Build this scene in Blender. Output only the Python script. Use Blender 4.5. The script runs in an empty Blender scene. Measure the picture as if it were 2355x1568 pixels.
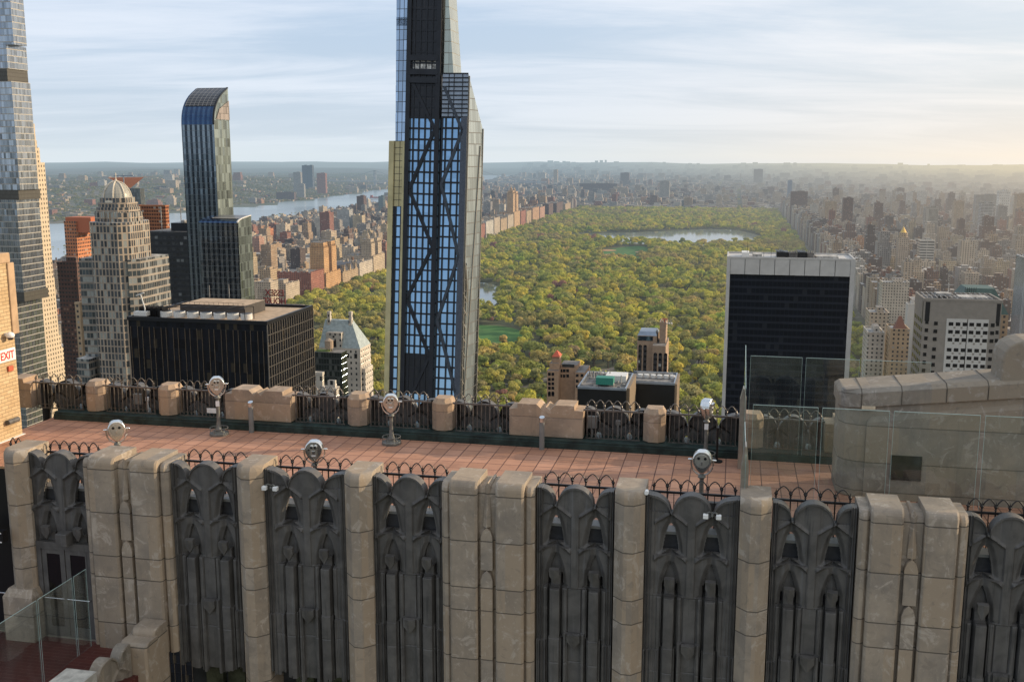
import bpy, bmesh, math, random
import numpy as np
from mathutils import Vector, Matrix
from mathutils.bvhtree import BVHTree

R = random.Random(11)
C = bpy.context.scene.collection
PI = math.pi
# ------------------------------------------------------------------ camera model: the street grid is the world grid (X = east, Y = north)
F, CX, CY, YAW, PIT, H = 2400., 1177.5, 784., math.radians(12.0), math.radians(10.05), 240.
def ray(u, v):
    x = (u-CX)/F; y = -(v-CY)/F
    hor = math.cos(PIT)+y*math.sin(PIT); z = -math.sin(PIT)+y*math.cos(PIT)
    return (-math.sin(YAW)*hor+math.cos(YAW)*x, math.cos(YAW)*hor+math.sin(YAW)*x, z)
def atY(u, v, Yp):
    X, Y, z = ray(u, v); t = Yp/Y; return Vector((X*t, Yp, H+z*t))
def atX(u, v, Xp):
    X, Y, z = ray(u, v); t = Xp/X; return Vector((Xp, Y*t, H+z*t))
def atZ(u, v, Zp=0):
    X, Y, z = ray(u, v); t = (Zp-H)/z; return Vector((X*t, Y*t, Zp))
def proj(X, Y, Z):
    Z = Z-H
    hor = -math.sin(YAW)*X+math.cos(YAW)*Y; r = math.cos(YAW)*X+math.sin(YAW)*Y
    d = hor*math.cos(PIT)-Z*math.sin(PIT); up = hor*math.sin(PIT)+Z*math.cos(PIT)
    if d <= 0.1: return (-9e9, -9e9, d)
    return (CX+F*r/d, CY-F*up/d, d)

# ------------------------------------------------------------------ mesh builder
class MB:
    def __init__(s): s.v = []; s.f = []; s.m = []; s.c = []
    def add(s, vs, fs, m=0, c=None):
        b = len(s.v); s.v += [tuple(p) for p in vs]
        for f in fs: s.f.append(tuple(b+i for i in f)); s.m.append(m); s.c.append(c or (1, 1, 1, 1))
        return s
    def box(s, x0, y0, z0, x1, y1, z1, m=0, c=None, top=None, tc=None):
        vs = [(x0,y0,z0),(x1,y0,z0),(x1,y1,z0),(x0,y1,z0),(x0,y0,z1),(x1,y0,z1),(x1,y1,z1),(x0,y1,z1)]
        s.add(vs, [(0,3,2,1),(0,1,5,4),(1,2,6,5),(2,3,7,6),(3,0,4,7)], m, c)
        b = len(s.v)-8
        s.f.append((b+4,b+5,b+6,b+7)); s.m.append(m if top is None else top); s.c.append(tc or c or (1,1,1,1))
        return s
    def hexa(s, q0, q1, m=0, c=None, top=None):     # bottom ring and top ring of points, same length
        n = len(q0); vs = list(q0)+list(q1)
        fs = [tuple(range(n-1,-1,-1))]+[(i,(i+1)%n,(i+1)%n+n,i+n) for i in range(n)]
        s.add(vs, fs, m, c); s.add(q1, [tuple(range(n))], m if top is None else top, c)
        return s
    def prism(s, pts, z0, z1, m=0, c=None, top=None):
        return s.hexa([(x,y,z0) for x,y in pts], [(x,y,z1) for x,y in pts], m, c, top)
    def cyl(s, x, y, z0, z1, r, n=16, m=0, r2=None, c=None, top=None):
        r2 = r if r2 is None else r2
        a = [2*PI*i/n for i in range(n)]
        return s.hexa([(x+r*math.cos(t),y+r*math.sin(t),z0) for t in a], [(x+r2*math.cos(t),y+r2*math.sin(t),z1) for t in a], m, c, top)
    def lathe(s, prof, x=0, y=0, n=20, m=0):
        vs = []; fs = []
        for (r, z) in prof:
            for i in range(n): vs.append((x+r*math.cos(2*PI*i/n), y+r*math.sin(2*PI*i/n), z))
        for k in range(len(prof)-1):
            for i in range(n): j = (i+1)%n; fs.append((k*n+i,k*n+j,(k+1)*n+j,(k+1)*n+i))
        fs.append(tuple(range(n-1,-1,-1))); fs.append(tuple(range((len(prof)-1)*n,len(prof)*n)))
        return s.add(vs, fs, m)
    def tube(s, pts, r, n=6, m=0, c=None):
        pts = [Vector(p) for p in pts]; vs = []; fs = []
        for i, p in enumerate(pts):
            d = (pts[min(i+1,len(pts)-1)]-pts[max(i-1,0)]).normalized()
            a = Vector((0,0,1)) if abs(d.z) < .95 else Vector((1,0,0))
            e1 = d.cross(a).normalized(); e2 = d.cross(e1)
            rr = r[i] if isinstance(r, (list, tuple)) else r
            for k in range(n):
                t = 2*PI*(k+.5)/n; vs.append(p+e1*rr*math.cos(t)+e2*rr*math.sin(t))
        for i in range(len(pts)-1):
            for k in range(n): j = (k+1)%n; fs.append((i*n+k,(i+1)*n+k,(i+1)*n+j,i*n+j))
        fs.append(tuple(range(n))); fs.append(tuple(range(len(pts)*n-1,(len(pts)-1)*n-1,-1)))
        return s.add(vs, fs, m, c)
    def bar(s, a, b, w, d, nrm, m=0):               # a rectangular bar from a to b, w wide, standing d proud along nrm
        a = Vector(a); b = Vector(b); nrm = Vector(nrm).normalized(); t = (b-a).normalized(); sd = t.cross(nrm).normalized()*(w/2)
        q0 = [a-sd, a+sd, a+sd+nrm*d, a-sd+nrm*d]; q1 = [b-sd, b+sd, b+sd+nrm*d, b-sd+nrm*d]
        return s.hexa(q0, q1, m)
    def build(s, name, mats, parent=None, origin=None, smooth=False, bevel=0, seg=2, mesh_only=False):
        o = Vector(origin) if origin is not None else (parent.matrix_parent_loc if False else None)
        if o is None: o = world_loc(parent) if parent else Vector((0,0,0))
        me = bpy.data.meshes.new(name)
        me.from_pydata([(p[0]-o.x,p[1]-o.y,p[2]-o.z) for p in s.v], [], s.f)
        if not isinstance(mats, (list, tuple)): mats = [mats]
        for mm in mats: me.materials.append(mm)
        if len(mats) > 1: me.polygons.foreach_set('material_index', s.m)
        if any(c != (1,1,1,1) for c in s.c[:50]):
            at = me.attributes.new('col', 'FLOAT_COLOR', 'FACE'); at.data.foreach_set('color', [x for c in s.c for x in c])
        if smooth: me.polygons.foreach_set('use_smooth', [True]*len(s.f))
        bm = bmesh.new(); bm.from_mesh(me); bmesh.ops.recalc_face_normals(bm, faces=bm.faces); bm.to_mesh(me); bm.free()
        me.update()
        if mesh_only: return me
        ob = bpy.data.objects.new(name, me); C.objects.link(ob)
        if parent: ob.parent = parent
        elif origin is not None: ob.location = o
        if bevel:
            b = ob.modifiers.new('soft_edge', 'BEVEL'); b.width = bevel; b.segments = seg; b.limit_method = 'ANGLE'; b.angle_limit = math.radians(40)
        return ob
LOC = {}
def world_loc(o):
    p = Vector((0,0,0))
    while o is not None: p += Vector(o.location); o = o.parent
    return p
def thing(name, label, cat, loc=(0,0,0), group=None, rz=0):
    o = bpy.data.objects.new(name, None); C.objects.link(o); o.empty_display_size = .1
    o.location = loc; o.rotation_euler = (0,0,rz); o['label'] = label; o['category'] = cat
    if group: o['group'] = group
    return o
def tag(o, label, cat, group=None, kind=None):
    o['label'] = label; o['category'] = cat
    if group: o['group'] = group
    if kind: o['kind'] = kind
    return o
def struct(o, kind='structure'): o['kind'] = kind; return o
def child(mesh, name, parent, loc=(0,0,0), rz=0):
    o = bpy.data.objects.new(name, mesh); C.objects.link(o); o.parent = parent; o.location = loc; o.rotation_euler = (0,0,rz); return o
def copy_tree(o, loc, rz=0, label=None, parent=None, group=None):
    c = o.copy(); C.objects.link(c)
    if parent is not None: c.parent = parent
    else:
        c.location = loc; c.rotation_euler = (0,0,rz)
        if label: c['label'] = label
        if group: c['group'] = group
    for ch in list(o.children): copy_tree(ch, None, parent=c)
    return c

# ------------------------------------------------------------------ light, sky, camera
SUN_AZ, SUN_EL = math.radians(64), math.radians(17)          # azimuth from grid north towards grid east
sdir = Vector((math.sin(SUN_AZ)*math.cos(SUN_EL), math.cos(SUN_AZ)*math.cos(SUN_EL), math.sin(SUN_EL)))
sc = bpy.context.scene
cam = bpy.data.cameras.new('camera'); co = bpy.data.objects.new('camera', cam); C.objects.link(co); sc.camera = co
cam.sensor_width = 36; cam.lens = F/2355*36; cam.clip_start = .2; cam.clip_end = 150000
co.location = (0,0,H); co.rotation_euler = (PI/2-PIT, 0, YAW)
sl = bpy.data.lights.new('sun', 'SUN'); sl.energy = 5.0; sl.angle = math.radians(.5); sl.color = (1,.79,.54)
so = bpy.data.objects.new('sun', sl); C.objects.link(so); so.rotation_euler = sdir.to_track_quat('Z','Y').to_euler()
sc.view_settings.view_transform = 'Standard'; sc.view_settings.look = 'None'; sc.view_settings.exposure = 0
sc.cycles.use_denoising = True; sc.cycles.max_bounces = 7; sc.cycles.transparent_max_bounces = 12; sc.cycles.caustics_reflective = False
sc.cycles.caustics_refractive = False; sc.cycles.sample_clamp_indirect = 4

class NT:                                                     # small node helper
    def __init__(s, nt): s.t = nt; s.n = nt.nodes; s.l = nt.links
    def new(s, ty, **kw):
        n = s.n.new(ty)
        for k, v in kw.items():
            if k.startswith('i_'):
                key = k[2:]; key = int(key) if key.isdigit() else key
                s.set(n.inputs[key], v)
            else: setattr(n, k, v)
        return n
    def set(s, inp, v):
        if isinstance(v, bpy.types.NodeSocket): s.l.new(v, inp)
        elif v is not None:
            if isinstance(v, (tuple, list)) and len(v) == 3 and inp.type == 'RGBA': v = (*v, 1)
            inp.default_value = v
    def math(s, op, a, b=None, c=None, clamp=False):
        n = s.n.new('ShaderNodeMath'); n.operation = op; n.use_clamp = clamp
        for i, v in enumerate((a, b, c)):
            if v is not None: s.set(n.inputs[i], v)
        return n.outputs[0]
    def vmath(s, op, a, b=None, out=0):
        n = s.n.new('ShaderNodeVectorMath'); n.operation = op
        s.set(n.inputs[0], a)
        if b is not None: s.set(n.inputs[1], b)
        return n.outputs[out]
    def mix(s, f, a, b, bt='MIX'):
        n = s.n.new('ShaderNodeMix'); n.data_type = 'RGBA'; n.blend_type = bt
        s.set(n.inputs[0], f); s.set(n.inputs[6], a); s.set(n.inputs[7], b); return n.outputs[2]
    def ramp(s, f, stops, interp='LINEAR'):
        n = s.n.new('ShaderNodeValToRGB'); n.color_ramp.interpolation = interp; e = n.color_ramp.elements
        while len(e) < len(stops): e.new(.5)
        for k, (p, c) in enumerate(stops): e[k].position = p; e[k].color = (*c, 1) if len(c) == 3 else c
        s.set(n.inputs[0], f); return n.outputs[0]
    def noise(s, vec, scale, detail=3, rough=.5, out=0, dist=0):
        n = s.n.new('ShaderNodeTexNoise'); n.inputs['Scale'].default_value = scale; n.inputs['Detail'].default_value = detail
        n.inputs['Roughness'].default_value = rough; n.inputs['Distortion'].default_value = dist
        if vec is not None: s.l.new(vec, n.inputs['Vector'])
        return n.outputs[out]
    def sep(s, v): n = s.n.new('ShaderNodeSeparateXYZ'); s.set(n.inputs[0], v); return n.outputs
    def comb(s, x=0, y=0, z=0):
        n = s.n.new('ShaderNodeCombineXYZ')
        for i, v in enumerate((x,y,z)): s.set(n.inputs[i], v)
        return n.outputs[0]
    def sm(s, v, a, b):                                        # smoothstep a..b
        n = s.n.new('ShaderNodeMapRange'); n.interpolation_type = 'SMOOTHSTEP'
        s.set(n.inputs[0], v); n.inputs[1].default_value = a; n.inputs[2].default_value = b; return n.outputs[0]

w = bpy.data.worlds.new('World'); sc.world = w; w.use_nodes = True
wt = NT(w.node_tree); wt.n.clear()
sky = wt.new('ShaderNodeTexSky'); sky.sky_type = 'NISHITA'; sky.sun_disc = False
sky.sun_elevation = SUN_EL; sky.sun_rotation = SUN_AZ; sky.altitude = 200; sky.air_density = 1.0; sky.dust_density = 2.0; sky.ozone_density = 1.2
tc = wt.new('ShaderNodeTexCoord').outputs['Generated']
sx, sy, sz = wt.sep(tc)
den = wt.math('ADD', wt.math('MAXIMUM', sz, 0.0), .13)
px = wt.math('DIVIDE', sx, den); py = wt.math('DIVIDE', sy, den)
# long streaks of cirrus running roughly across the view
pa = wt.comb(wt.math('ADD', wt.math('MULTIPLY', px, .42), wt.math('MULTIPLY', py, .10)), wt.math('ADD', wt.math('MULTIPLY', px, -.25), wt.math('MULTIPLY', py, 1.15)), 0)
n1 = wt.noise(pa, 1.15, 7, .60, dist=.6); n2 = wt.noise(pa, .42, 3, .5)
cl = wt.sm(wt.math('ADD', wt.math('MULTIPLY', n1, .72), wt.math('MULTIPLY', n2, .5)), .48, .74)
az = wt.math('ARCTAN2', sx, sy)
warm = wt.sm(az, -.35, .55)
hz = wt.math('POWER', wt.math('SUBTRACT', 1, wt.math('MINIMUM', wt.math('ABSOLUTE', sz), 1)), 14)
clcol = wt.mix(warm, (5.7, 6.15, 6.9), (7.2, 6.95, 6.7))
base = wt.mix(wt.math('MULTIPLY', cl, .82), wt.mix(.80, sky.outputs[0], wt.mix(warm, (3.75, 4.7, 6.1), (5.2, 5.6, 6.1))), clcol)
hcol = wt.mix(warm, (5.0, 5.55, 5.85), (7.6, 6.3, 4.75))
hf = wt.math('MULTIPLY', wt.math('POWER', wt.math('SUBTRACT', 1, wt.math('MINIMUM', wt.math('ABSOLUTE', sz), 1)), 22), .93)
col = wt.mix(hf, base, hcol)
bg = wt.new('ShaderNodeBackground', i_Strength=.147); wt.set(bg.inputs[0], col)
wo = wt.new('ShaderNodeOutputWorld'); wt.l.new(bg.outputs[0], wo.inputs[0])

# ------------------------------------------------------------------ materials
# painted haze: emission mixed into far materials by terrace distance, warmer towards the sun
hzg = bpy.data.node_groups.new('painted_haze', 'ShaderNodeTree')
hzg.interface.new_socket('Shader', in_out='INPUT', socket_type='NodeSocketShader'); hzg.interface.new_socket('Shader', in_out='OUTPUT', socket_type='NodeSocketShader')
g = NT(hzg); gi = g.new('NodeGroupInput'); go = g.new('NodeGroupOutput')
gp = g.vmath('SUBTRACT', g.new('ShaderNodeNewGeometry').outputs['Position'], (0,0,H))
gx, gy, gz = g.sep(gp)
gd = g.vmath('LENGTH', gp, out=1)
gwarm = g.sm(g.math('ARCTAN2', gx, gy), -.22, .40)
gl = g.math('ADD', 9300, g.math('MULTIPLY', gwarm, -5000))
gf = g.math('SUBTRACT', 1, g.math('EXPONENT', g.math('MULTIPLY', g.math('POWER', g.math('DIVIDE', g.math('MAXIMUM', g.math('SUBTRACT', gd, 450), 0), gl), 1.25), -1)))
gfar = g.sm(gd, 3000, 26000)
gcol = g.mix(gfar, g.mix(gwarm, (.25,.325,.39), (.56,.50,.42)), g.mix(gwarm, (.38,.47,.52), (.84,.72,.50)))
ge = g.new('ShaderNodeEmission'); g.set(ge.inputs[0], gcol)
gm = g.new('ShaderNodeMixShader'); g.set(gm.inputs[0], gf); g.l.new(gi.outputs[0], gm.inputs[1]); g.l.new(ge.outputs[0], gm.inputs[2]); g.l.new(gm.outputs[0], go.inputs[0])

def newmat(name):
    m = bpy.data.materials.new(name); m.use_nodes = True; t = NT(m.node_tree); t.n.clear(); return m, t
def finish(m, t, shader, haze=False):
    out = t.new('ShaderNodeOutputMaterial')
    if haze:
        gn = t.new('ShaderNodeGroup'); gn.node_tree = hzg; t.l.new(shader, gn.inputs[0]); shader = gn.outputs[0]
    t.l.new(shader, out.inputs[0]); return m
def bsdf(t, col, rough=.8, metal=0, spec=.4, bump=None, bstr=.2, bdist=.02, **kw):
    b = t.new('ShaderNodeBsdfPrincipled'); t.set(b.inputs['Base Color'], col); t.set(b.inputs['Roughness'], rough); t.set(b.inputs['Metallic'], metal)
    t.set(b.inputs['Specular IOR Level'], spec)
    if bump is not None:
        bn = t.new('ShaderNodeBump'); bn.inputs['Strength'].default_value = bstr; bn.inputs['Distance'].default_value = bdist
        t.l.new(bump, bn.inputs['Height']); t.l.new(bn.outputs[0], b.inputs['Normal'])
    for k, v in kw.items(): t.set(b.inputs[k], v)
    return b.outputs[0]
def simple(name, col, rough=.7, metal=0, haze=False, var=.25, scale=3., spec=.4, bstr=.15, bdist=.01):
    m, t = newmat(name); P = t.new('ShaderNodeNewGeometry').outputs['Position']
    n = t.noise(P, scale, 4, .6)
    c = t.mix(t.sm(n, .3, .7), tuple(x*(1-var) for x in col), tuple(min(1, x*(1+var)) for x in col))
    return finish(m, t, bsdf(t, c, rough, metal, spec, bump=n, bstr=bstr, bdist=bdist), haze)
def box_mask(t, x, lo, hi): return t.math('MULTIPLY', t.math('GREATER_THAN', x, lo), t.math('LESS_THAN', x, hi))
def stone(name, base, joints, zoff=0., vx=None, dark=.75, haze=False):
    """coursed stone: joints at the given heights, every course and block a slightly different tone, weather stains"""
    m, t = newmat(name); P = t.new('ShaderNodeNewGeometry').outputs['Position']; x, y, z = t.sep(P)
    lvl = None; jm = None
    for j in joints:
        d = t.math('LESS_THAN', t.math('ABSOLUTE', t.math('SUBTRACT', z, j)), .014)
        jm = d if jm is None else t.math('MAXIMUM', jm, d)
        s = t.math('GREATER_THAN', z, j); lvl = s if lvl is None else t.math('ADD', lvl, s)
    cell = t.comb(t.math('FLOOR', t.math('MULTIPLY', x, 1.35)), t.math('FLOOR', t.math('MULTIPLY', y, .8)), lvl if lvl is not None else 0)
    wn = t.new('ShaderNodeTexWhiteNoise'); t.l.new(cell, wn.inputs['Vector'])
    n1 = t.noise(P, 1.1, 6, .62, dist=.4); n2 = t.noise(P, 9, 5, .65); st = t.comb(t.math('MULTIPLY', x, 7), t.math('MULTIPLY', y, 7), t.math('MULTIPLY', z, .8))
    n3 = t.noise(st, 1.0, 5, .6)
    b = base
    c = t.mix(t.sm(n1, .32, .68), tuple(v*.74 for v in b), (b[0]*1.13, b[1]*1.08, b[2]*1.0))
    c = t.mix(t.math('MULTIPLY', wn.outputs[0], .8), c, (b[0]*.78, b[1]*.70, b[2]*.60)); c = t.mix(t.math('MULTIPLY', t.math('GREATER_THAN', wn.outputs[0], .66), .5), c, (b[0]*1.22, b[1]*1.10, b[2]*.94))
    c = t.mix(t.math('MULTIPLY', t.sm(n3, .52, .75), .35), c, (b[0]*.55, b[1]*.56, b[2]*.56))
    n4 = t.noise(P, 2.3, 6, .7, dist=1.2); c = t.mix(t.math('MULTIPLY', t.sm(n4, .54, .64), .6), c, (b[0]*1.42, b[1]*1.42, b[2]*1.42)); c = t.mix(t.math('MULTIPLY', t.sm(n4, .44, .34), .5), c, (b[0]*.62, b[1]*.60, b[2]*.58)); c = t.mix(t.math('MULTIPLY', t.sm(n2, .58, .72), .30), c, (b[0]*1.45, b[1]*1.45, b[2]*1.42))
    if jm is not None: c = t.mix(t.math('MULTIPLY', jm, dark), c, (.05,.045,.04))
    hgt = t.math('ADD', t.math('MULTIPLY', n2, .5), t.math('MULTIPLY', n1, .3))
    if jm is not None: hgt = t.math('SUBTRACT', hgt, t.math('MULTIPLY', jm, .9))
    return finish(m, t, bsdf(t, c, .88, 0, .25, bump=hgt, bstr=.6, bdist=.016), haze)
def facade(name, wall, win, sx=3., sz=3.2, wx=(.25,.75), wz=(.25,.78), rough=.8, wrough=.15, wmetal=0, ox=0, oy=0, oz=0, vary=.6, haze=True, bright=(.35,.36,.34), pb=.12, wallvar=.2, line=None, spec=.5):
    """a wall with a grid of windows measured in metres along the wall; single windows differ (blinds, lights, sky)"""
    m, t = newmat(name); G = t.new('ShaderNodeNewGeometry'); x, y, z = t.sep(G.outputs['Position']); nx, ny, nz = t.sep(G.outputs['True Normal'])
    ax = t.math('ABSOLUTE', nx); side = t.math('GREATER_THAN', ax, .708)
    h = t.math('ADD', t.math('MULTIPLY', t.math('SUBTRACT', x, ox), t.math('SUBTRACT', 1, side)), t.math('MULTIPLY', t.math('SUBTRACT', y, oy), side))
    hs = t.math('DIVIDE', h, sx); vs = t.math('DIVIDE', t.math('SUBTRACT', z, oz), sz)
    fx = t.math('FRACT', hs); fz = t.math('FRACT', vs)
    mk = t.math('MULTIPLY', box_mask(t, fx, *wx), box_mask(t, fz, *wz))
    mk = t.math('MULTIPLY', mk, t.math('LESS_THAN', t.math('ABSOLUTE', nz), .4))
    cell = t.comb(t.math('FLOOR', hs), t.math('FLOOR', vs), side)
    wn = t.new('ShaderNodeTexWhiteNoise'); t.l.new(cell, wn.inputs['Vector'])
    r = wn.outputs[0]
    wc = t.mix(t.math('MULTIPLY', r, vary), win, tuple(c*.25 for c in win))
    wc = t.mix(t.math('GREATER_THAN', r, 1-pb), wc, bright)
    n = t.noise(G.outputs['Position'], .08, 5, .6); n2 = t.noise(G.outputs['Position'], 1.4, 3, .6)
    wl = t.mix(t.sm(n, .3, .7), tuple(c*(1-wallvar) for c in wall), tuple(c*(1+wallvar*.6) for c in wall))
    wl = t.mix(t.math('MULTIPLY', t.sm(n2, .35, .75), .25), wl, tuple(c*.6 for c in wall))
    if line: wl = t.mix(t.math('GREATER_THAN', fz, 1-line[0]), wl, line[1])
    c = t.mix(mk, wl, wc); ro = t.math('ADD', t.math('MULTIPLY', mk, wrough-rough), rough)
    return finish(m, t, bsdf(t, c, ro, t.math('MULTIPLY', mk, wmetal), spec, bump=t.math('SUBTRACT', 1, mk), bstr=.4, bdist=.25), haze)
def glass_wall(name, col, metal=.9, rough=.06, sx=1.5, sz=3.8, mull=(.03,.03,.035), mw=.05, mh=.09, vary=.5, haze=True, ox=0, oy=0, oz=0, stripes=None, wobble=.02, refl_var=True):
    """mirror-like curtain wall: panes with slightly different tint and tilt between thin mullions and spandrel bands"""
    m, t = newmat(name); G = t.new('ShaderNodeNewGeometry'); x, y, z = t.sep(G.outputs['Position']); nx, ny, nz = t.sep(G.outputs['True Normal'])
    side = t.math('GREATER_THAN', t.math('ABSOLUTE', nx), .708)
    h = t.math('ADD', t.math('MULTIPLY', t.math('SUBTRACT', x, ox), t.math('SUBTRACT', 1, side)), t.math('MULTIPLY', t.math('SUBTRACT', y, oy), side))
    hs = t.math('DIVIDE', h, sx); vs = t.math('DIVIDE', t.math('SUBTRACT', z, oz), sz); fx = t.math('FRACT', hs); fz = t.math('FRACT', vs)
    mm = t.math('MAXIMUM', t.math('LESS_THAN', fx, mw), t.math('LESS_THAN', fz, mh))
    cell = t.comb(t.math('FLOOR', hs), t.math('FLOOR', vs), side); wn = t.new('ShaderNodeTexWhiteNoise'); t.l.new(cell, wn.inputs['Vector'])
    r = wn.outputs[0]; c = t.mix(t.math('MULTIPLY', r, vary), col, tuple(v*.35 for v in col))
    if stripes:
        st = t.math('GREATER_THAN', t.math('FRACT', t.math('DIVIDE', h, stripes[0])), stripes[1]); c = t.mix(st, c, stripes[2])
    c = t.mix(mm, c, mull)
    jit = t.vmath('MULTIPLY', t.vmath('SUBTRACT', wn.outputs[1], (.5,.5,.5)), (wobble, wobble, wobble))
    nn = t.vmath('NORMALIZE', t.vmath('ADD', G.outputs['Normal'], jit))
    b = t.new('ShaderNodeBsdfPrincipled'); t.set(b.inputs['Base Color'], c)
    t.set(b.inputs['Roughness'], t.math('ADD', rough, t.math('MULTIPLY', mm, .45))); t.set(b.inputs['Metallic'], t.math('MULTIPLY', metal, t.math('SUBTRACT', 1, mm)))
    t.l.new(nn, b.inputs['Normal'])
    return finish(m, t, b.outputs[0], haze)
def clear_glass(name, tint=(.945,.97,.96), refl=.10):
    m, t = newmat(name); lw = t.new('ShaderNodeLayerWeight', i_Blend=.35)
    tr = t.new('ShaderNodeBsdfTransparent'); t.set(tr.inputs[0], tint); gl = t.new('ShaderNodeBsdfGlossy'); gl.inputs['Roughness'].default_value = .02; t.set(gl.inputs[0], (.9,.95,.95))
    P = t.new('ShaderNodeNewGeometry').outputs['Position']; di = t.new('ShaderNodeBsdfDiffuse'); t.set(di.inputs[0], (.55,.62,.6))
    dirt = t.math('MULTIPLY', t.sm(t.noise(P, 1.6, 5, .6), .35, .8), .035)
    m1 = t.new('ShaderNodeMixShader'); t.set(m1.inputs[0], t.math('ADD', t.math('MULTIPLY', lw.outputs['Fresnel'], .35), refl)); t.l.new(tr.outputs[0], m1.inputs[1]); t.l.new(gl.outputs[0], m1.inputs[2])
    m2 = t.new('ShaderNodeMixShader'); t.set(m2.inputs[0], dirt); t.l.new(m1.outputs[0], m2.inputs[1]); t.l.new(di.outputs[0], m2.inputs[2])
    return finish(m, t, m2.outputs[0])
# ================================================================== THE TERRACE
FL = 230.95; YF = 23.6; TOP = 232.2
m_stone = stone('weathered_limestone', (.325,.282,.235), [226.3,227.6,228.9,229.5,230.7,231.88])
m_stone_far = stone('sandstone_parapet', (.37,.29,.225), [231.86], dark=.35)
m_stone_wall = stone('grey_limestone', (.26,.238,.208), [231.15,231.95,232.95], dark=.6)
m_cast = simple('cast_metal_grey', (.078,.079,.083), .55, 0, var=.22, scale=1.6, spec=.45, bstr=.2, bdist=.01)
m_cast, t = newmat('cast_metal_grey'); P = t.new('ShaderNodeNewGeometry').outputs['Position']; x, y, z = t.sep(P)
n1 = t.noise(t.comb(t.math('MULTIPLY', x, 9), t.math('MULTIPLY', y, 9), t.math('MULTIPLY', z, .55)), 1, 6, .65); n2 = t.noise(P, 2.2, 6, .65, dist=.6); n3 = t.noise(P, 22, 4, .6)
c = t.mix(t.sm(n2, .3, .7), (.064,.061,.058), (.110,.104,.097)); c = t.mix(t.math('MULTIPLY', t.sm(n1, .56, .72), .55), c, (.15,.152,.158)); c = t.mix(t.math('MULTIPLY', t.sm(n1, .44, .30), .6), c, (.020,.021,.023)); c = t.mix(t.math('MULTIPLY', t.sm(n3, .6, .75), .3), c, (.14,.135,.125))
finish(m_cast, t, bsdf(t, c, t.math('ADD', .42, t.math('MULTIPLY', n2, .3)), 0, .5, bump=n3, bstr=.12, bdist=.006))
m_iron = simple('black_iron', (.022,.020,.020), .45, .2, var=.3, scale=6)
m_ironl = simple('sunlit_iron_tone', (.13,.115,.10), .4, .3, var=.3, scale=6)  # paler iron: sunlight on the far rails is put into the colour
m_chrome = simple('chrome', (.72,.72,.70), .24, 1, var=.08, scale=10, bstr=.03)
m_greymetal = simple('grey_cast_iron', (.17,.17,.155), .5, .3, var=.2, scale=6)
m_face = simple('satin_steel_plate', (.50,.49,.44), .35, .85, var=.12, scale=8)
m_black = simple('black', (.006,.006,.007), .35, 0, var=.1)
m_white = simple('white_paint', (.75,.75,.73), .4, 0, var=.06)
m_boxgrey = simple('grey_enclosure', (.20,.20,.19), .5, .1, var=.1)
m_copper = simple('dark_green_flashing', (.022,.040,.036), .5, .2, var=.5, scale=2.5)
m_glass = clear_glass('clear_glass', refl=.03)
m_glassedge = simple('green_glass_edge', (.10,.30,.26), .15, 0, var=.1)
m_steelpost = simple('brushed_steel', (.36,.33,.28), .35, .6, var=.15)
m_red = simple('red_paint', (.62,.03,.02), .4, var=.05)

def tile_mat(name, c1, c2, sx, sy, mortar, ms=.022, rough=.55, offset=0.):
    m, t = newmat(name); P = t.new('ShaderNodeNewGeometry').outputs['Position']
    b = t.new('ShaderNodeTexBrick', offset=offset, squash=1.0); t.l.new(P, b.inputs['Vector']); b.inputs['Scale'].default_value = 1
    b.inputs['Brick Width'].default_value = sx; b.inputs['Row Height'].default_value = sy; b.inputs['Mortar Size'].default_value = ms*.5
    b.inputs['Mortar Smooth'].default_value = .05; b.inputs['Bias'].default_value = 0
    t.set(b.inputs['Color1'], c1); t.set(b.inputs['Color2'], c2); t.set(b.inputs['Mortar'], mortar)
    n = t.noise(P, .55, 6, .65, dist=.5); n2 = t.noise(P, 14, 4, .6)
    c = t.mix(t.math('MULTIPLY', t.sm(n, .35, .75), .7), b.outputs[0], (c1[0]*.62,c1[1]*.62,c1[2]*.66)); c = t.mix(t.math('MULTIPLY', t.sm(n2, .5, .8), .35), c, (c1[0]*1.35,c1[1]*1.5,c1[2]*1.6))
    h = t.math('SUBTRACT', t.math('MULTIPLY', n2, .2), b.outputs[1])
    return finish(m, t, bsdf(t, c, t.math('ADD', rough, t.math('MULTIPLY', n, .25)), 0, .4, bump=h, bstr=.2, bdist=.006))
m_tile = tile_mat('terracotta_paving', (.40,.20,.12), (.51,.27,.175), .5, .61, (.07,.03,.022), ms=.03)
m_dtile = tile_mat('dark_red_quarry_tile', (.085,.022,.018), (.11,.030,.024), .61, .16, (.16,.09,.075), ms=.014, rough=.35, offset=.5)

# floors
struct(MB().box(-23.2,24.75,FL-.4,9,31.6,FL).build('terrace_paving', m_tile))
struct(MB().box(-24,12,226.4,-14.6,23.9,226.85).build('lower_terrace_floor', m_dtile))

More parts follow.
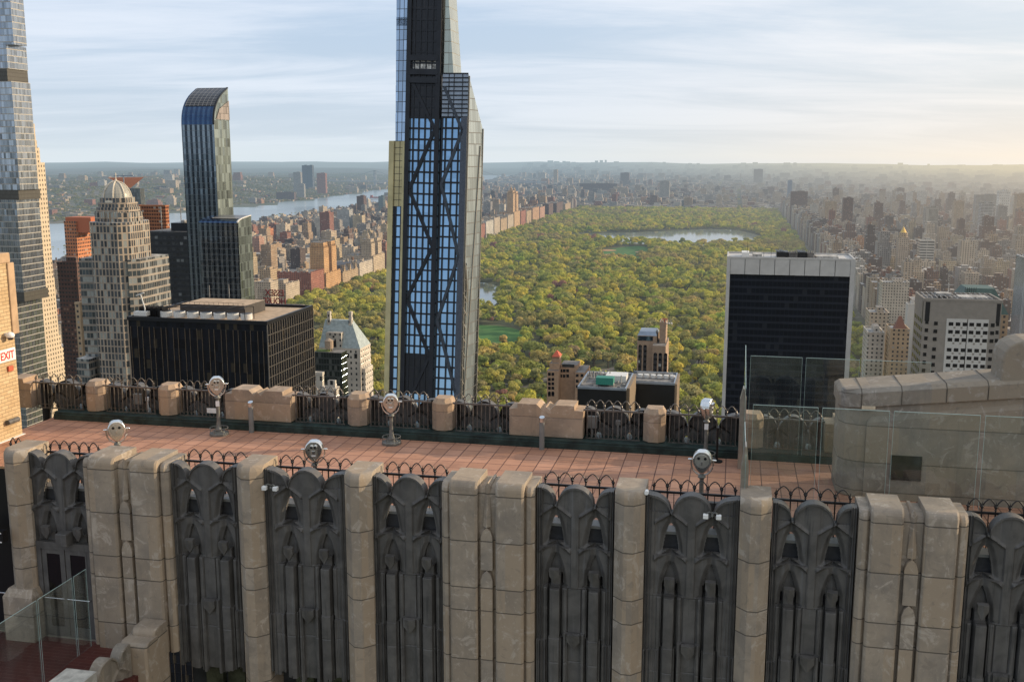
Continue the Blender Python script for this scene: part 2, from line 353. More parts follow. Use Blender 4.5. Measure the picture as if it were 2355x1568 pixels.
# ---------------------------------------------------------------- cast gothic panel as a relief
def arch_hw(z, z0, z1, hw, p=1.7):
    t = np.clip((z-z0)/(z1-z0), 0, 1.2); return hw*np.clip(1-t**p, 0, 1)*(z < z1)
def sstep(v, a, b): t = np.clip((v-a)/(b-a), 0, 1); return t*t*(3-2*t)
def panel_mesh(W, shallow=False):
    hwid = W/2; c = .485; dx = .0165; dz = .0165; ZB = 226.55
    nx = int(W/dx); nz = int((232.3-ZB)/dz)
    xs = np.linspace(-hwid, hwid, nx+1); zs = np.linspace(ZB, 232.3, nz+1); X, Z0 = np.meshgrid(xs, zs)
    # bring grid lines onto the outlines of the upper openings so that they cut cleanly
    for r_ in range(nz+1):
        z_ = zs[r_]; hw_ = float(arch_hw(np.array(z_), 230.55, 231.62, .20, 2.1))
        if z_ > 230.6 and hw_ > .012:
            for s_ in (-1, 1):
                for q_ in (-1, 1):
                    xb_ = s_*c+q_*hw_; j_ = int(np.argmin(np.abs(xs-xb_))); X[r_, j_] = xb_
    ax = np.abs(X); E = hwid-.12
    top = np.where(ax < .44, 231.80+.47*np.power(np.clip(1-(ax/.455)**1.9, 0, 1), .55), 231.80)
    q = np.clip((ax-.50)/(E-.50), 0, 1); top = np.where(ax > .50, 231.80+.42*np.sqrt(np.clip(1-(1-q)**2, 0, 1)), top); top = np.where(ax > E, 232.23, top)
    Z = np.where(Z0 < 231.4, Z0, 231.4+(Z0-231.4)*(top-231.4)/.9)
    bot = 226.55-.10*((np.floor(ax/.17) % 2) > 0)+.12*(ax > .5)
    Z = np.where(Z < 227, 227-(227-Z)*(227-bot)/(227-ZB), Z)
    xc = ax-c; axc = np.abs(xc); D = np.zeros_like(X)
    # flutes at both sides
    D += np.where(ax > E, .05+.028*np.cos((ax-E)*2*PI/.06), 0)
    if hwid > 1.0: D += .02*np.exp(-((ax-.93)/.02)**2)+.02*np.exp(-((ax-.86)/.02)**2)
    # central field, slightly crowned
    D += np.where((ax < .2) & (Z > 229.67), .03*(1-(ax/.2)**2), 0)
    # rims of the three scallops
    rim = (ax < .44) & (Z > top-.06) | (ax > .50) & (ax < E) & (Z > top-.06)
    D += .05*rim; D -= np.where((ax > .5) & (ax < E) & (Z > 231.80) & ~rim, .05, 0)
    # upper opening with its splayed frame
    big = arch_hw(Z0, 230.55, 231.62, .20, 2.1); inb = (axc < big+.002) & (Z > 230.8)
    fr = sstep(axc-big, .0, .13); edge_ = sstep(.40-axc, 0, .03); D -= np.where((Z > 230.72) & (Z < 231.76-.26*np.power(axc/.40, 1.15)), (.05+.10*(1-fr))*edge_, 0)
    # hood moulds, upper and lower
    def hood(zap, drop, pro, half=.36, th=.075):
        hz = zap-drop*np.power(axc/half, 1.15)+.03*np.exp(-(axc/.03)**2); k = np.exp(-((Z-hz)/th)**2)*(axc < half)
        return pro*k*sstep(half-axc, 0, .03)
    D += hood(231.76, .26, .06, .40, .045); D += hood(230.86, .26, .08, .40, .055)
    # niche
    nic = arch_hw(Z, 229.75, 230.55, .175, 2.0); nic = np.where(Z < 229.75, .20, nic)
    D -= np.where((Z < 230.86-.26*np.power(axc/.40, 1.15)) & (Z > 229.7), (.03+.09*(1-sstep(axc-nic, 0, .12)))*edge_, 0)
    D -= np.where((axc < nic) & (Z <= 230.57) & (Z > 229.67), .10, 0)
    # shafts below: a pilaster between two black grooves
    low = Z <= 229.95
    D += np.where(low & (axc < .125), .10+.02*(1-(axc/.125)**2), 0)
    D -= np.where((Z <= 230.0) & (Z > 228.38) & (axc >= .135) & (axc < .185), .16, 0)
    D += np.where((Z <= 229.67) & (axc > .215) & (axc < .29), .025, 0)
    D += np.where((Z <= 228.38) & (axc < .17), .03, 0)-np.where((Z <= 228.38) & (axc >= .17) & (axc < .19), .10, 0)
    D += np.where((Z <= 228.52) & (ax > .165) & (ax < .265), .085, 0)+np.where((Z <= 228.30) & (ax > .70), .05+.015*np.cos(ax*2*PI/.09), 0)
    D -= np.where((ax > .195-.04) & (ax < .215-.04) & (Z < 229.67) & (Z > 228.52), .03, 0)
    D += np.where((Z <= 229.67), -.012, 0); D -= .02*np.exp(-((Z-229.67)/.012)**2)+.015*np.exp(-((Z-227.75)/.012)**2)
    D -= np.where((Z < 228.2) & (ax > .29) & (ax < .31), .06, 0)
    V = np.stack([X, -D, Z], -1).reshape(-1, 3); n = nx+1
    hole = (inb & (Z > 230.78)).reshape(-1)
    idx = np.arange((nx+1)*(nz+1)).reshape(nz+1, n)
    q = np.stack([idx[:-1,:-1], idx[:-1,1:], idx[1:,1:], idx[1:,:-1]], -1).reshape(-1, 4)
    q = q[~(hole[q].all(1))]
    me = bpy.data.meshes.new('gothic_panel'); me.from_pydata(V.tolist(), [], q.tolist())
    bm = bmesh.new(); bm.from_mesh(me)
    bmesh.ops.delete(bm, geom=[v for v in bm.verts if not v.link_faces], context='VERTS')
    be = [e for e in bm.edges if e.is_boundary]
    r = bmesh.ops.extrude_edge_only(bm, edges=be)
    for v in [x for x in r['geom'] if isinstance(x, bmesh.types.BMVert)]: v.co.y = .26
    bmesh.ops.recalc_face_normals(bm, faces=bm.faces); bm.to_mesh(me); bm.free()
    me.materials.append(m_cast); me.update(); return me
def shield_mesh(wd, ht, dp):
    b = MB(); h = wd/2
    fr = [(-h,-dp,0),(0,-dp*1.5,.01),(h,-dp,0),(h,-dp*.8,-ht*.45),(0,-dp*.5,-ht),(-h,-dp*.8,-ht*.45)]
    bk = [(-h,0,.02),(0,0,.03),(h,0,.02),(h,0,-ht*.5),(0,0,-ht*1.02),(-h,0,-ht*.5)]
    b.add(fr+bk, [(0,1,4,5),(1,2,3,4),(0,6,7,1),(1,7,8,2),(2,8,9,3),(3,9,10,4),(4,10,11,5),(5,11,6,0)])
    return b.build('shield', m_cast, mesh_only=True)
sh_s = shield_mesh(.24, .38, .11); sh_b = shield_mesh(.32, .40, .10)
PANEL = {1.85: panel_mesh(1.86), 2.2: panel_mesh(2.24)}
def put_panel(wall, xc, wkey, y, z=0, rz=0, shields=True):
    o = child(PANEL[wkey], 'gothic_panel', wall, (xc, y, z), rz)
    if shields:
        for s in (-1, 1):
            c = bpy.data.objects.new('shield', sh_s); C.objects.link(c); c.parent = o; c.location = (s*.485, -.05, 230.18)
        c = bpy.data.objects.new('shield', sh_b); C.objects.link(c); c.parent = o; c.location = (0, -.07, 228.52)
    return o

def pier_profile(b, x0, x1, y0, y1, z0, z1, ch=.13, r=.19, back=None, m=0):
    """one upright block: splayed sides at the front, top rounded over towards the front"""
    back = y1 if back is None else back
    def ring(yy, z): c = min(ch, (x1-x0)*.34); return [(x0+c,yy,z),(x1-c,yy,z),(x1,yy+c,z),(x1,back,z),(x0,back,z),(x0,yy+c,z)]
    rings = [ring(y0, z0), ring(y0, z1-r)]
    for k in range(1, 6):
        a = PI/2*k/5; rings.append(ring(y0+r*(1-math.cos(a)), z1-r+r*math.sin(a)))
    vs = [p for rr in rings for p in rr]; fs = []
    for k in range(len(rings)-1):
        for i in range(6): j = (i+1) % 6; fs.append((k*6+i, k*6+j, (k+1)*6+j, (k+1)*6+i))
    fs.append(tuple(range((len(rings)-1)*6, len(rings)*6))); b.add(vs, fs, m)
def narrow_pier(xc, y, z0, z1, wall, mat, face=-1, w=.72, depth=1.2):
    b = MB(); pier_profile(b, xc-w/2, xc+w/2, y, y+depth, z0, z1, ch=.25)
    return b.build('stone_pier', mat, wall, bevel=.006, seg=1)
def wide_pier(xc, y, z0, z1, wall, mat, W=2.36, depth=1.2):
    b = MB(); h = W/2
    pier_profile(b, xc-h, xc-h+.26, y+.13, y+depth, z0, z1-.10, ch=.10)
    pier_profile(b, xc+h-.26, xc+h, y+.13, y+depth, z0, z1-.10, ch=.10)
    pier_profile(b, xc-h+.24, xc-.23, y, y+depth-.02, z0, z1, ch=.05)
    pier_profile(b, xc+.23, xc+h-.24, y, y+depth-.02, z0, z1, ch=.05)
    pier_profile(b, xc-.235, xc+.235, y+.20, y+depth-.04, z0, z1-.16, ch=.02)
    # the centre rib, lancet tipped, with a smaller one below each joint
    for zt, pr in ((z1-.04, .12), (z1-1.15, .14), (z1-2.25, .16)):
        if zt < z0+1: continue
        f = y+.20-pr; zb = zt-1.1 if zt > z1-2 else z0
        if zt > z1-.5:
            b.hexa([(xc-.10,f+.05,zb),(xc,f-.03,zb),(xc+.10,f+.05,zb),(xc+.12,y+depth-.1,zb),(xc-.12,y+depth-.1,zb)], [(xc-.07,f+.15,zt-.1),(xc,f+.12,zt),(xc+.07,f+.15,zt-.1),(xc+.03,y+depth-.1,zt-.06),(xc-.03,y+depth-.1,zt-.06)])
        else:
            pts = [(-.15,zb),(.15,zb),(.15,zt-.26),(.10,zt-.10),(0,zt),(-.10,zt-.10),(-.15,zt-.26)]
            n = len(pts); b.add([(xc+p,f,q) for p, q in pts]+[(xc+p,y+.3,q) for p, q in pts], [tuple(range(n))]+[(i,(i+1)%n,(i+1)%n+n,i+n) for i in range(n)])
    return b.build('wide_stone_pier', mat, wall, bevel=.007, seg=1)

# the near wall (faces the camera)
near = thing('parapet_wall', 'weathered limestone piers and dark gothic cast metal panels of the wall nearest the camera', 'wall', (0,0,0))
NW = [-15.5,-5.67,4.18]; NN = [-18.8,-11.97,-9.03,-2.2,.72,7.45]
for i, x in enumerate(NW): wide_pier(x, YF, 226.85 if i == 0 else 222, TOP, near, m_stone, W=2.5 if i == 0 else 2.34)
for x in NN: narrow_pier(x, YF, 226.85 if x < -15 else 222, TOP, near, m_stone)
for x, k in ((-13.30,1.85),(-10.5,2.2),(-7.75,1.85),(-3.53,1.85),(-.74,2.2),(2.04,1.85),(6.28,1.85)): put_panel(near, x, k, YF+.38, -.14)
# upper half of the panel over the doors
UPM = PANEL[1.85].copy(); bm = bmesh.new(); bm.from_mesh(UPM); bmesh.ops.delete(bm, geom=[v for v in bm.verts if v.co.z < 229.66], context='VERTS'); bm.to_mesh(UPM); bm.free()
pd = child(UPM, 'gothic_panel', near, (-17.58, YF+.38, -.10))
for s in (-1, 1):
    c = bpy.data.objects.new('shield', sh_s); C.objects.link(c); c.parent = pd; c.location = (s*.485, -.05, 230.18)
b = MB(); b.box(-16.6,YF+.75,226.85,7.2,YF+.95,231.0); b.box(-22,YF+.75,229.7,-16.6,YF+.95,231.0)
b.build('inner_wall', simple('dark_back_wall', (.040,.041,.044), .8, var=.3), near)  # back wall in an even dark grey
b = MB(); b.box(-22,YF+.70,231.0,8,YF+1.15,231.07); b.build('wall_ledge', m_boxgrey, near)
b = MB(); b.box(-26,YF+.35,226.85,-19.15,YF+.55,231.6); b.build('dark_window', m_black, near)
b = MB(); b.tube([(-19.2,YF+.3,228.0),(-22,YF+.3,228.0)], .02, 6); b.build('push_bar', m_chrome, near)
# plinths of the two piers beside the doors
b = MB()
for x, hw in ((-18.8,.46),):
    b.hexa([(x-hw,YF-.16,226.85),(x+hw,YF-.16,226.85),(x+hw,YF+.6,226.85),(x-hw,YF+.6,226.85)], [(x-hw,YF-.16,228.12),(x+hw,YF-.16,228.12),(x+hw,YF+.6,228.12),(x-hw,YF+.6,228.12)])
    b.hexa([(x-hw,YF-.16,228.12),(x+hw,YF-.16,228.12),(x+hw,YF+.6,228.12),(x-hw,YF+.6,228.12)], [(x-.37,YF-.01,228.32),(x+.37,YF-.01,228.32),(x+.37,YF+.6,228.32),(x-.37,YF+.6,228.32)])
b.build('plinth', m_stone, near, bevel=.012)
# lower storey under the hanging panels
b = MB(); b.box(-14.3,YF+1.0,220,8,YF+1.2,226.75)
b.build('lower_wall', simple('dark_lower_wall', (.02,.022,.024), .7, var=.4), near)  # lower wall in a very dark grey
m_win_in = simple('greenish_interior', (.05,.055,.035), .2, var=.6, scale=2.2)  # mottled dark green for the rooms behind the lower windows
for x in (-13.55,-12.9,-10.9,-10.1,-9.6):
    MB().box(x-.25,YF+.80,224.5,x+.25,YF+.98,226.70).build('window', m_win_in, near)

# doors to the lower terrace, under the left panel
dr = thing('double_door', 'dark metal and glass double door with steel push bars below the gothic panel', 'door', (-17.58, YF+.34, 226.85))
b = MB(); x0, x1, y = -18.44, -16.72, YF+.30
for a in ((x0,x0+.14),(x1-.10,x1)): b.box(a[0],y,226.85,a[1],y+.14,229.62)
b.box(x0+.14,y,229.42,x1-.10,y+.14,229.62); b.build('door_frame', m_cast, dr)
m_dglass = simple('dark_door_glass', (.004,.004,.005), .06, 0, var=.1, spec=.6, bstr=0)
for k, (a, c_) in enumerate(((x0+.15, -17.60),(-17.57, x1-.11))):
    d = MB(); d.box(a,y+.03,226.88,a+.14,y+.10,229.41); d.box(c_-.14,y+.03,226.88,c_,y+.10,229.41); d.box(a+.14,y+.03,226.88,c_-.14,y+.10,227.16); d.box(a+.14,y+.03,229.28,c_-.14,y+.10,229.41)
    leaf = d.build('door_leaf', m_cast, dr)
    MB().box(a+.14,y+.05,227.16,c_-.14,y+.07,229.28).build('pane', m_dglass, leaf)
    MB().tube([(a+.03,y+.02,228.02),(a+.03,y-.05,228.02),(c_-.03,y-.05,228.02),(c_-.03,y+.02,228.02)], .018, 8).build('handle', m_chrome, leaf)
MB().box(x0,y-.02,226.85,x1,y+.16,226.88).build('threshold', m_steelpost, dr)
fl_ = MB(); fl_.box(-17.62,YF+.02,229.62,-17.28,YF+.36,229.98)
tag(fl_.build('wall_light', m_cast, None, origin=(-17.45,YF+.2,229.8), bevel=.02), 'dark box light fixed over the double door', 'light')

# ---------------------------------------------------------------- railings with interlaced pointed arches
def rail_mesh(L, sp, bottom=True, mat=None, zbar=.97, top=.33, foot=0.0):
    n = max(2, round(L/sp)); sp = L/n; b = MB()
    b.box(-L/2-.12,-.026,zbar-.028,L/2+.12,.026,zbar+.028)
    if bottom: b.box(-L/2-.05,-.018,foot+.05,L/2+.05,.018,foot+.08)
    for i in range(n+1):
        x = -L/2+i*sp; b.box(x-.016,-.016,foot+.05 if bottom else foot,x+.016,.016,zbar)
        # fleur-de-lis finial
        b.lathe([(.017,zbar),(.017,zbar+.06),(.040,zbar+.075),(.017,zbar+.09),(.017,zbar+.12),(.042,zbar+.15),(.018,zbar+.19),(.002,zbar+.27)], x, 0, 6)
        b.tube([(x-.045,0,zbar+.17),(x-.02,0,zbar+.11),(x,0,zbar+.09)], .009, 4); b.tube([(x+.045,0,zbar+.17),(x+.02,0,zbar+.11),(x,0,zbar+.09)], .009, 4)
        if i < n:
            b.box(x+sp/2-.009,-.009,foot+.05 if bottom else foot,x+sp/2+.009,.009,zbar)
            pts = []
            for k in range(13):
                t = k/12; s = 1-abs(2*t-1); pts.append((x+sp*t, 0, zbar+.10+(top-.10)*math.sin(s*PI/2)**.62*(.90+.10*s)))
            b.tube(pts, .0155, 5)
            if bottom:
                for q in (0, 1):
                    xx = x+q*sp/2; pts = [(xx+sp/2*k/6, 0, foot+.08+.13*math.sin((1-abs(k/3-1))*PI/2)**.7) for k in range(7)]; b.tube(pts, .008, 4)
    return b
def railing(x0, x1, y, label, group, bottom, z=FL, mat=None, sp=.31):
    o = rail_mesh(x1-x0, sp, bottom).build('railing', mat or m_iron, None, origin=(0,0,0)); o.location = ((x0+x1)/2, y, z)
    return tag(o, label, 'railing', group)
sec = [(-19.6,-19.25,'black gothic railing stub beside the brick wall at the far left'),
       (-18.35,-16.85,'black gothic railing section behind the panel over the double door'),
       (-14.15,-12.45,'black gothic railing section right of the first wide double pier of the near wall'),
       (-11.5,-9.5,'black gothic railing section in front of the viewer seen from the eyepiece side'),
       (-8.55,-6.95,'black gothic railing section just left of the middle wide double pier'),
       (-4.4,-2.7,'black gothic railing section just right of the middle wide double pier'),
       (-1.7,.25,'black gothic railing section in front of the chrome viewer with plain round face'),
       (1.2,2.9,'black gothic railing section right of the upright glass fin on the near wall'),
       (5.5,7.0,'black gothic railing section in front of the big grey stone wall')]
for a, c_, l in sec: railing(a, c_, 24.72, l, 'railings along the near wall', False, z=FL-.0)

# ---------------------------------------------------------------- the far parapet
farw = thing('parapet_wall', 'tan stone parapet with short piers along the far edge of the red terrace', 'wall', (0,0,0))
FN = [-18.83,-15.9+.0,-9.03+0,-2.2,.72]; 
def far_pier(xc, w=.68, z1=232.27):
    b = MB(); c_ = .20
    def ring(z, q=0): return [(xc-w/2+c_,31.6+q,z),(xc+w/2-c_,31.6+q,z),(xc+w/2,31.6+c_+q,z),(xc+w/2,32.3,z),(xc-w/2,32.3,z),(xc-w/2,31.6+c_+q,z)]
    r0, r1, r2 = ring(FL+.28), ring(z1-.16), [(xc-w/2+c_+.02,31.72,z1),(xc+w/2-c_-.02,31.72,z1),(xc+w/2-.1,31.9,z1),(xc+w/2-.1,32.28,z1),(xc-w/2+.1,32.28,z1),(xc-w/2+.1,31.9,z1)]
    b.hexa(r0, r1); b.hexa(r1, r2); b.build('stone_pier', m_stone_far, farw, bevel=.006, seg=1)
def far_wide(xc, W=2.36, z1=232.27):
    b = MB(); h = W/2; y0 = 31.6
    b.box(xc-h,y0,FL+.28,xc+h,32.42,231.86)
    prof = [(-h,231.86),(-h,z1-.16),(-h+.27,z1-.15),(-h+.27,z1),(-.30,z1),(-.24,z1-.05),(-.13,z1-.17),(0,z1-.06),(.13,z1-.17),(.24,z1-.05),(.30,z1),(h-.27,z1),(h-.27,z1-.15),(h,z1-.16),(h,231.86)]
    n = len(prof); b.add([(xc+p,y0+.003,q) for p, q in prof]+[(xc+p,32.42,q) for p, q in prof], [tuple(range(n)), tuple(range(2*n-1,n-1,-1))]+[(i,i+1,i+1+n,i+n) for i in range(n-1)])
    b.build('wide_stone_pier', m_stone_far, farw, bevel=.006, seg=1)
for x in (-18.85,-15.95,-9.03-2.94,-9.08,-2.22,.72): pass
for x in (atY(209,900,31.6).x, atY(377,905,31.6).x, atY(816,930,31.6).x, atY(1013,940,31.6).x, atY(1504,960,31.6).x, .74): far_pier(x)
wd = [atY(592,930,31.6).x, atY(1255,955,31.6).x, atY(592,930,31.6).x-9.8]
for x in wd: far_wide(x)
far_wide(4.05)
px_ = [wd[2]+1.18, atY(209,900,31.6).x-.36, atY(209,900,31.6).x+.36, atY(377,905,31.6).x-.36, atY(377,905,31.6).x+.36, wd[0]-1.18, wd[0]+1.18, atY(816,930,31.6).x-.36, atY(816,930,31.6).x+.36, atY(1013,940,31.6).x-.36, atY(1013,940,31.6).x+.36, wd[1]-1.18, wd[1]+1.18, atY(1504,960,31.6).x-.36, atY(1504,960,31.6).x+.36, .74-.36, .74+.36, 4.05-1.18]
b = MB(); b.box(-23.0,31.33,FL-.01,7.2,31.62,FL+.27); b.box(-23.0,31.29,FL-.01,7.2,31.33,FL+.20); b.box(-23,31.62,FL-.3,7.2,32.6,FL+.26); b.build('base_flashing', m_copper, farw, bevel=.01)
rl = ['beside the brick wall','left of the second small pier','left of the wide stepped pier','right of the left wide stepped pier','behind the chrome viewer in the middle','left of the middle wide stepped pier','right of the middle wide stepped pier','behind the viewer turned sideways','behind the tall glass screens']
sm_ = PANEL[1.85]
for i in range(0, len(px_)-1, 2):
    a, c_ = px_[i], px_[i+1]
    railing(a+.12, c_-.12, 31.78, 'iron railing with pointed arches on the far parapet '+rl[i//2], 'railings along the far parapet', True, z=FL+.26-.05, mat=m_ironl, sp=.29)
    o = child(PANEL[1.85 if c_-a < 2.05 else 2.2], 'gothic_panel', farw, ((a+c_)/2, 32.42, -.12), PI); o.scale = ((c_-a)/(1.86 if c_-a < 2.05 else 2.24), 1, 1)

# ---------------------------------------------------------------- coin-operated viewers
def viewer(loc, rz, hgt, front, label, base=True, tilt=0):
    t = thing('tower_viewer', label, 'coin viewer', loc, 'coin operated viewers on the terrace', rz)
    zt = hgt; o = (0,0,0)
    def put(b, name, m, par=t, **k): ob = b.build(name, m, None, origin=o, **k); ob.parent = par; return ob
    if base:
        b = MB(); b.lathe([(.31,0),(.31,.07),(.29,.09),(.20,.10),(.19,.13)], n=28)
        b.tube([(.29*math.cos(a*PI/12),.29*math.sin(a*PI/12),.24) for a in range(25)], .016, 6)
        for a in range(6): b.box(.28*math.cos(a*PI/3)-.012,.28*math.sin(a*PI/3)-.012,.08,.28*math.cos(a*PI/3)+.012,.28*math.sin(a*PI/3)+.012,.24)
        put(b, 'base', m_greymetal, smooth=False)
    b = MB(); b.lathe([(.15,.09),(.11,.18),(.075,.32),(.06,.5),(.055,zt-.78),(.06,zt-.72),(.10,zt-.70),(.10,zt-.67),(.06,zt-.65),(.05,zt-.58),(.075,zt-.52)], n=20)
    put(b, 'column', m_greymetal, smooth=True)
    # yoke
    pts = []; zc = zt-.24
    for k in range(15):
        a = PI*(k/14); pts.append((-.285*math.cos(a), 0, zc-.40*math.sin(a)**.8))
    b = MB(); b.tube([(-.285,0,zc+.02)]+pts+[(.285,0,zc+.02)], .024, 8)
    for s in (-1, 1): b.lathe([(.0,0),(.03,0),(.03,.05),(.0,.05)], n=10) if False else b.tube([(s*.25,0,zc),(s*.34,0,zc)], .028, 10); b.tube([(s*.34,-.03,zc),(s*.34,.03,zc)], .02, 8)
    put(b, 'yoke', m_chrome, smooth=True)
    # head: rounded on top, tapering to the chin
    prof = []
    for k in range(24):
        a = 2*PI*k/24; x = math.sin(a); z = math.cos(a)
        wdt = .245 if z > 0 else .245*(1-.42*(-z)**1.6); prof.append((x*wdt, z*(.27 if z > 0 else .34)))
    prof = [(x, min(z, .255)) for x, z in prof]
    b = MB(); n = len(prof)
    lay = [(-.145,.90),(-.13,1.0),(.10,1.0),(.15,.88),(.17,.6)]
    vs = [(x*s, y, zc+z*s) for y, s in lay for x, z in prof]; fs = [tuple(range(n-1,-1,-1)), tuple(range((len(lay)-1)*n, len(lay)*n))]
    for k in range(len(lay)-1):
        for i in range(n): j = (i+1) % n; fs.append((k*n+i,k*n+j,(k+1)*n+j,(k+1)*n+i))
    b.add(vs, fs); head = put(b, 'head', m_chrome, smooth=False, bevel=.008)
    if front == 'plain':
        b = MB(); b.tube([(0,-.145,zc+.0),(0,-.158,zc+.0)], .175, 28); put(b, 'face_plate', m_face, head)
        for s in (-1, 1): b = MB(); b.tube([(s*.083,-.15,zc+.075),(s*.083,-.166,zc+.075)], .038, 14); put(b, 'lens', m_black, head)
        b = MB(); b.box(-.016,-.185,zc-.085,.016,-.155,zc-.0); put(b, 'latch', m_chrome, head)
    else:
        b = MB(); b.box(-.10,-.165,zc-.17,.10,-.14,zc+.06); put(b, 'face_plate', m_face, head, bevel=.006)
        for s in (-1, 1):
            b = MB(); b.tube([(s*.052,-.14,zc+.10),(s*.052,-.215,zc+.10)], .048, 14); e = put(b, 'eyepiece', m_chrome, head, smooth=False)
            b = MB(); b.tube([(s*.052,-.214,zc+.10),(s*.052,-.222,zc+.10)], .030, 14); put(b, 'lens', m_black, head)
        b = MB(); b.box(-.05,-.19,zc-.10,.05,-.16,zc+.0); put(b, 'coin_box', m_chrome, head, bevel=.006)
        b = MB(); b.box(-.055,-.169,zc-.16,.055,-.1655,zc-.115); put(b, 'label', m_white, head)
        b = MB(); b.box(-.155,-.150,zc+.0,-.105,-.146,zc+.03); put(b, 'slot', m_black, head)
    return t
viewer((atY(268,990,26.0).x,26.0,FL), math.radians(32), atY(267,968,26.0).z-FL, 'plain', 'chrome viewer with plain round face, its head rising behind the first wide pier')
v2 = viewer((-16.38,30.62,FL), math.radians(24), atY(503,867,30.62).z-FL, 'coin', 'tallest chrome viewer with eyepieces, at the far railing on the left')
viewer((atY(899,940,30.75).x,30.75,FL), math.radians(16), atY(899,907,30.75).z-FL, 'coin', 'chrome viewer with eyepieces standing in front of the dark glass skyscraper')
viewer((atY(723,1040,25.75).x,25.75,FL), math.radians(14), atY(723,1013,25.75).z-FL, 'coin', 'chrome viewer with eyepieces partly behind the near black railing')
v5 = viewer((-.61,30.95,FL), math.radians(75), 1.90, 'coin', 'chrome viewer turned sideways at the far railing beside the glass screens')
viewer((atY(1615,1060,26.0).x,26.0,FL), math.radians(-2), atY(1615,1036,26.0).z-FL, 'plain', 'chrome viewer with plain round face close to the near black railing on the right')
for p, rz, h_ in (((-16.38,30.62), math.radians(24), 1.0), ((-.61,30.95), math.radians(0), 1.0)):
    b = MB(); b.box(-.06,-.088,h_-.02,.06,-.08,h_+.16); o = b.build('notice_card', m_white, None, origin=(0,0,0)); o.location = (p[0],p[1],FL); o.rotation_euler = (0,0,rz)
    tag(o, 'small white notice on the column of the tallest viewer' if p[0] < -5 else 'small white notice on the column of the sideways viewer', 'notice')
# bollard lights
for u, l in ((578,'grey bollard light with slanted chrome lamp in front of the left wide stepped pier'),(1246,'grey bollard light with slanted chrome lamp in front of the middle wide stepped pier')):
    p = atZ(u, 1000 if u < 600 else 1024, FL); p.y = 31.12; p.x = atY(u, 990, 31.1).x
    t = thing('bollard_light', l, 'bollard light', (p.x,p.y,FL), 'bollard lights')
    b = MB(); b.cyl(0,0,0,.88,.083,20); o = b.build('post', m_boxgrey, None, origin=(0,0,0), smooth=False); o.parent = t
    a = [2*PI*i/20 for i in range(20)]
    b = MB(); b.hexa([(.083*math.cos(q),.083*math.sin(q),.88) for q in a], [(.083*math.cos(q),.083*math.sin(q),1.04+.35*.083*math.sin(q)) for q in a]); o = b.build('lamp_head', m_chrome, None, origin=(0,0,0)); o.parent = t

# ---------------------------------------------------------------- brick wall at the left with its fittings
def brick_mat(name, c1, c2, mortar):
    m, t = newmat(name); P = t.new('ShaderNodeNewGeometry').outputs['Position']; x, y, z = t.sep(P)
    b = t.new('ShaderNodeTexBrick', offset=.5); t.l.new(t.comb(t.math('ADD', x, y), z, 0), b.inputs['Vector']); b.inputs['Scale'].default_value = 1
    b.inputs['Brick Width'].default_value = .30; b.inputs['Row Height'].default_value = .115; b.inputs['Mortar Size'].default_value = .0065; b.inputs['Mortar Smooth'].default_value = .1
    t.set(b.inputs['Color1'], c1); t.set(b.inputs['Color2'], c2); t.set(b.inputs['Mortar'], mortar); n = t.noise(P, 1.2, 6, .6)
    c = t.mix(t.math('MULTIPLY', t.sm(n, .4, .7), .35), b.outputs[0], (c1[0]*.7,c1[1]*.6,c1[2]*.5))
    return finish(m, t, bsdf(t, c, .85, 0, .3, bump=t.math('SUBTRACT', t.math('MULTIPLY', n, .3), b.outputs[1]), bstr=.6, bdist=.01))
bw = thing('brick_wall', 'pale yellow brick wall at the left edge of the terrace, lit by the sun', 'wall', (-24.3,28,FL))
XB = -22.8; yN = atX(52,1000,XB).y
b = MB(); b.box(-27,24.6,FL-.5,XB,yN,236.62); b.build('wall', brick_mat('yellow_brick', (.47,.34,.19), (.56,.42,.25), (.17,.125,.085)), bw)
b = MB(); b.box(-27.1,24.5,236.62,XB+.05,yN+.05,236.95); b.box(XB-.02,yN-.10,234.3,XB+.05,yN+.22,236.62); b.build('coping', simple('tan_coping', (.42,.29,.18), .8, var=.15), bw, bevel=.03)
b = MB(); b.box(XB,24.6,FL,XB+.10,yN+.02,FL+.02); b.build('gutter', m_white, bw)
# exit sign
ex = thing('exit_sign', 'white exit sign with red letters on the brick wall', 'sign', (XB+.05,28.88,233.67))
yc = atX(13,818,XB).y; zc = atX(13,818,XB).z
b = MB(); b.box(XB,yc-.42,zc-.20,XB+.06,yc+.42,zc+.22); b.build('sign_box', m_white, ex, bevel=.03)
def letters(txt, size, loc, rot, mat, parent, name='lettering', ext=.004, sx=1.):
    cu = bpy.data.curves.new(name, 'FONT'); cu.body = txt; cu.size = size; cu.extrude = ext; cu.align_x = 'CENTER'; cu.align_y = 'CENTER'; cu.offset = size*.012
    tmp = bpy.data.objects.new('tmp', cu); C.objects.link(tmp); dg = bpy.context.evaluated_depsgraph_get(); me = bpy.data.meshes.new_from_object(tmp.evaluated_get(dg))
    bpy.data.objects.remove(tmp); me.materials.clear(); me.materials.append(mat)
    o = bpy.data.objects.new(name, me); C.objects.link(o); o.location = Vector(loc)-(world_loc(parent) if parent else Vector((0,0,0))); o.rotation_euler = rot; o.scale = (sx,1,1)
    if parent: o.parent = parent
    return o
letters('EXIT', .36, (XB+.066,yc,zc), (PI/2,0,PI/2), m_red, ex, sx=.88)
ya = atX(22,847,XB); b = MB(); b.box(XB,ya.y-.12,ya.z-.09,XB+.07,ya.y+.12,ya.z+.09); tag(b.build('fire_alarm', simple('faded_red', (.45,.10,.05), .5), None, origin=(XB,ya.y,ya.z), bevel=.02), 'small faded red alarm box below the exit sign', 'alarm box')
cmr = atX(13,775,XB); t = thing('dome_camera', 'white dome security camera with black eye on the brick wall', 'security camera', (XB,cmr.y,cmr.z))
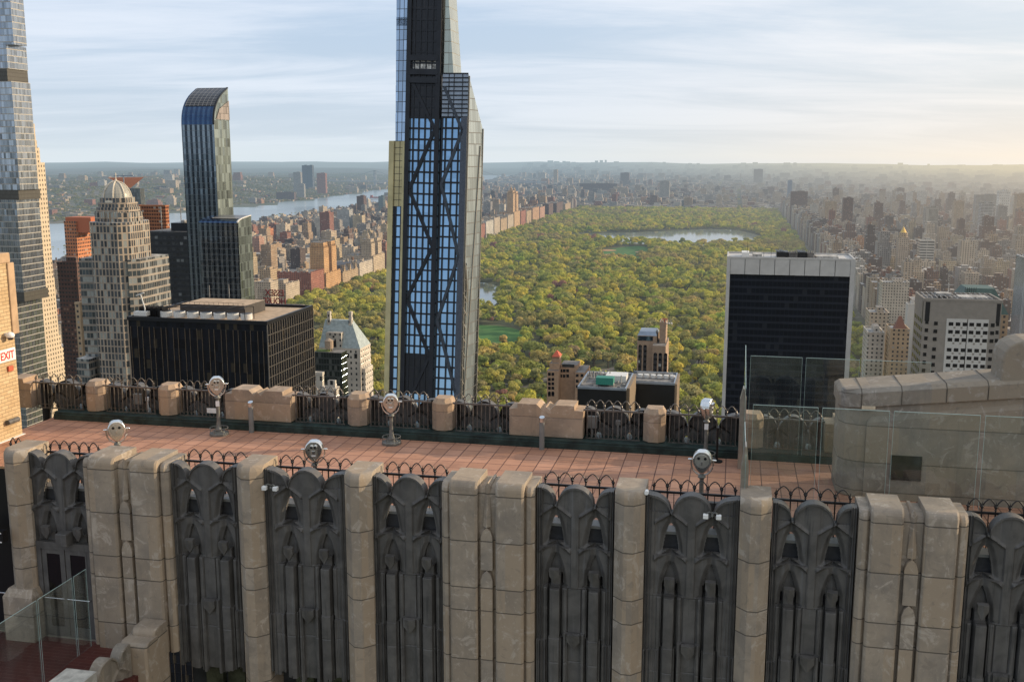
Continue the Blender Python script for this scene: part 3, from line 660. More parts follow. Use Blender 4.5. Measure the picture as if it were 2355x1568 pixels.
b = MB(); b.lathe([(.0,-.0),(.12,0),(.14,.06),(.12,.12),(.05,.17),(0,.18)], XB+.17, cmr.y, 18); o = b
b.v = [(p[0],p[1],p[2]+cmr.z) for p in b.v]; b.box(XB,cmr.y-.05,cmr.z+.03,XB+.15,cmr.y+.05,cmr.z+.14); b.build('housing', m_white, t, smooth=False)
b = MB(); b.lathe([(0,-.10),(.06,-.085),(.095,-.04),(.10,0)], XB+.17, cmr.y, 18); b.v = [(p[0],p[1],p[2]+cmr.z) for p in b.v]; b.build('lens_dome', m_dglass, t, smooth=True)
p = atX(22,968,XB); p2 = atX(40,957,XB); b = MB(); b.tube([(XB+.09,p.y-.22,p.z-.0),(XB+.09,p.y+.30,p.z-.0)], .085, 14); tag(b.build('wall_lamp', m_cast, None, origin=(XB,p.y,p.z)), 'black cylindrical lamp lying flat against the brick wall', 'lamp')

# ---------------------------------------------------------------- glass screens
def pane(name, pts, label, group, par=None):
    """a pane between four corners (bottom left, bottom right, top right, top left) with a green edge"""
    P = [Vector(p) for p in pts]; n = (P[1]-P[0]).cross(P[3]-P[0]).normalized()*.008
    t = thing(name, label, 'glass screen', tuple((P[0]+P[1])/2), group)
    b = MB(); b.hexa([P[0]-n,P[1]-n,P[1]+n,P[0]+n],[P[3]-n,P[2]-n,P[2]+n,P[3]+n]); b.build('glass', m_glass, t)
    b = MB(); b.tube([P[3],P[2]], .008, 4); b.tube([P[0],P[3]], .005, 4); b.tube([P[1],P[2]], .005, 4); b.build('edge', m_glassedge2, t); return t
m_glassedge2 = simple('pale_glass_edge', (.42,.55,.52), .2, 0, var=.1)
for (a, c_), l in zip(((.60,2.12),(2.22,3.75),(3.85,5.76),(5.87,7.9)), ('between the upright glass fin and the railing','in front of the left end of the big grey stone wall','in front of the dark square opening in the grey stone wall','at the right edge in front of the grey stone wall')):
    pane('glass_screen', ((a,25.35,FL+.05),(c_,25.35,FL+.05),(c_,25.35,234.06),(a,25.35,234.06)), 'tall clear glass screen '+l, 'near glass screens')
for (a, c_), l in zip(((.61,2.09),(2.20,3.70),(3.80,5.66)), ('before the dark slab','across the slab\'s white edge','before the hazy city')):
    pane('glass_screen', ((a,31.25,FL+.25),(c_,31.25,FL+.25),(c_,31.25,234.16),(a,31.25,234.16)), 'tall clear glass screen at the far parapet, '+l, 'far glass screens')
pane('glass_fin', ((.45,27.9,FL+.02),(.45,31.1,FL+.02),(.45,31.1,234.5),(.45,27.9,233.9)), 'far pane of the upright glass fin seen edge-on', 'glass fin panes')
pane('glass_fin', ((.46,24.5,FL+.9),(.46,27.8,FL+.02),(.46,27.8,233.0),(.46,24.5,233.0)), 'near pane of the upright glass fin ending on the near pier', 'glass fin panes')
b = MB(); b.box(.34,30.3,FL,.52,30.75,233.0); b.hexa([(.34,30.3,233.0),(.52,30.3,233.0),(.52,30.75,233.0),(.34,30.75,233.0)],[(.42,30.3,233.35),(.45,30.3,233.35),(.45,30.75,233.35),(.42,30.75,233.35)])
tag(b.build('steel_post', m_steelpost, None, origin=(.43,30.5,FL)), 'tall brushed metal post at the foot of the glass fin by the far railing', 'post')
b = MB(); b.box(.36,24.6,231.75,.54,25.1,232.65); b.hexa([(.36,24.6,232.65),(.54,24.6,232.65),(.54,25.1,232.65),(.36,25.1,232.65)],[(.44,24.6,233.2),(.47,24.6,233.2),(.47,25.1,233.2),(.44,25.1,233.2)])
tag(b.build('steel_post', m_steelpost, None, origin=(.45,24.8,231.75)), 'short pale metal clamp post holding the glass fin on the near pier', 'post')
b = MB(); b.tube([(-.27,30.9,FL+.02),(-.27,30.9,FL+1.02)], .033, 12); b.cyl(-.27,30.9,FL,FL+.03,.17,20); b.tube([(-.27,30.9,FL+.96),(-.27,30.9,FL+1.06)], .045, 12)
tag(b.build('queue_post', m_black, None, origin=(-.27,30.9,FL)), 'black queue barrier post beside the sideways viewer', 'queue post')
# balustrade on the lower terrace, running north to the near wall
ys = [18.5,21.6,22.99,23.5]; lb = ['nearest pane of the low glass balustrade at the lower left corner','middle pane of the low glass balustrade in front of the double door','short last pane of the low glass balustrade against the stone pier']
ys = [17.0,21.55,23.0,25.2]
for k in range(3):
    y0, y1 = ys[k]+.03, min(ys[k+1]-.03, 23.58); 
    pane('glass_balustrade', ((-16.72,y0,226.87),(-16.72,y1,226.87),(-16.72,y1,229.08),(-16.72,y0,229.08)), lb[k], 'low glass balustrade panes')

# ---------------------------------------------------------------- big grey stone wall on the right
sw = thing('stone_wall', 'massive grey limestone wall with sloping coping on the right side of the terrace', 'wall', (5.5,28.9,FL))
b = MB(); X0, X1 = 2.95, 10.0
def zt(x, off=0): return 233.84+(x-3.3)*.113-off
def fr(x, y): return (x, y)
b.hexa([(3.42,28.3,FL),(X1,28.3,FL),(X1,29.9,FL),(X0,29.9,FL),(X0,28.75,FL),(3.1,28.45,FL)], [(3.42,28.3,zt(3.42,.42)),(X1,28.3,zt(X1,.42)),(X1,29.9,zt(X1,.42)),(X0,29.9,zt(X0,.42)),(X0,28.75,zt(X0,.42)),(3.1,28.45,zt(3.1,.42))])
b.build('wall', m_stone_wall, sw, bevel=.03, seg=3)
b = MB(); yy = 28.22
q0 = [(2.90,28.70,zt(2.9,.42)),(3.06,28.38,zt(3.0,.42)),(3.40,yy,zt(3.4,.42)),(X1,yy,zt(X1,.42)),(X1,30.0,zt(X1,.42)),(2.90,30.0,zt(2.9,.42))]
q1 = [(x,y,zt(x,.04)) for x, y, z in q0]; q2 = [(max(x,3.0),min(max(y,28.40),29.85),zt(x,-.07)) for x, y, z in q0]
b.hexa(q0, q1); b.hexa(q1, q2); b.build('coping', m_stone_wall, sw, bevel=.03, seg=3)
b = MB()
b.hexa([(3.62,28.24,FL),(X1,28.24,FL),(X1,28.4,FL),(3.62,28.4,FL)], [(3.62,28.24,zt(3.62,.85)),(X1,28.24,zt(X1,.62)),(X1,28.4,zt(X1,.62)),(3.62,28.4,zt(3.62,.85))])
b.hexa([(3.62,28.24,zt(3.62,.85)),(X1,28.24,zt(X1,.62)),(X1,28.31,zt(X1,.62)),(3.62,28.31,zt(3.62,.85))], [(3.72,28.30,zt(3.7,.70)),(X1,28.30,zt(X1,.50)),(X1,28.31,zt(X1,.50)),(3.72,28.31,zt(3.7,.70))])
b.build('wall_face', m_stone_wall, sw, bevel=.03, seg=3)
# joints of the coping as thin dark mortar lines
for xj in (atY(2022,905,28.2).x, atY(2205,890,28.2).x if False else atY(2068,893,28.2).x+.3, 5.5, 6.75): pass
b = MB()
for xj in (3.45,4.45,5.55,6.55): b.box(xj-.012,28.210,zt(xj,.40),xj+.012,28.30,zt(xj,.05)); b.hexa([(xj-.012,28.215,zt(xj,.04)),(xj+.012,28.215,zt(xj,.04)),(xj+.012,29.9,zt(xj,.04)),(xj-.012,29.9,zt(xj,.04))],[(xj-.012,28.40,zt(xj,-.075)),(xj+.012,28.40,zt(xj,-.075)),(xj+.012,29.8,zt(xj,-.075)),(xj-.012,29.8,zt(xj,-.075))])
b.build('mortar_joints', simple('dark_mortar', (.08,.07,.055), .9), sw)
a1 = atY(2050,1046,28.22); a2 = atY(2117,1106,28.22)
b = MB(); b.box(a1.x,28.20,a2.z,a2.x,28.235,a1.z); b.build('dark_opening', m_dglass, sw)
a1 = atY(2005,868,28.2); b = MB(); b.box(3.46,28.17,233.42-.0,3.80,28.215,233.50); b.build('bracket', simple('cream_bracket', (.55,.46,.33), .6), sw)
# rounded block standing on the wall
b = MB(); pr = [(6.85,234.2),(6.85,234.85),(6.90,235.05),(7.0,235.2),(7.15,235.3),(7.35,235.36),(7.6,235.38),(10,235.38),(10,234.2)]
n = len(pr); b.add([(x,28.35,z) for x, z in pr]+[(x,29.5,z) for x, z in pr], [tuple(range(n)), tuple(range(2*n-1,n-1,-1))]+[(i,(i+1)%n,(i+1)%n+n,i+n) for i in range(n)])
b.build('rounded_block', m_stone_wall, sw, bevel=.06, seg=3)

# ---------------------------------------------------------------- wall running towards the camera at the lower left
sl_ = thing('side_parapet', 'grey stone and cast tracery parapet running forward from the near wall at lower left', 'wall', (-14.2,21,226))
b = MB(); pier_profile(b, -15.02,-14.36,22.85,23.5,222,227.88,ch=.05,r=.16); pier_profile(b, -15.10,-14.33,22.4,22.98,222,227.70,ch=.05,r=.16)
b.build('stepped_pier', m_stone, sl_, bevel=.02)
b = MB(); pier_profile(b, -15.25,-14.45,19.4,20.5,222,227.95,ch=.12,r=.20); b.build('cap_block', simple('pale_weathered_stone', (.42,.40,.35), .85, var=.25, scale=5), sl_, bevel=.03, seg=3)
me = PANEL[1.85].copy(); me.materials[0] = m_stone_wall
o = child(me, 'gothic_panel', sl_, (-14.80+14.2, 21.4-21, -226-4.5), PI/2); o['label'] = 'cast tracery panel seen from its end'
# ---------------------------------------------------------------- floodlights, cabinets and small boxes
def cabinet(name, x, y, z, w_, d, h_, label, cat, mat=m_boxgrey, bev=.02, feet=True):
    b = MB(); b.box(x-w_/2,y-d/2,z,x+w_/2,y+d/2,z+h_)
    if feet: b.box(x-.03,y-.03,FL,x+.03,y+.03,z)
    return tag(b.build(name, mat, None, origin=(x,y,z), bevel=bev), label, cat)
p = atY(320,912,32.1); cabinet('junction_box', p.x, 32.02, p.z-.25, .30, .14, .38, 'grey electrical box behind the far railing at the left', 'electrical box')
p = atY(342,918,32.1); cabinet('junction_box', p.x, 32.02, p.z-.05, .12, .08, .16, 'small pale electrical box right of the bigger grey one', 'electrical box', m_white)
p = atY(1352,975,32.1); cabinet('junction_box', p.x+.15, 32.02, p.z-.1, .32, .14, .40, 'grey electrical box behind the far railing right of the middle pier', 'electrical box')
p = atY(1404,975,32.1); cabinet('junction_box', p.x+.25, 32.02, p.z, .16, .08, .16, 'small grey electrical box on a stand behind the far railing', 'electrical box')
p = atY(795,1545/1.63,31.7); cabinet('rail_plaque', atY(492,945,31.68).x-.1, 31.70, atY(492,945,31.68).z-.08, .34, .012, .17, 'white perforated plate fixed low on the far railing', 'plaque', m_white, .002, False)
p = atY(1633,1190/1,25.0); cabinet('floodlight', atY(1634,1145,24.95).x+.12, 24.95, 231.25, .36, .16, .42, 'dark grey floodlight box standing behind the near wall on the right', 'floodlight', m_cast)
p = atY(705,1120,24.9); cabinet('floodlight', atY(708,1118,24.95).x, 24.95, 231.45, .30, .14, .30, 'dark grey floodlight box standing behind the near wall on the left', 'floodlight', m_cast)
for u, v, l in ((622,1121,'cluster of small white camera lights on the gothic panel left of centre'),(1638,1186,'cluster of small white camera lights on the gothic panel at the right')):
    p = atY(u, v, YF+.12); t = thing('camera_light', l, 'floodlight', (p.x,p.y,p.z), 'small white camera lights')
    for s in (-1, 1):
        b = MB(); b.box(p.x+s*.15-.06,p.y-.09,p.z-.06,p.x+s*.15+.06,p.y+.03,p.z+.045); b.build('lamp', m_white, t, bevel=.012)
    b = MB(); b.tube([(p.x-.15,p.y,p.z+.04),(p.x-.07,p.y-.02,p.z+.10),(p.x,p.y+.05,p.z+.05),(p.x+.08,p.y-.02,p.z+.09),(p.x+.15,p.y,p.z+.03)], .016, 6); b.tube([(p.x,p.y+.3,p.z-.05),(p.x,p.y,p.z)], .03, 6); b.build('bracket', m_greymetal, t)
for u, v, l in ((1445,1128,'small white sensor on the top of the gothic panel right of the middle pier'),(1428+74,1131,'round white camera on the dark flute beside the narrow pier')):
    p = atY(u if u < 1460 else 1427, v, YF+.25)
p = atY(1487,1132,YF+.28); b = MB(); b.tube([(p.x,p.y+.1,p.z),(p.x,p.y-.05,p.z)], .05, 16); tag(b.build('round_camera', m_white, None, origin=p), 'small round white camera on the dark flute right of a narrow pier', 'security camera')
p = atY(3,1232,YF-.3); b = MB(); b.box(p.x-.9,p.y-.1,p.z-.16,p.x+.12,p.y+.1,p.z+.16); b.build
t = thing('lit_sign', 'black sign box with two white light strips cut by the left edge', 'sign', (p.x-.3,p.y,p.z))
b.build('box', m_black, t); b = MB(); b.box(p.x-.9,p.y-.11,p.z+.10,p.x+.08,p.y-.10,p.z+.13); b.box(p.x-.9,p.y-.11,p.z-.15,p.x+.08,p.y-.10,p.z-.12); b.build('light_strip', m_white, t)
# ================================================================== THE TOWERS
def quadgrid(b, P00, P10, P11, P01, vcols, hrows, wv, wh, d, m=0, nrm=None):
    """bars over a four-cornered facade: vcols / hrows are positions 0..1 across and up"""
    P00, P10, P11, P01 = map(Vector, (P00,P10,P11,P01)); n = nrm or (P10-P00).cross(P01-P00).normalized()
    for s in vcols: b.bar(P00.lerp(P10, s), P01.lerp(P11, s), wv, d, n, m)
    for t_ in hrows: b.bar(P00.lerp(P01, t_), P10.lerp(P11, t_), wh, d*.8, n, m)
    return n
def lin(n, a=0., c_=1.): return [a+(c_-a)*i/n for i in range(n+1)]
m_darkmetal = simple('charcoal_metal', (.016,.018,.023), .45, .3, haze=True, var=.2, scale=.3)
m_bronze = simple('bronze_cladding', (.46,.40,.22), .45, .3, haze=True, var=.15, scale=.2)
m_greymet = simple('grey_metal_cladding', (.26,.30,.35), .4, .5, haze=True, var=.15, scale=.2)
m_palemet = simple('pale_steel_edge', (.24,.23,.20), .4, .4, haze=True, var=.1, scale=.2)
m_blueglass = glass_wall('blue_mirror_glass', (.30,.46,.62), .95, .04, 2.1, 3.2, mw=.0, mh=.0, vary=.35, wobble=.012)
m_darkglass = glass_wall('dark_mirror_glass', (.10,.11,.12), .8, .08, 1.7, 3.4, mw=.05, mh=.05, vary=.6)
m_voidglass = glass_wall('black_louvres_and_reflection', (.012,.012,.014), .3, .3, 2.4, 3.2, mull=(.03,.03,.035), mw=.04, mh=.06, vary=.5)
m_goldglass = glass_wall('pale_gold_glass', (.50,.50,.40), .75, .14, 1.6, 3.2, mull=(.20,.19,.15), mw=.05, mh=.06, vary=.35)
m_sideglass = glass_wall('east_face_glass', (.37,.43,.45), .60, .22, 1.5, 3.2, mull=(.07,.07,.07), mw=.06, mh=.07, vary=.55)

# ---- the tapering skyscraper in the middle
def Yp(z): return 262+38*z/300.            # the south face leans back as it rises
def fz(u, v):                              # point of the leaning face seen at u, v
    X, Y, z = ray(u, v); t = (262+38*H/300.)/(Y-38*z/300.); return Vector((X*t, Y*t, H+z*t))
cs = thing('glass_skyscraper', 'slender tapering dark glass skyscraper with diagonal braces, cut off by the top of the picture', 'skyscraper', (-90,275,0))
def facet(u0b, u1b, u0t, u1t, vt, vb=1010):
    return fz(u0b, vb), fz(u1b, vb), fz(u1t, vt), fz(u0t, vt)
def ext(P00, P10, P11, P01):               # prolong the facet to the ground
    def g_(a, t): k = a.z/(t.z-a.z); return a+(a-t)*k
    return g_(P00,P01), g_(P10,P11), P11, P01
def vol(fc, depth, mats, name, par, mset=(0,1), dx=0):
    a, b_, c_, d = fc; q = MB(); D = Vector((dx, depth, 0))
    q.add([a,b_,c_,d,a+D,b_+D,c_+D,d+D], [(0,1,2,3)], mset[0]); q.add([a,b_,c_,d,a+D,b_+D,c_+D,d+D], [(1,5,6,2),(4,0,3,7),(5,4,7,6),(3,2,6,7)], mset[1]); return q.build(name, mats, par)
# middle mass, dark louvred top over blue glass
Mt = ext(*facet(920,995,941,1021,-60)); Mm = [Mt[0].lerp(Mt[3], .0), Mt[1], Mt[2], Mt[3]]
vol(Mt, 14, [m_blueglass, m_darkmetal], 'curtain_wall', cs)
def onf(fc, u, v):                         # s,t on facet from picture position
    p = fz(u, v); a, b_, c_, d = fc; t_ = (p.z-a.z)/(d.z-a.z); L = a.lerp(d, t_); Rr = b_.lerp(c_, t_); return (p.x-L.x)/(Rr.x-L.x), t_
n_ = (Mt[1]-Mt[0]).cross(Mt[3]-Mt[0]).normalized()
def sub(fc, s0, s1, t0, t1, off=0):
    a, b_, c_, d = fc; o = n_*off
    P = lambda s, t_: a.lerp(d, t_).lerp(b_.lerp(c_, t_), s)+o
    return P(s0,t0), P(s1,t0), P(s1,t1), P(s0,t1)
tv = lambda v: onf(Mt, 960, v)[1]
b = MB(); S = sub(Mt, .0, 1, tv(270), 1, .25); b.add(S, [(0,1,2,3)]); b.build('dark_louvres', m_voidglass, cs)
b = MB(); S = sub(Mt, .12, .84, tv(905), tv(812), .25); b.add(S, [(0,1,2,3)]); b.build('painted_reflection', m_voidglass, cs)  # dark sheet painting the buildings mirrored in the lower glass
rows = [tv(920-25.0*k*(1+.0)) for k in range(0, 40)]
b = MB(); quadgrid(b, *Mt, [.216,.38,.56,.73], [r for r in rows if r < 1], .34, .5, .5)
quadgrid(b, *Mt, [.055,.92], [], 1.3, .8, .9); b.build('mullion_grid', m_darkmetal, cs)
b = MB()
zig = [(.16,905),(.86,745+62),(.10,620),(.86,405+95),(.10,405+0),(.86,275+45),(.12,180)]
zz = [(.35,tv(905)),(.85,tv(817)),(.12,tv(687)),(.86,tv(566)),(.13,tv(436)),(.85,tv(296)),(.15,tv(186))]
for k in range(len(zz)-1):
    P = lambda q: Mt[0].lerp(Mt[3], q[1]).lerp(Mt[1].lerp(Mt[2], q[1]), q[0])
    b.bar(P(zz[k]), P(zz[k+1]), .85, .62, n_)
for v in (134,185,166): S = sub(Mt, .08, .92, tv(v)-.006, tv(v)+.006, .5); b.bar((S[0]+S[3])/2, (S[1]+S[2])/2, 1.6, .5, n_)
b.build('diagonal_braces', m_darkmetal, cs)
# plant floor half way up
S = sub(Mt, .18, .84, tv(160), tv(139), .32); b = MB(); b.add(S, [(0,1,2,3)]); b.build('plant_floor', simple('pale_plant_floor', (.42,.42,.40), .6, haze=True, var=.8, scale=.9), cs)
# right mass
Rt = ext(*facet(995,1056,1020,1077.5,170)); a1, a2 = Rt[1].copy(), Rt[2].copy()
e0 = atX(1102,925,fz(1056,925).x); D0 = 17.
b = MB(); a, b_, c_, d = Rt
Bk = [Vector((b_.x+.3, b_.y+19, 0)), Vector((c_.x+2.3, c_.y+8, fz(1090,300).z+0)), Vector((d.x, d.y+8, fz(1090,300).z)), Vector((a.x, a.y+19, 0))]
b.add([a,b_,c_,d], [(0,1,2,3)], 0); b.add([b_,Bk[0],Bk[1],c_], [(0,1,2,3)], 1); b.add([Bk[0],Bk[3],Bk[2],Bk[1],d,c_], [(0,1,2,3),(3,2,4,5)], 1)
b.build('curtain_wall', [m_blueglass, m_sideglass], cs)
b = MB(); rt = lambda v: onf(Rt, 1040, v)[1]
quadgrid(b, *sub(Rt,0,1,0,rt(270)), [.02,.16,.42,.67], [rt(920-25.0*k)/rt(270) for k in range(0,27)], .34, .5, .5, nrm=n_); quadgrid(b, *sub(Rt,0,1,0,rt(270)), [], [], 1.8, .8, .6, nrm=n_); b.build('mullion_grid', m_darkmetal, cs); b = MB(); quadgrid(b, *sub(Rt,0,1,0,rt(270)), [.89], [], 1.8, .8, .6, nrm=n_); b.build('corner_pier', simple('blue_grey_metal', (.075,.085,.105), .4, .5, haze=True), cs)
b = MB(); zz = [(.90,rt(900)),(.08,rt(720)),(.86,rt(560)),(.86,rt(455)),(.14,rt(330)),(.10,rt(205))]
zz = [(.82,rt(902)),(.05,rt(738)),(.80,rt(588)),(.05,rt(425)),(.82,rt(301)),(.06,rt(200))]
for k in range(len(zz)-1):
    P = lambda q: a.lerp(d, q[1]).lerp(b_.lerp(c_, q[1]), q[0]); b.bar(P(zz[k]), P(zz[k+1]), .8, .6, n_)
b.build('diagonal_braces', simple('brace_metal', (.05,.058,.07), .4, .5, haze=True), cs)
b = MB(); S = sub(Rt, -.01, 1.01, rt(270), 1.0, .3); b.add(S, [(0,1,2,3)]); b.build('crown_cladding', m_greymet, cs)
b = MB(); quadgrid(b, *S, [.25,.45,.78], lin(10), .16, .34, .2, nrm=n_); b.build('crown_joints', m_darkmetal, cs)
b = MB(); ox_ = Vector((.12,0,0)); b.add([p+ox_ for p in (b_, Bk[0], Bk[0].lerp(Bk[1], .83), b_.lerp(c_, .80))], [(0,1,2,3)]); b.build('lower_east_glass', glass_wall('dark_east_glass', (.10,.11,.11), .8, .12, 1.5, 3.2, mull=(.05,.05,.05), mw=.06, mh=.07, vary=.7), cs)
# diagonals and bands of the sunlit east face
b = MB(); E0, E1, E2, E3 = b_, Bk[0], Bk[1], c_; ne = (E1-E0).cross(E3-E0).normalized()
quadgrid(b, E0, E1, E2, E3, [.04,.96], [i/64 for i in range(50)], .45, .34, .3, nrm=ne); quadgrid(b, *[E0,E1,E1.lerp(E2,.8),E0.lerp(E3,.8)], [.25,.5,.75], [], .22, .2, .3, nrm=ne)
P = lambda s, t_: E0.lerp(E3, t_).lerp(E1.lerp(E2, t_), s)
for s0, t0, s1, t1 in ((.1,.10,.9,.34),(.9,.34,.1,.62),(.1,.0,.9,.16),(.1,.62,.8,.97),(.9,.1,.1,.34),(.1,.80,.9,.60),(.9,.46,.1,.26),(.1,.46,.9,.62)): b.bar(P(s0,t0), P(s1,t1), .55, .35, ne)
b.build('east_braces', m_palemet, cs)
# left mass: bronze lower part, stepped glass above
Lt = ext(*facet(884,921,898,936,325)); vol(Lt, 15, [m_blueglass, m_bronze], 'curtain_wall', cs)
b = MB(); lt = lambda v: onf(Lt, 910, v)[1]
S = sub(Lt, 0, 1, lt(475), 1, .2); b.add(S, [(0,1,2,3)]); b.build('bronze_panel', m_bronze, cs)
b = MB(); quadgrid(b, *sub(Lt,0,1,0,lt(475)), [.32,.42,.74], [lt(920-25.0*k)/lt(475) for k in range(0,18)], .4, .5, .35, nrm=n_); quadgrid(b, *sub(Lt,0,1,lt(475),1), [.3,.6], lin(10), .1, .12, .3, nrm=n_); b.build('mullion_grid', m_darkmetal, cs); b = MB(); quadgrid(b, *Lt, [.1,.93], [], 1.5, .8, .6, nrm=n_); b.build('bronze_pier', m_bronze, cs)
b = MB()
for k in range(5):
    v0 = [325,262,197,118,60][k]; v1 = [262,197,118,40,-60][k]; f = [fz(909.5+k*.6,v0), fz(937,v0), fz(940,v1), fz(909.5+k*.6,v1)]; D = Vector((0,9,0)); b.hexa([f[0],f[1],f[1]+D,f[0]+D],[f[3],f[2],f[2]+D,f[3]+D])
b.build('stepped_glass', glass_wall('pale_blue_glass', (.50,.60,.72), .85, .06, 1.3, 2.9, mull=(.05,.055,.06), mw=.14, mh=.06, vary=.7), cs)
# slim pale edge rising above the right mass
a1 = fz(1019,170); b = MB(); T = [fz(1018,172), fz(1041,172), fz(1026,-60), fz(1020,-60)]; D = Vector((0,10,0))
b.hexa([T[0]+D*.1,T[1]+D*.1,T[1]+D,T[0]+D],[T[3]+D*.1,T[2]+D*.1,T[2]+D,T[3]+D]); b.build('pale_fin', m_goldglass, cs)

# ---- generic box tower helpers
def slab(par, x0, y0, x1, y1, z0, z1, mat, name='wall', top=None, **k):
    b = MB(); b.box(x0,y0,z0,x1,y1,z1,0,top=1 if top else None); return b.build(name, [mat, top] if top else mat, par, **k)
m_roofgrey = simple('grey_roof', (.16,.15,.14), .9, haze=True, var=.4, scale=.25)
m_rooftan = simple('tan_gravel_roof', (.42,.31,.21), .95, haze=True, var=.2, scale=.4)
m_rooftop = simple('pale_roof', (.34,.33,.31), .9, haze=True, var=.5, scale=.3)
m_white_h = simple('white_metal', (.62,.61,.58), .5, haze=True, var=.15)
m_blackmet = simple('black_steel', (.008,.009,.012), .4, .2, haze=True, var=.3, scale=.2)
m_rust = simple('water_tank_wood', (.20,.11,.06), .9, haze=True, var=.3)
def water_tank(par, x, y, z, r=2.2, h=4, mat=None, legs=2.):
    b = MB(); b.cyl(x,y,z+legs,z+legs+h,r,14); b.cyl(x,y,z+legs+h,z+legs+h+r*.6,r*1.08,14,r2=.1)
    for i in range(4): b.box(x+r*.7*math.cos(PI/4+i*PI/2)-.15,y+r*.7*math.sin(PI/4+i*PI/2)-.15,z,x+r*.7*math.cos(PI/4+i*PI/2)+.15,y+r*.7*math.sin(PI/4+i*PI/2)+.15,z+legs)
    return b.build('water_tank', mat or m_rust, par)

# ---- black box office block (left of centre)
hb = thing('office_block', 'wide low-topped black glass office block with white cooling fans on its tan roof', 'office building', (-200,350,0))
y0 = 330; x0 = atY(295,737,y0).x; x1 = atY(613,746,y0).x; z1 = 182.6; y1 = y0+40
m_bk = facade('black_office_glass', (.006,.008,.013), (.010,.013,.020), 1.55, 3.75, (.04,.96), (.12,.98), .25, .06, ox=x0, vary=.8, bright=(.04,.034,.026), pb=.10, spec=.25)
slab(hb, x0,y0,x1,y1,0,z1,m_bk)
b = MB()
for i in range(23): xx = x0+(x1-x0)*(i+.35+(.18 if i % 2 else 0))/23; b.box(xx-.045,y0-.25,0,xx+.045,y0,z1-2.2)
b.build('bronze_fins', simple('fin_bronze', (.20,.155,.11), .45, .3, haze=True), hb)
b = MB(); quadgrid(b, (x1,y0,0),(x1,y1,0),(x1,y1,z1),(x1,y0,z1), lin(20), [k/49 for k in range(49)], .34, .22, .35, nrm=Vector((1,0,0))); b.build('steel_grid', simple('grid_steel', (.13,.12,.11), .4, .4, haze=True), hb)
b = MB(); 
for q in ((x0-.3,y0-.3,x1+.3,y0+.5),(x0-.3,y1-.5,x1+.3,y1+.3),(x0-.3,y0+.5,x0+.5,y1-.5),(x1-.5,y0+.5,x1+.3,y1-.5)): b.box(q[0],q[1],z1,q[2],q[3],z1+1.3)
b.build('parapet', m_blackmet, hb)
b = MB(); b.box(x0+.5,y0+.5,z1-.5,x1-.5,y1-.5,z1+.35); b.build('roof', m_rooftan, hb)
pa_, pb_ = atZ(664,748,z1+1), 0
hx0 = atY(389,707,y0+16).x; hx1 = atY(571,710,y0+16).x
slab(hb, x0+13,y0+13,x1-14.5,y0+30,z1+.3,z1+4.3,simple('dark_penthouse',(.05,.045,.042),.7,haze=True,var=.2,scale=.3),'roof_house',top=m_rooftan)
for i in range(7):
    cx_ = x0+12+i*5.15; t_ = MB(); t_.cyl(cx_,y0+5.2,z1+.9,z1+2.9,2.05,20); f_ = t_.build('cooling_fan', m_white_h, hb)
    q = MB(); q.cyl(cx_,y0+5.2,z1+2.91,z1+2.98,1.7,20); q.build('fan_grille', m_blackmet, f_)
b = MB()
for xx in (x0+11,x1-9): b.box(xx-.1,y0+2,z1+.5,xx+.1,y0+2.2,z1+5); b.box(xx-.1,y0+9,z1+.5,xx+.1,y0+9.2,z1+5)
for yy in (y0+2.1,y0+9.1): b.box(x0+11,yy-.08,z1+4.8,x1-9,yy+.08,z1+5)
for i in range(8): b.box(x0+11+i*4.4,y0+2,z1+4.85,x0+11.15+i*4.4,y0+9.2,z1+4.98)
for i in range(12): b.box(x0+2+i*.9,y0+4,z1+.4,x0+2.12+i*.9,y0+8,z1+3.2 if i % 2 else z1+4.4)
for i in range(14): b.box(x0+13+i*1.9,y0+13.2,z1+4.3,x0+13.08+i*1.9,y0+13.28,z1+5.3)
b.box(x0+13,y0+13.2,z1+5.2,x1-14.5,y0+13.28,z1+5.3); b.build('roof_frame', m_blackmet, hb)
b = MB(); b.tube([(x0+5,y0+3,z1+1.3),(x0+5,y0+3,z1+4),(x0+3.6,y0+3,z1+9)], .25, 6); b.tube([(x0+1.8,y0+3,z1+8.4),(x0+5,y0+3,z1+9.5)], .2, 6); b.box(x0+1,y0+2,z1+1.3,x0+6,y0+4.5,z1+2.8); b.build('davit_crane', m_white_h, hb)
b = MB(); 
for xx, hh in ((x0+17,4.5),(x0+25,5),(x0+36,4)): b.tube([(xx,y0+28,z1+5),(xx,y0+28,z1+5+hh)], .08, 4)
b.lathe([(0,0),(1.3,0),(1.2,.6),(.6,1.3),(0,1.6)], x0+27, y0+15, 14); 
b.build('antennas', m_rooftop, hb)

# ---- marble framed slab (right)
so_ = thing('office_tower', 'dark glass office slab framed in white marble with rooftop machinery', 'office building', (30,600,0))
y0, y1 = 590, 622; x0, x1 = -3.5, 64.7; z1 = 184.2
m_marble = simple('white_travertine', (.47,.455,.43), .6, haze=True, var=.08, scale=.15)
m_sol = facade('black_ribbon_glass', (.012,.016,.026), (.006,.009,.016), 2.3, 3.9, (.03,.97), (.30,.98), .35, .08, ox=x0, vary=.4, bright=(.018,.021,.028), pb=.08, line=(.05,(.016,.018,.022)), spec=.18)
slab(so_, x0+1.9,y0+1.2,x1-2.4,y1,0,z1-8.6,m_sol,'glass_wall')
b = MB(); b.box(x0,y0,0,x0+1.9,y1,z1); b.box(x1-2.4,y0,0,x1,y1,z1); b.box(x0+1.9,y0+.2,z1-8.8,x1-2.4,y1,z1-.004); b.build('marble_frame', m_marble, so_)
b = MB()
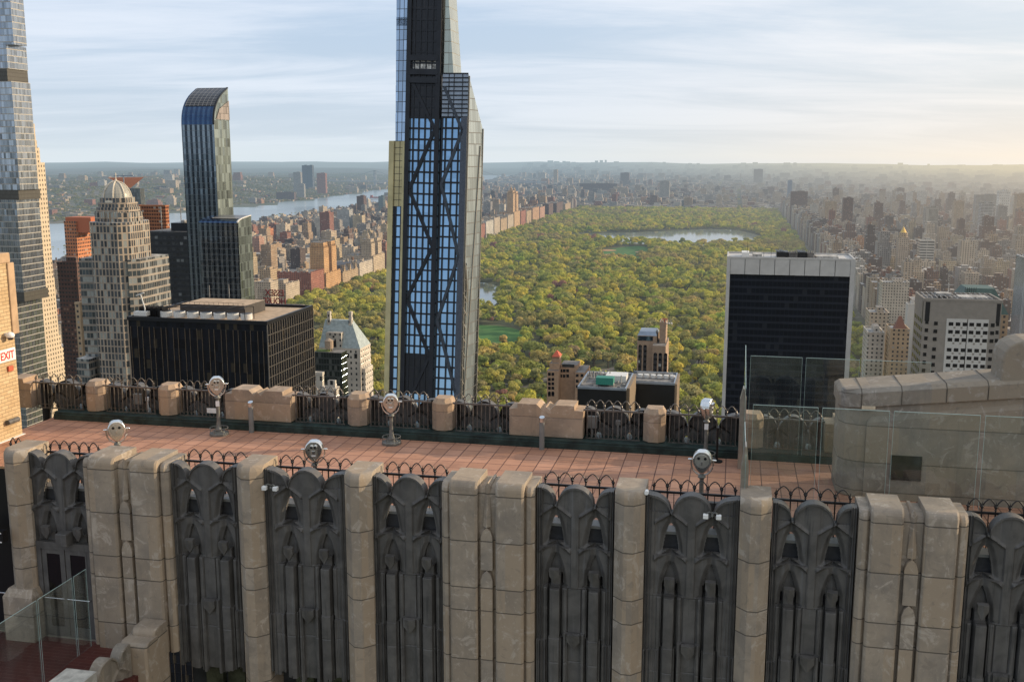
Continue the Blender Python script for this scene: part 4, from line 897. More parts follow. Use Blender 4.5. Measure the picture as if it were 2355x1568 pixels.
for i in range(9): xx = x0+1.9+(x1-x0-4.3)*i/8; b.box(xx-.12,y0+.1,z1-8.8,xx+.12,y0+.22,z1-.3)
b.build('panel_joints', m_blackmet, so_)
b = MB()
for q in ((x0,y0,x1,y0+.8),(x0,y1-.8,x1,y1),(x0,y0+.8,x0+.8,y1-.8),(x1-.8,y0+.8,x1,y1-.8)): b.box(q[0],q[1],z1,q[2],q[3],z1+.9)
b.build('parapet', m_marble, so_)
rr = random.Random(4)
for k, (xa, xb, mt, hh) in enumerate(((8,12,m_white_h,2.6),(14,19,m_rooftop,1.6),(27,33,m_blackmet,3.1),(33.5,38,m_roofgrey,2.6),(38.6,43,m_blackmet,3.0),(43.5,47,m_roofgrey,2.6),(48,60,m_rooftop,1.2))):
    b = MB(); b.box(x0+xa,y0+8,z1-.3,x0+xb,y0+20,z1+hh)
    if hh > 2.6 or 33 < xa < 44:
        for j in range(5): b.tube([(x0+xa+j,y0+7,z1+hh+.3),(x0+xa+j+rr.uniform(-1,1),y0+20,z1+hh+.5)], .22, 5)
        for j in range(7): b.box(x0+xa+.2,y0+7.9,z1+.3+j*.5,x0+xb-.2,y0+7.98,z1+.45+j*.5)
    b.build('roof_machinery', mt, so_)
b = MB(); b.box(x0+.8,y0+.8,z1-.6,x1-.8,y1-.8,z1-.1); b.build('roof', m_rooftop, so_)
b = MB(); 
for xx, hh in ((x0+11,9),(x0+24,5),(x0+20,3),(x0+29,4)): b.tube([(xx,y0+10,z1),(xx,y0+10,z1+hh)], .12, 4)
b.build('antennas', m_blackmet, so_)

# ---- checkered granite tower (right)
ck = thing('granite_tower', 'grey granite tower with square windows and a white checkered window field', 'office building', (115,575,0))
y0 = 560; x0, x1 = 95.9, 133.0; y1 = y0+27; z1 = 167.4
m_gran = simple('grey_granite', (.245,.22,.19), .75, haze=True, var=.08, scale=.3)
slab(ck, x0,y0,x1,y1,0,z1,m_gran,top=m_roofgrey)
b = MB()
for q in ((x0-.2,y0-.2,x1+.2,y0+.7),(x0-.2,y1-.7,x1+.2,y1+.2),(x0-.2,y0+.7,x0+.7,y1-.7),(x1-.7,y0+.7,x1+.2,y1-.7)): b.box(q[0],q[1],z1,q[2],q[3],z1+1.2)
b.build('parapet', m_gran, ck)
b = MB(); b.box(x0+.9,y0-.10,z1-10.5,x0+3.1,y0+.3,z1-.6); b.box(x1-2.3,y0-.10,z1-10.5,x1-.5,y0+.3,z1-.6); b.box(x0-.1,y0+1,z1-10.5,x0+.3,y0+3,z1-.6); b.build('black_corner_slots', m_blackmet, ck)
m_wblack = simple('black_window', (.008,.009,.012), .12, haze=True, var=.3)
m_wmarb = simple('white_checker_marble', (.50,.485,.45), .6, haze=True, var=.06)
W_ = x1-x0
for g0 in (.345,.610):                                   # two white checkered bays
    b = MB(); b.box(x0+W_*g0-1.3,y0-.14,0,x0+W_*g0+8.9,y0+.2,z1-8.9); b.build('checkered_bay', m_wmarb, ck)
nw = 0
b = MB()
for g0 in (.345,.610):
    for r in range(12):
        zc_ = z1-10.6-r*4.05-(1.2 if r > 2 else 0)-(1.2 if r > 6 else 0)
        for q in (0, 1): xx = x0+W_*(g0+.09*q)+2.2; b.box(xx,y0-.19,zc_-3.3,xx+.95,y0-.1,zc_-2.35)
b.build('checker_squares', m_gran, ck)
for r in range(12):
    zc_ = z1-10.6-r*4.05-(1.2 if r > 2 else 0)-(1.2 if r > 6 else 0)
    for j, sx_ in enumerate((.155,.345,.435,.525,.610,.70,.79,.885)):
        if nw >= 96: break
        b = MB(); xx = x0+W_*sx_; ww = 1.55 if j in (0,7) else 2.0; b.box(xx-.2,y0-.22,zc_-1.9,xx+ww,y0+.1,zc_-.1); b.build('window', m_wblack, ck); nw += 1
b = MB()
for r in range(26):
    zc_ = z1-12-r*4.2
    b.box(x0-.15,y0+1.2,zc_,x0+.1,y0+3.4,zc_+2); b.box(x0+1.3,y0-.16,zc_,x0+2.9,y0+.1,zc_+1.9); b.box(x1-2.0,y0-.16,zc_,x1-.6,y0+.1,zc_+1.9)
    for j in range(4): b.box(x0-.15,y0+6+j*5,zc_,x0+.1,y0+8.5+j*5,zc_+2)
o = b.build('side_windows', m_wblack, ck); o['kind'] = 'stuff'
b = MB()
for i in range(14): b.tube([(x0+2+i*2.4,y0+2,z1+1.2+.1*(i % 3)),(x0+2.5+i*2.4,y1-2,z1+1.4)], .22, 5)
b.box(x0+18,y0+6,z1,x0+32,y0+16,z1+1.6); b.box(x0+8,y0+12,z1+.9,x0+15,y0+20,z1+2.4)
b.tube([(x0+15,y0+20,z1),(x0+15,y0+20,z1+7)], .25, 5); b.tube([(x0+13,y0+20,z1+6),(x0+17.5,y0+20,z1+6)], .2, 5); b.build('roof_machinery', m_rooftop, ck)

# ---- domed tower with stepped crown
dt = thing('domed_tower', 'tall grey-tan office tower with stepped octagonal crown and pale ribbed dome', 'skyscraper', (-291,475,0))
m_dw = facade('tan_pier_wall', (.34,.275,.21), (.12,.14,.16), 1.9, 3.55, (.34,1.0), (.10,.93), .7, .15, wmetal=.5, vary=.95, bright=(.40,.42,.40), pb=.25, ox=.3)
m_db = facade('banded_wall', (.27,.235,.195), (.13,.16,.18), 1.7, 3.6, (.08,.96), (.26,.97), .7, .15, wmetal=.55, vary=.95, bright=(.40,.43,.43), pb=.22)
def octa(x, y, rx, ry=None, ch=.42): ry = ry or rx; return [(x-rx*(1-ch),y-ry),(x+rx*(1-ch),y-ry),(x+rx,y-ry*(1-ch)),(x+rx,y+ry*(1-ch)),(x+rx*(1-ch),y+ry),(x-rx*(1-ch),y+ry),(x-rx,y+ry*(1-ch)),(x-rx,y-ry*(1-ch))]
cx_, cy_ = atY(268,440,478).x, 478
zz = lambda v, Y=466: atY(268,v,Y).z
ww = lambda u0, u1, v=500, Y=470: (atY(u1,v,Y).x-atY(u0,v,Y).x)
MB().prism(octa(cx_+.6,cy_,11.0,14.0,.34),0,zz(512),0,top=1).build('shaft', [m_dw,m_rooftop], dt)
for k, (v, r_) in enumerate(((500,9.9),(488,9.0),(477,8.2),(466,7.4))): MB().prism(octa(cx_+.4,cy_,r_),zz(505)-2,zz(v)+2,0,top=1).build('crown_step', [m_dw,m_rooftop], dt)
b = MB(); n = 8
for k, (v, r_, pr) in enumerate(((505,11.9,10.2),)):
    for i in range(24): a = 2*PI*(i+.5)/24; b.box(cx_+pr*math.cos(a)-.5,cy_+pr*math.sin(a)-.5,zz(505)-2,cx_+pr*math.cos(a)+.5,cy_+pr*math.sin(a)+.5,zz(505)+3.5)
b.build('crown_finials', m_dw, dt)
zd = zz(463); rd = 7.2; b = MB(); b.lathe([(rd*math.cos(a*PI/2/8), zd+rd*1.28*math.sin(a*PI/2/8)) for a in range(9)], cx_, cy_, 24)
b.build('dome', glass_wall('dome_louvres', (.22,.23,.20), .3, .3, 40, .55, mull=(.45,.42,.36), mw=0, mh=.45, vary=.2), dt)
b = MB()
for i in range(8):
    a = 2*PI*i/8+.3; b.tube([(cx_+(rd+.15)*math.cos(q*PI/2/8)*math.cos(a),cy_+(rd+.15)*math.cos(q*PI/2/8)*math.sin(a),zd+(rd*1.28+.2)*math.sin(q*PI/2/8)) for q in range(9)], .38, 5)
b.lathe([(.7,zd+rd*1.25),(.8,zd+rd*1.36),(.3,zd+rd*1.45),(.12,zd+rd*1.9)], cx_, cy_, 10); b.lathe([(rd+.5,zd-1),(rd+.5,zd),(rd,zd+.3)], cx_, cy_, 24)
b.build('dome_ribs', simple('cream_ribs', (.58,.52,.42), .6, haze=True, var=.1), dt)
xb0 = atY(184,640,468).x; xb1 = cx_+14.2
b = MB(); b.prism([(xb0,468),(cx_-11,469),(cx_+9,469),(xb1-3,466),(xb1+1,471),(xb1+1,498),(xb0,498)],0,zz(603,455),0,top=1); b.build('lower_block', [m_db,m_rooftop], dt)
b = MB(); b.prism([(xb0-1.5,462),(cx_-11,461),(cx_-11,480),(xb0-1.5,480)],0,atY(215,838,450).z,0,top=1); b.build('base_block', [m_db,m_rooftop], dt)

# ---- the two curved-top glass towers
def swoop(name, label, u0, u1, v_top, v_crest, v_curve, ufar, vfar, Y0, mats):
    """glass tower whose south face curls back towards the top"""
    t = thing(name, label, 'skyscraper', (atY(u0,v_curve,Y0).x, Y0, 0), 'curved glass towers')
    xa = atY(u0,v_curve,Y0).x; xb = atY(u1,v_curve,Y0).x; yb = Y0+ufar
    zc_ = atY(u0,v_curve,Y0).z; zt_ = v_top; n = 10; prof = [(Y0,0),(Y0,zc_)]
    for fy_, fz2_ in ((.012,.12),(.04,.25),(.09,.37),(.16,.48),(.25,.58),(.37,.68),(.52,.78),(.68,.86),(.84,.93),(1,1)): prof.append((Y0+(yb-Y0)*fy_, zc_+(zt_-zc_)*fz2_))
    P = prof+[(yb,0)]
    b = MB(); m = len(P)
    vs = [(xa,y,z) for y, z in P]+[(xb,y,z) for y, z in P]
    fs = [(i,i+1,i+1+m,i+m) for i in range(m-1)]
    b.add(vs, fs[:1], 0); b.add(vs, fs[1:-1], 1); b.add(vs, [fs[-1]], 0); b.add(vs, [tuple(range(m,2*m))], 2); b.add(vs, [tuple(range(m-1,-1,-1))], 0)
    b.build('curtain_wall', mats, t); return t, xa, xb, yb, zc_, prof
m_strp = glass_wall('striped_blue_glass', (.22,.27,.32), .85, .08, 1.15, 3.3, mull=(.10,.12,.14), mw=.06, mh=.05, vary=.45, stripes=(3.1,.50,(.030,.040,.055)))
m_curve = glass_wall('deep_blue_curve', (.07,.12,.20), .9, .08, 1.15, 2.2, mull=(.03,.05,.09), mw=.05, mh=.05, vary=.35, stripes=(3.1,.50,(.035,.06,.12)))
m_pix = glass_wall('pixel_glass', (.36,.42,.39), .75, .16, 2.1, 5.0, mull=(.10,.13,.12), mw=.03, mh=.03, vary=1.0, wobble=.10)
t1, xa, xb, yb, zc_, pr1 = swoop('glass_skyscraper', 'taller curved-top blue glass tower with striped south face', 417, 492, 279, 0, 287, 19, 0, 560, [m_strp,m_curve,m_pix])
def band(t, xa, xb, prof, k0, k1, name, mat, off=.25):
    b = MB()
    for k in range(k0, k1): (y0_,z0_), (y1_,z1_) = prof[k], prof[k+1]; b.add([(xa,y0_-off,z0_+off),(xb,y0_-off,z0_+off),(xb,y1_-off,z1_+off),(xa,y1_-off,z1_+off)], [(0,1,2,3)])
    return b.build(name, mat, t)
band(t1, xa+1, xb-1, pr1, 5, 11, 'louvred_slope', glass_wall('slope_louvres', (.03,.03,.035), .3, .3, 2.6, 1.0, mull=(.30,.28,.26), mw=.10, mh=.18, vary=.7))
b = MB(); b.box(xb-6.5,565.5,pr1[4][1]-6,xb+.3,568.5,pr1[4][1]+8); 
b = MB(); yA, yB = 562, yb
b.hexa([(xb,yA+.5,zc_+3),(xb+.35,yA+.5,zc_+3),(xb+.35,yB,zc_+3),(xb,yB,zc_+3)],[(xb,yA+5,zc_+9),(xb+.35,yA+5,zc_+9),(xb+.35,yB,zc_+14),(xb,yB,zc_+14)]); b.build('crown_screen', glass_wall('crown_panels', (.35,.30,.27), .2, .4, 1.6, 4, mull=(.12,.11,.10), mw=.08, mh=.08, vary=.9), t1)
b = MB(); 
for k in range(1, 11): (y0_,z0_), (y1_,z1_) = pr1[k], pr1[k+1]; b.bar((xb-.2,y0_,z0_),(xb-.2,y1_,z1_), 1.0, .7, (0,-.5,.5))
b.build('edge_rib', m_blackmet, t1)
t2, xa2, xb2, yb2, zc2, pr2 = swoop('glass_skyscraper', 'lower curved-top blue glass tower standing before the taller one', 456, 547, 206, 0, 512, 17, 0, 545, [m_strp,m_curve,m_pix])
b = MB()
for k in range(1, 11): (y0_,z0_), (y1_,z1_) = pr2[k], pr2[k+1]; b.bar((xb2-.2,y0_,z0_),(xb2-.2,y1_,z1_), .8, .6, (0,-.5,.5))
b.build('edge_rib', m_white_h, t2)
band(t2, xb2-19, xb2-.8, pr2, 6, 11, 'louvred_slope', glass_wall('slope_louvres_low', (.08,.07,.06), .3, .3, 1.6, 1.2, mull=(.35,.33,.30), mw=.12, mh=.10, vary=.7))

# ---- black tower between dome and curved towers
bt = thing('black_tower', 'plain black apartment tower with rooftop antennas between the domed tower and the curved glass tower', 'skyscraper', (-300,540,0))
xa_ = atY(337,540,585).x; xb_ = atY(474,540,585).x; zb_ = atY(400,533,585).z
m_bt = facade('black_tower_wall', (.006,.007,.010), (.05,.055,.06), 2.8, 3.5, (.15,.85), (.20,.70), .4, .15, vary=1., bright=(.16,.17,.17), pb=.10)
slab(bt, xa_,585,xb_,612,0,zb_,m_bt,top=m_roofgrey)
b = MB(); b.box(xa_+14,590,zb_,xa_+27,602,zb_+5); b.build('roof_house', m_blackmet, bt)
b = MB(); b.tube([(xa_+9,588,zb_),(xa_+9,588,zb_+15)], .25, 5); b.tube([(xa_+20,592,zb_+4),(xa_+20,592,zb_+18)], .3, 5); b.lathe([(0,0),(1.6,0),(2.0,.8),(1.6,1.7),(0,2)], xa_+22, 592, 12); b.v = [(p[0],p[1],p[2] if p[2] > 10 else p[2]+zb_+5) for p in b.v]; b.build('antennas', m_rooftop, bt)
b = MB(); b.hexa([(xb_-8,587,zb_),(xb_-4,587,zb_),(xb_-4,591,zb_),(xb_-8,591,zb_)],[(xb_-8.5,587,zb_+4),(xb_-3,587,zb_+4.5),(xb_-3,591,zb_+4.5),(xb_-8.5,591,zb_+4)]); b.build('roof_unit', m_white_h, bt)

# ---- stepped glass supertall at the left edge
ct = thing('glass_skyscraper', 'pale mirrored supertall tower at the left edge with dark mechanical bands', 'skyscraper', (-465,600,0))
m_ct = glass_wall('silver_glass', (.40,.45,.51), .85, .10, 1.5, 3.9, mull=(.36,.34,.30), mw=.05, mh=.13, vary=.75, wobble=.05)
m_ctb = glass_wall('mechanical_band', (.09,.085,.07), .2, .4, .9, 2.4, mull=(.05,.045,.04), mw=.2, mh=.12, vary=.3)
yS = 580; XE = -441.0
tiers = [(-80,105,-438.6+1.5,90+5), (105,163,0,0)]
def tier(v0, v1, ucor, ufar, mat, name, Y0=580):
    vm = (v0+v1)/2; xe = atY(ucor,vm,Y0).x; far = atX(ufar,vm,xe).y; za = atY(ucor,v1,Y0).z; zb = atY(ucor,v0,Y0).z
    return slab(ct, -490,Y0,xe,far,za,zb,mat,name)
for v0, v1, uc, uf, mt, nm in ((-90,103,24,54,m_ct,'glass_tier'),(103,158,16,62,m_ct,'glass_tier'),(158,187,17,64,m_ctb,'mechanical_band'),(187,437,36,79,m_ct,'glass_tier'),(437,460,43,93,m_ctb,'mechanical_band'),(460,672,46,98,m_ct,'glass_tier'),(672,694,56,112,m_ctb,'mechanical_band'),(694,1250,62,119,m_ct,'glass_tier')):
    tier(v0, v1, uc, uf, mt, nm)
# ---- cream stepped tower behind it
cr = thing('stepped_tower', 'cream limestone apartment tower stepping down to the right of the mirrored tower', 'skyscraper', (-470,740,0))
m_cr = facade('cream_limestone', (.56,.46,.33), (.05,.045,.04), 3.1, 3.6, (.30,.66), (.26,.72), .8, .2, vary=.5, bright=(.2,.18,.15), pb=.05, wallvar=.08)
Xc = atY(60,700,700).x+3
for k, (v0, u) in enumerate(((285,81),(323,86),(340,92),(374,104),(637,128),(768,142),(790,170),(800,180))):
    vm = max(v0+40, 600) if k > 3 else v0+20; far = atX(u,vm,Xc).y; zt_ = atX(u,v0,Xc).z
    b = MB(); b.box(Xc-26+k*.3,700-k*.2,0,Xc+k*.02,far,zt_,0,top=1); b.build('setback_tier', [m_cr,m_rooftop], cr)
# ---- buildings between them
def block(name, label, u0, u1, vt, Y0, depth, wall, cat='building', group=None, roof=None, base=0, extra=None, tank=0, house=.35, ufar=None):
    p0, p1 = atY(u0,vt,Y0), atY(u1,vt,Y0); x0_, x1_, z_ = p0.x, p1.x, (p0.z+p1.z)/2
    if ufar: depth = atX(ufar, vt, x1_).y-Y0
    t = thing(name, label, cat, ((x0_+x1_)/2, Y0+depth/2, base), group)
    slab(t, x0_,Y0,x1_,Y0+depth,base,z_,wall,top=roof or m_rooftop)
    b = MB(); e = .6
    for q in ((x0_-.2,Y0-.2,x1_+.2,Y0+e),(x0_-.2,Y0+depth-e,x1_+.2,Y0+depth+.2),(x0_-.2,Y0+e,x0_+e,Y0+depth-e),(x1_-e,Y0+e,x1_+.2,Y0+depth-e)): b.box(q[0],q[1],z_,q[2],q[3],z_+1.3)
    b.build('parapet', wall, t)
    if house: w2 = (x1_-x0_)*house; xm = (x0_+x1_)/2+w2*.3; slab(t, xm-w2/2,Y0+depth*.3,xm+w2/2,Y0+depth*.8,z_,z_+4.5,wall,'roof_house',top=m_roofgrey)
    for i in range(tank): water_tank(t, x0_+(x1_-x0_)*(.2+.5*i), Y0+depth*.5, z_)
    return t, x0_, x1_, z_
def fw(name, wall, **k):
    a = dict(win=(.05,.055,.06), sx=3.4, sz=3.3, wx=(.28,.68), wz=(.28,.74), vary=.8, bright=(.30,.29,.26), pb=.10); a.update(k); return facade(name, wall, **a)
m_or = fw('orange_brick', (.50,.19,.08), sx=2.6, wx=(.2,.8)); m_br = fw('brown_brick', (.12,.065,.05), sx=2.4, sz=2.9, wx=(.1,.7), bright=(.3,.2,.15)); m_tan = fw('tan_brick', (.40,.29,.18)); m_beige = fw('beige_brick', (.44,.36,.27))
m_white_b = fw('white_brick', (.58,.54,.47), wx=(.15,.85)); m_redb = fw('red_brick', (.29,.11,.07)); m_grey_b = fw('grey_stone', (.30,.28,.25)); m_pink = fw('pinkish_brick', (.42,.24,.17))
t, *_ = block('apartment_tower', 'brown brick apartment tower with banded balconies left of the domed tower', 131, 176, 607, 640, 26, m_br, house=.5, ufar=188)
t, *_ = block('apartment_tower', 'orange brick apartment slab standing above the brown tower, river behind it', 147, 174, 512, 860, 30, m_or, ufar=215, house=0)
b = MB(); p = atY(147,500,860); b.box(p.x,862,p.z-14,p.x+26,880,p.z); b.build('roof_house', simple('plain_orange', (.42,.13,.06), .8, haze=True), t)
block('apartment_tower', 'small tan brick tower squeezed between brown tower and domed tower', 172, 183, 700, 560, 14, m_tan, ufar=190, house=0)
block('office_building', 'broad orange-brown office block with green glass base behind the domed tower', 316, 380, 476, 720, 40, fw('copper_grid', (.36,.13,.05), sx=2.0, sz=2.6, wx=(.1,.9), wz=(.2,.8), win=(.10,.03,.015)), ufar=388, house=0)
t, x0_, x1_, z_ = block('office_building', 'glass tower with folded rusty metal roof under a construction crane', 249, 322, 437, 1050, 30, glass_wall('construction_glass', (.20,.23,.24), .6, .2, 1.6, 4, vary=.7), ufar=332, house=0)
pts = [atY(247,409,1050), atY(331,408,1065), atY(300,433,1050), atY(285,425,1050)]
b = MB(); b.add([pts[0],pts[3],pts[2],pts[1],pts[0]+Vector((0,25,0)),pts[1]+Vector((0,25,0))], [(0,1,2),(0,2,3),(0,3,5,4)]); b.build('folded_roof', simple('rust_roof', (.26,.10,.05), .7, haze=True), t)
b = MB(); b.tube([pts[3],pts[3]+Vector((0,0,12))], .6, 4); b.tube([atY(262,405,1050),atY(307,404,1050)], .8, 4); b.build('crane', m_greymet, t)

# ---- green mansard hotel and its neighbours
mh = thing('mansard_hotel', 'cream brick hotel with steep pale green copper mansard roof and two chimneys', 'hotel', (-230,615,0))
y0 = 600; xa_, xb_ = atY(733,790,y0).x, atY(828,790,y0).x; ze = atY(780,800,y0).z; zr = atY(780,737,y0+6).z
m_cream = fw('cream_brick', (.50,.45,.38), sx=3.3, sz=3.5, wx=(.3,.62), wz=(.3,.72), pb=.03); yb_ = atX(840,800,xb_).y+10
slab(mh, xa_,y0,xb_,yb_,0,ze,m_cream)
m_cop = simple('green_copper_roof', (.30,.35,.35), .6, haze=True, var=.2, scale=.6)
ra, rb = atY(745,737,y0+6).x, atY(805,737,y0+6).x
b = MB(); b.hexa([(xa_,y0,ze),(xb_,y0,ze),(xb_,yb_,ze),(xa_,yb_,ze)],[(ra,y0+8,zr),(rb,y0+8,zr),(rb,yb_-8,zr),(ra,yb_-8,zr)]); b.build('roof', m_cop, mh)
for xx, vt in ((atY(755,737,y0+6).x,717),(rb-.2,716)): b = MB(); zt_ = atY(760,vt,y0+6).z; b.box(xx-1.0,y0+6.5,zr-6,xx+1.0,y0+9,zt_); b.build('chimney', m_cream, mh)
b = MB(); xm = (ra+rb)/2; b.box(xm-5,y0-.3,ze-1,xm+5,y0+8,ze+9.5); d_ = b.build('dormer', m_cream, mh); MB().box(xm-1.6,y0-.5,ze+.5,xm+1.6,y0-.2,ze+4.5).build('window', m_wblack, d_); MB().tube([(xm,y0-.5,ze+7),(xm,y0-.25,ze+7)], .7, 12).build('round_window', m_wblack, d_)
for i in range(5):
    b = MB(); xx = xa_+3+i*(xb_-xa_-6)/4; b.box(xx-.9,y0-.25,ze-6,xx+.9,y0+.1,ze-3.2); b.build('window', m_wblack, mh)
b = MB(); b.box(xb_,y0+2,0,xb_+2.2,yb_-3,ze-13); b.build('side_wing', m_cream, mh)
gb = thing('glass_office', 'small dark glass office block with rooftop planting in front of the mansard hotel', 'office building', (-212,530,0))
xa_, xb_ = atY(722,810,520).x, atY(785,810,520).x; zz_ = 135.8; yb_ = atX(798,810,xb_).y
slab(gb, xa_,520,xb_,yb_,0,zz_,facade('dark_office_glass2', (.03,.035,.035), (.03,.04,.042), 1.5, 3.4, (.06,.94), (.1,.85), .3, .1, wmetal=.5, bright=(.10,.11,.11), pb=.2),top=m_roofgrey)
b = MB(); b.box(xa_+1,521,zz_,xa_+8,526,zz_+.5); b.build('roof_lawn', simple('roof_grass', (.10,.14,.03), .9, haze=True), gb)
wt_ = water_tank(gb, atY(756,770,524).x, 524, zz_, 2.3, 4.2, simple('tank_tan', (.32,.24,.17), .8, haze=True), 1.5)
block('low_building', 'low white building with a window strip right of the black office block', 723, 741, 862, 470, 18, fw('white_low', (.55,.5,.42), sz=5), ufar=745, house=0)
block('low_building', 'low white rooftop seen behind the far railing below the mansard hotel', 738, 772, 898, 440, 12, fw('white_low2', (.5,.46,.40), sz=5), ufar=780, house=.5)

# ---- brick building with red pyramid roof
lb_ = thing('brick_building', 'tan brick building with arched windows and a small red pyramid roof', 'apartment building', (-100,655,0))
y0 = 640; m_tb = simple('tan_brick_wall', (.40,.26,.165), .85, haze=True, var=.12, scale=.6)
X_ = lambda u, v=850: atY(u,v,y0).x
Z_ = lambda v, u=1290: atY(u,v,y0).z
slab(lb_, X_(1258),y0,X_(1284),y0+16,0,Z_(853),m_tb,'left_wing',top=m_roofgrey); slab(lb_, X_(1262),y0+3,X_(1283),y0+14,Z_(853),Z_(838),m_tb,'upper_storey',top=m_roofgrey)
slab(lb_, X_(1267),y0+5,X_(1283.5),y0+13,Z_(838),Z_(824),m_tb,'tower_storey',top=m_roofgrey)
b = MB(); xa_, xb_ = X_(1266), X_(1284.5); zt_ = Z_(824); b.hexa([(xa_,y0+4,zt_),(xb_,y0+4,zt_),(xb_,y0+14,zt_),(xa_,y0+14,zt_)],[((xa_+xb_)/2-.1,y0+8.9,zt_+3.6),((xa_+xb_)/2+.1,y0+8.9,zt_+3.6),((xa_+xb_)/2+.1,y0+9.1,zt_+3.6),((xa_+xb_)/2-.1,y0+9.1,zt_+3.6)]); b.build('roof', simple('red_tile_roof', (.50,.10,.05), .7, haze=True), lb_)
slab(lb_, X_(1284),y0+9,X_(1322),y0+24,0,Z_(845),m_tb,'middle_wing',top=m_roofgrey); slab(lb_, X_(1322),y0+2,X_(1344),y0+26,0,Z_(856),m_tb,'right_wing',top=m_roofgrey)
b = MB(); b.box(X_(1288),y0+8.8,Z_(850),X_(1316),y0+9,Z_(843)+.0); b.build('attic_windows', m_darkglass, lb_)
for uu, vs_, yy in (((1261,1269),(860,872,882,892),0),((1285.5+2,1293+2,1301+2),(852,864),9),((1325,1336),(863,876,888),2)):
    for u_ in uu:
        for v_ in vs_:
            b = MB(); p = atY(u_+2.5,v_,y0+yy); b.box(p.x-.85,y0+yy-.12,p.z-1.0,p.x+.85,y0+yy+.1,p.z+.9); b.build('window', m_wblack, lb_)
for u_ in (1263.5,1271.5):
    p = atY(u_,905,y0); b = MB(); b.box(p.x-.9,y0-.12,p.z-1.6,p.x+.9,y0+.1,p.z+.6); b.tube([(p.x,y0-.12,p.z+.6),(p.x,y0+.05,p.z+.6)], .9, 14); b.build('arched_window', m_wblack, lb_)
# ---- black block with mechanical roofs
mb_ = thing('office_block', 'low black office block with busy grey rooftop machinery and a green tarp', 'office building', (-45,450,0))
xa_, xb_ = atY(1328,900,430).x, atY(1440,905,430).x; zt_ = 142.6
m_k = simple('black_panel_wall', (.008,.009,.011), .35, haze=True, var=.3, scale=.1); m_br_s = simple('bronze_pier', (.20,.15,.10), .6, haze=True)
slab(mb_, xa_,430,xb_,463,0,zt_,m_k,top=m_roofgrey); slab(mb_, xb_,433,xb_+1.2,462,0,zt_+.5,m_br_s,'side_wall')
xc0, xc1 = atY(1456,885,466).x, atY(1552,885,466).x; slab(mb_, xc0-2,466,xc1,490,0,138,m_k,'rear_wall',top=m_roofgrey); slab(mb_, xc1,466,xc1+1,490,0,138.6,m_br_s,'side_wall')
b = MB()
for q in ((xa_,430,xb_,430.5),(xa_,430.5,xa_+.6,463),(xb_-.6,430.5,xb_,463),(xa_,462.5,xb_,463)): b.box(q[0],q[1],zt_,q[2],q[3],zt_+1)
for q in ((xc0-2,466,xc1,466.5),(xc0-2,489.5,xc1,490),(xc1-.6,466.5,xc1,489.5)): b.box(q[0],q[1],138,q[2],q[3],139)
b.build('parapet', m_greymet, mb_)
b = MB(); b.box(xa_+7,436,zt_+.8,xa_+14.5,441,zt_+3.8); b.build('green_tarp', simple('green_tarp', (.03,.20,.15), .6, haze=True), mb_)
b = MB(); b.box(xa_+10,446,zt_,xa_+19,455,zt_+2.8); b.build('white_plant_house', m_white_h, mb_)
b = MB(); rr = random.Random(3)
for i in range(10): b.box(xa_+1.5+i*1.7,457,zt_,xa_+2.6+i*1.7,459,zt_+1.6)
for i in range(8): xx = xa_+2+rr.random()*18; yy = 432+rr.random()*25; b.tube([(xx,yy,zt_),(xx,yy,zt_+rr.uniform(2,4.5))], .22, 6)
for i in range(22): xx = xa_+1+rr.random()*(xb_-xa_-3); yy = 432+rr.random()*29; b.box(xx,yy,zt_,xx+rr.uniform(.5,2),yy+rr.uniform(.5,2),zt_+rr.uniform(.4,1.4))
b.build('roof_machinery', m_rooftop, mb_)
for i in range(6): b = MB(); b.cyl(xc0+2+i*3.0,480,138.1,139.6,1.25,16); b.build('cooling_fan', m_white_h, mb_)
b = MB(); b.box(xc0,470,138,xc1-2,471,138.7); b.box(xc0,486,138,xc1-2,486.6,139.2); b.build('roof_rail', m_rooftop, mb_)
# ---- tower with tall arched window bays
at_ = thing('arched_tower', 'slim dark apartment tower with tall arched window bays in tan stone before the park', 'apartment tower', (-42,665,0))
y0 = 650; xL, xM, xR = atY(1467,770,y0+12).x, atY(1500,820,y0).x, atY(1531,800,y0).x; zA, zB = atY(1485,770,y0+12).z, atY(1515,795,y0).z
m_tst = simple('tan_stone_pier', (.36,.25,.17), .8, haze=True, var=.12, scale=.5); dep = 32
slab(at_, xL,y0+9,xM+2,y0+30,0,zA,m_tst,'left_wing',top=m_roofgrey); slab(at_, xM,y0,xR,y0+dep,0,zB,m_tst,'right_wing',top=m_roofgrey)
zT = atY(1515,744,y0+14).z; slab(at_, xM+3.5,y0+10,xR-.8,y0+dep-6,zB,zT,m_tst,'upper_tower',top=m_roofgrey)
b = MB()
for q in ((xM+3.5,y0+10,xR-.8,y0+10.5),(xM+3.5,y0+10.5,xM+4,y0+dep-6),(xR-1.3,y0+10.5,xR-.8,y0+dep-6)): b.box(q[0],q[1],zT,q[2],q[3],zT+1.6)
b.build('parapet', m_tst, at_)
b = MB(); b.hexa([(xM+6,y0+16,zT),(xR-2,y0+16,zT),(xR-2,y0+23,zT),(xM+6,y0+23,zT)],[(xM+8,y0+18.5,zT+2.6),(xR-4,y0+18.5,zT+2.6),(xR-4,y0+20.5,zT+2.6),(xM+8,y0+20.5,zT+2.6)]); b.build('rusty_tank_roof', simple('rusty', (.28,.09,.04), .8, haze=True), at_)
b = MB()
for i in range(5): b.tube([(xM+4+i*1.6,y0+11,zT+1),(xM+4+i*1.6,y0+11,zT+3.2)], .12, 5); b.box(xM+4.5+i*1.5,y0+12,zT,xM+5.3+i*1.5,y0+14,zT+.9)
b.build('antennas', m_white_h, at_)
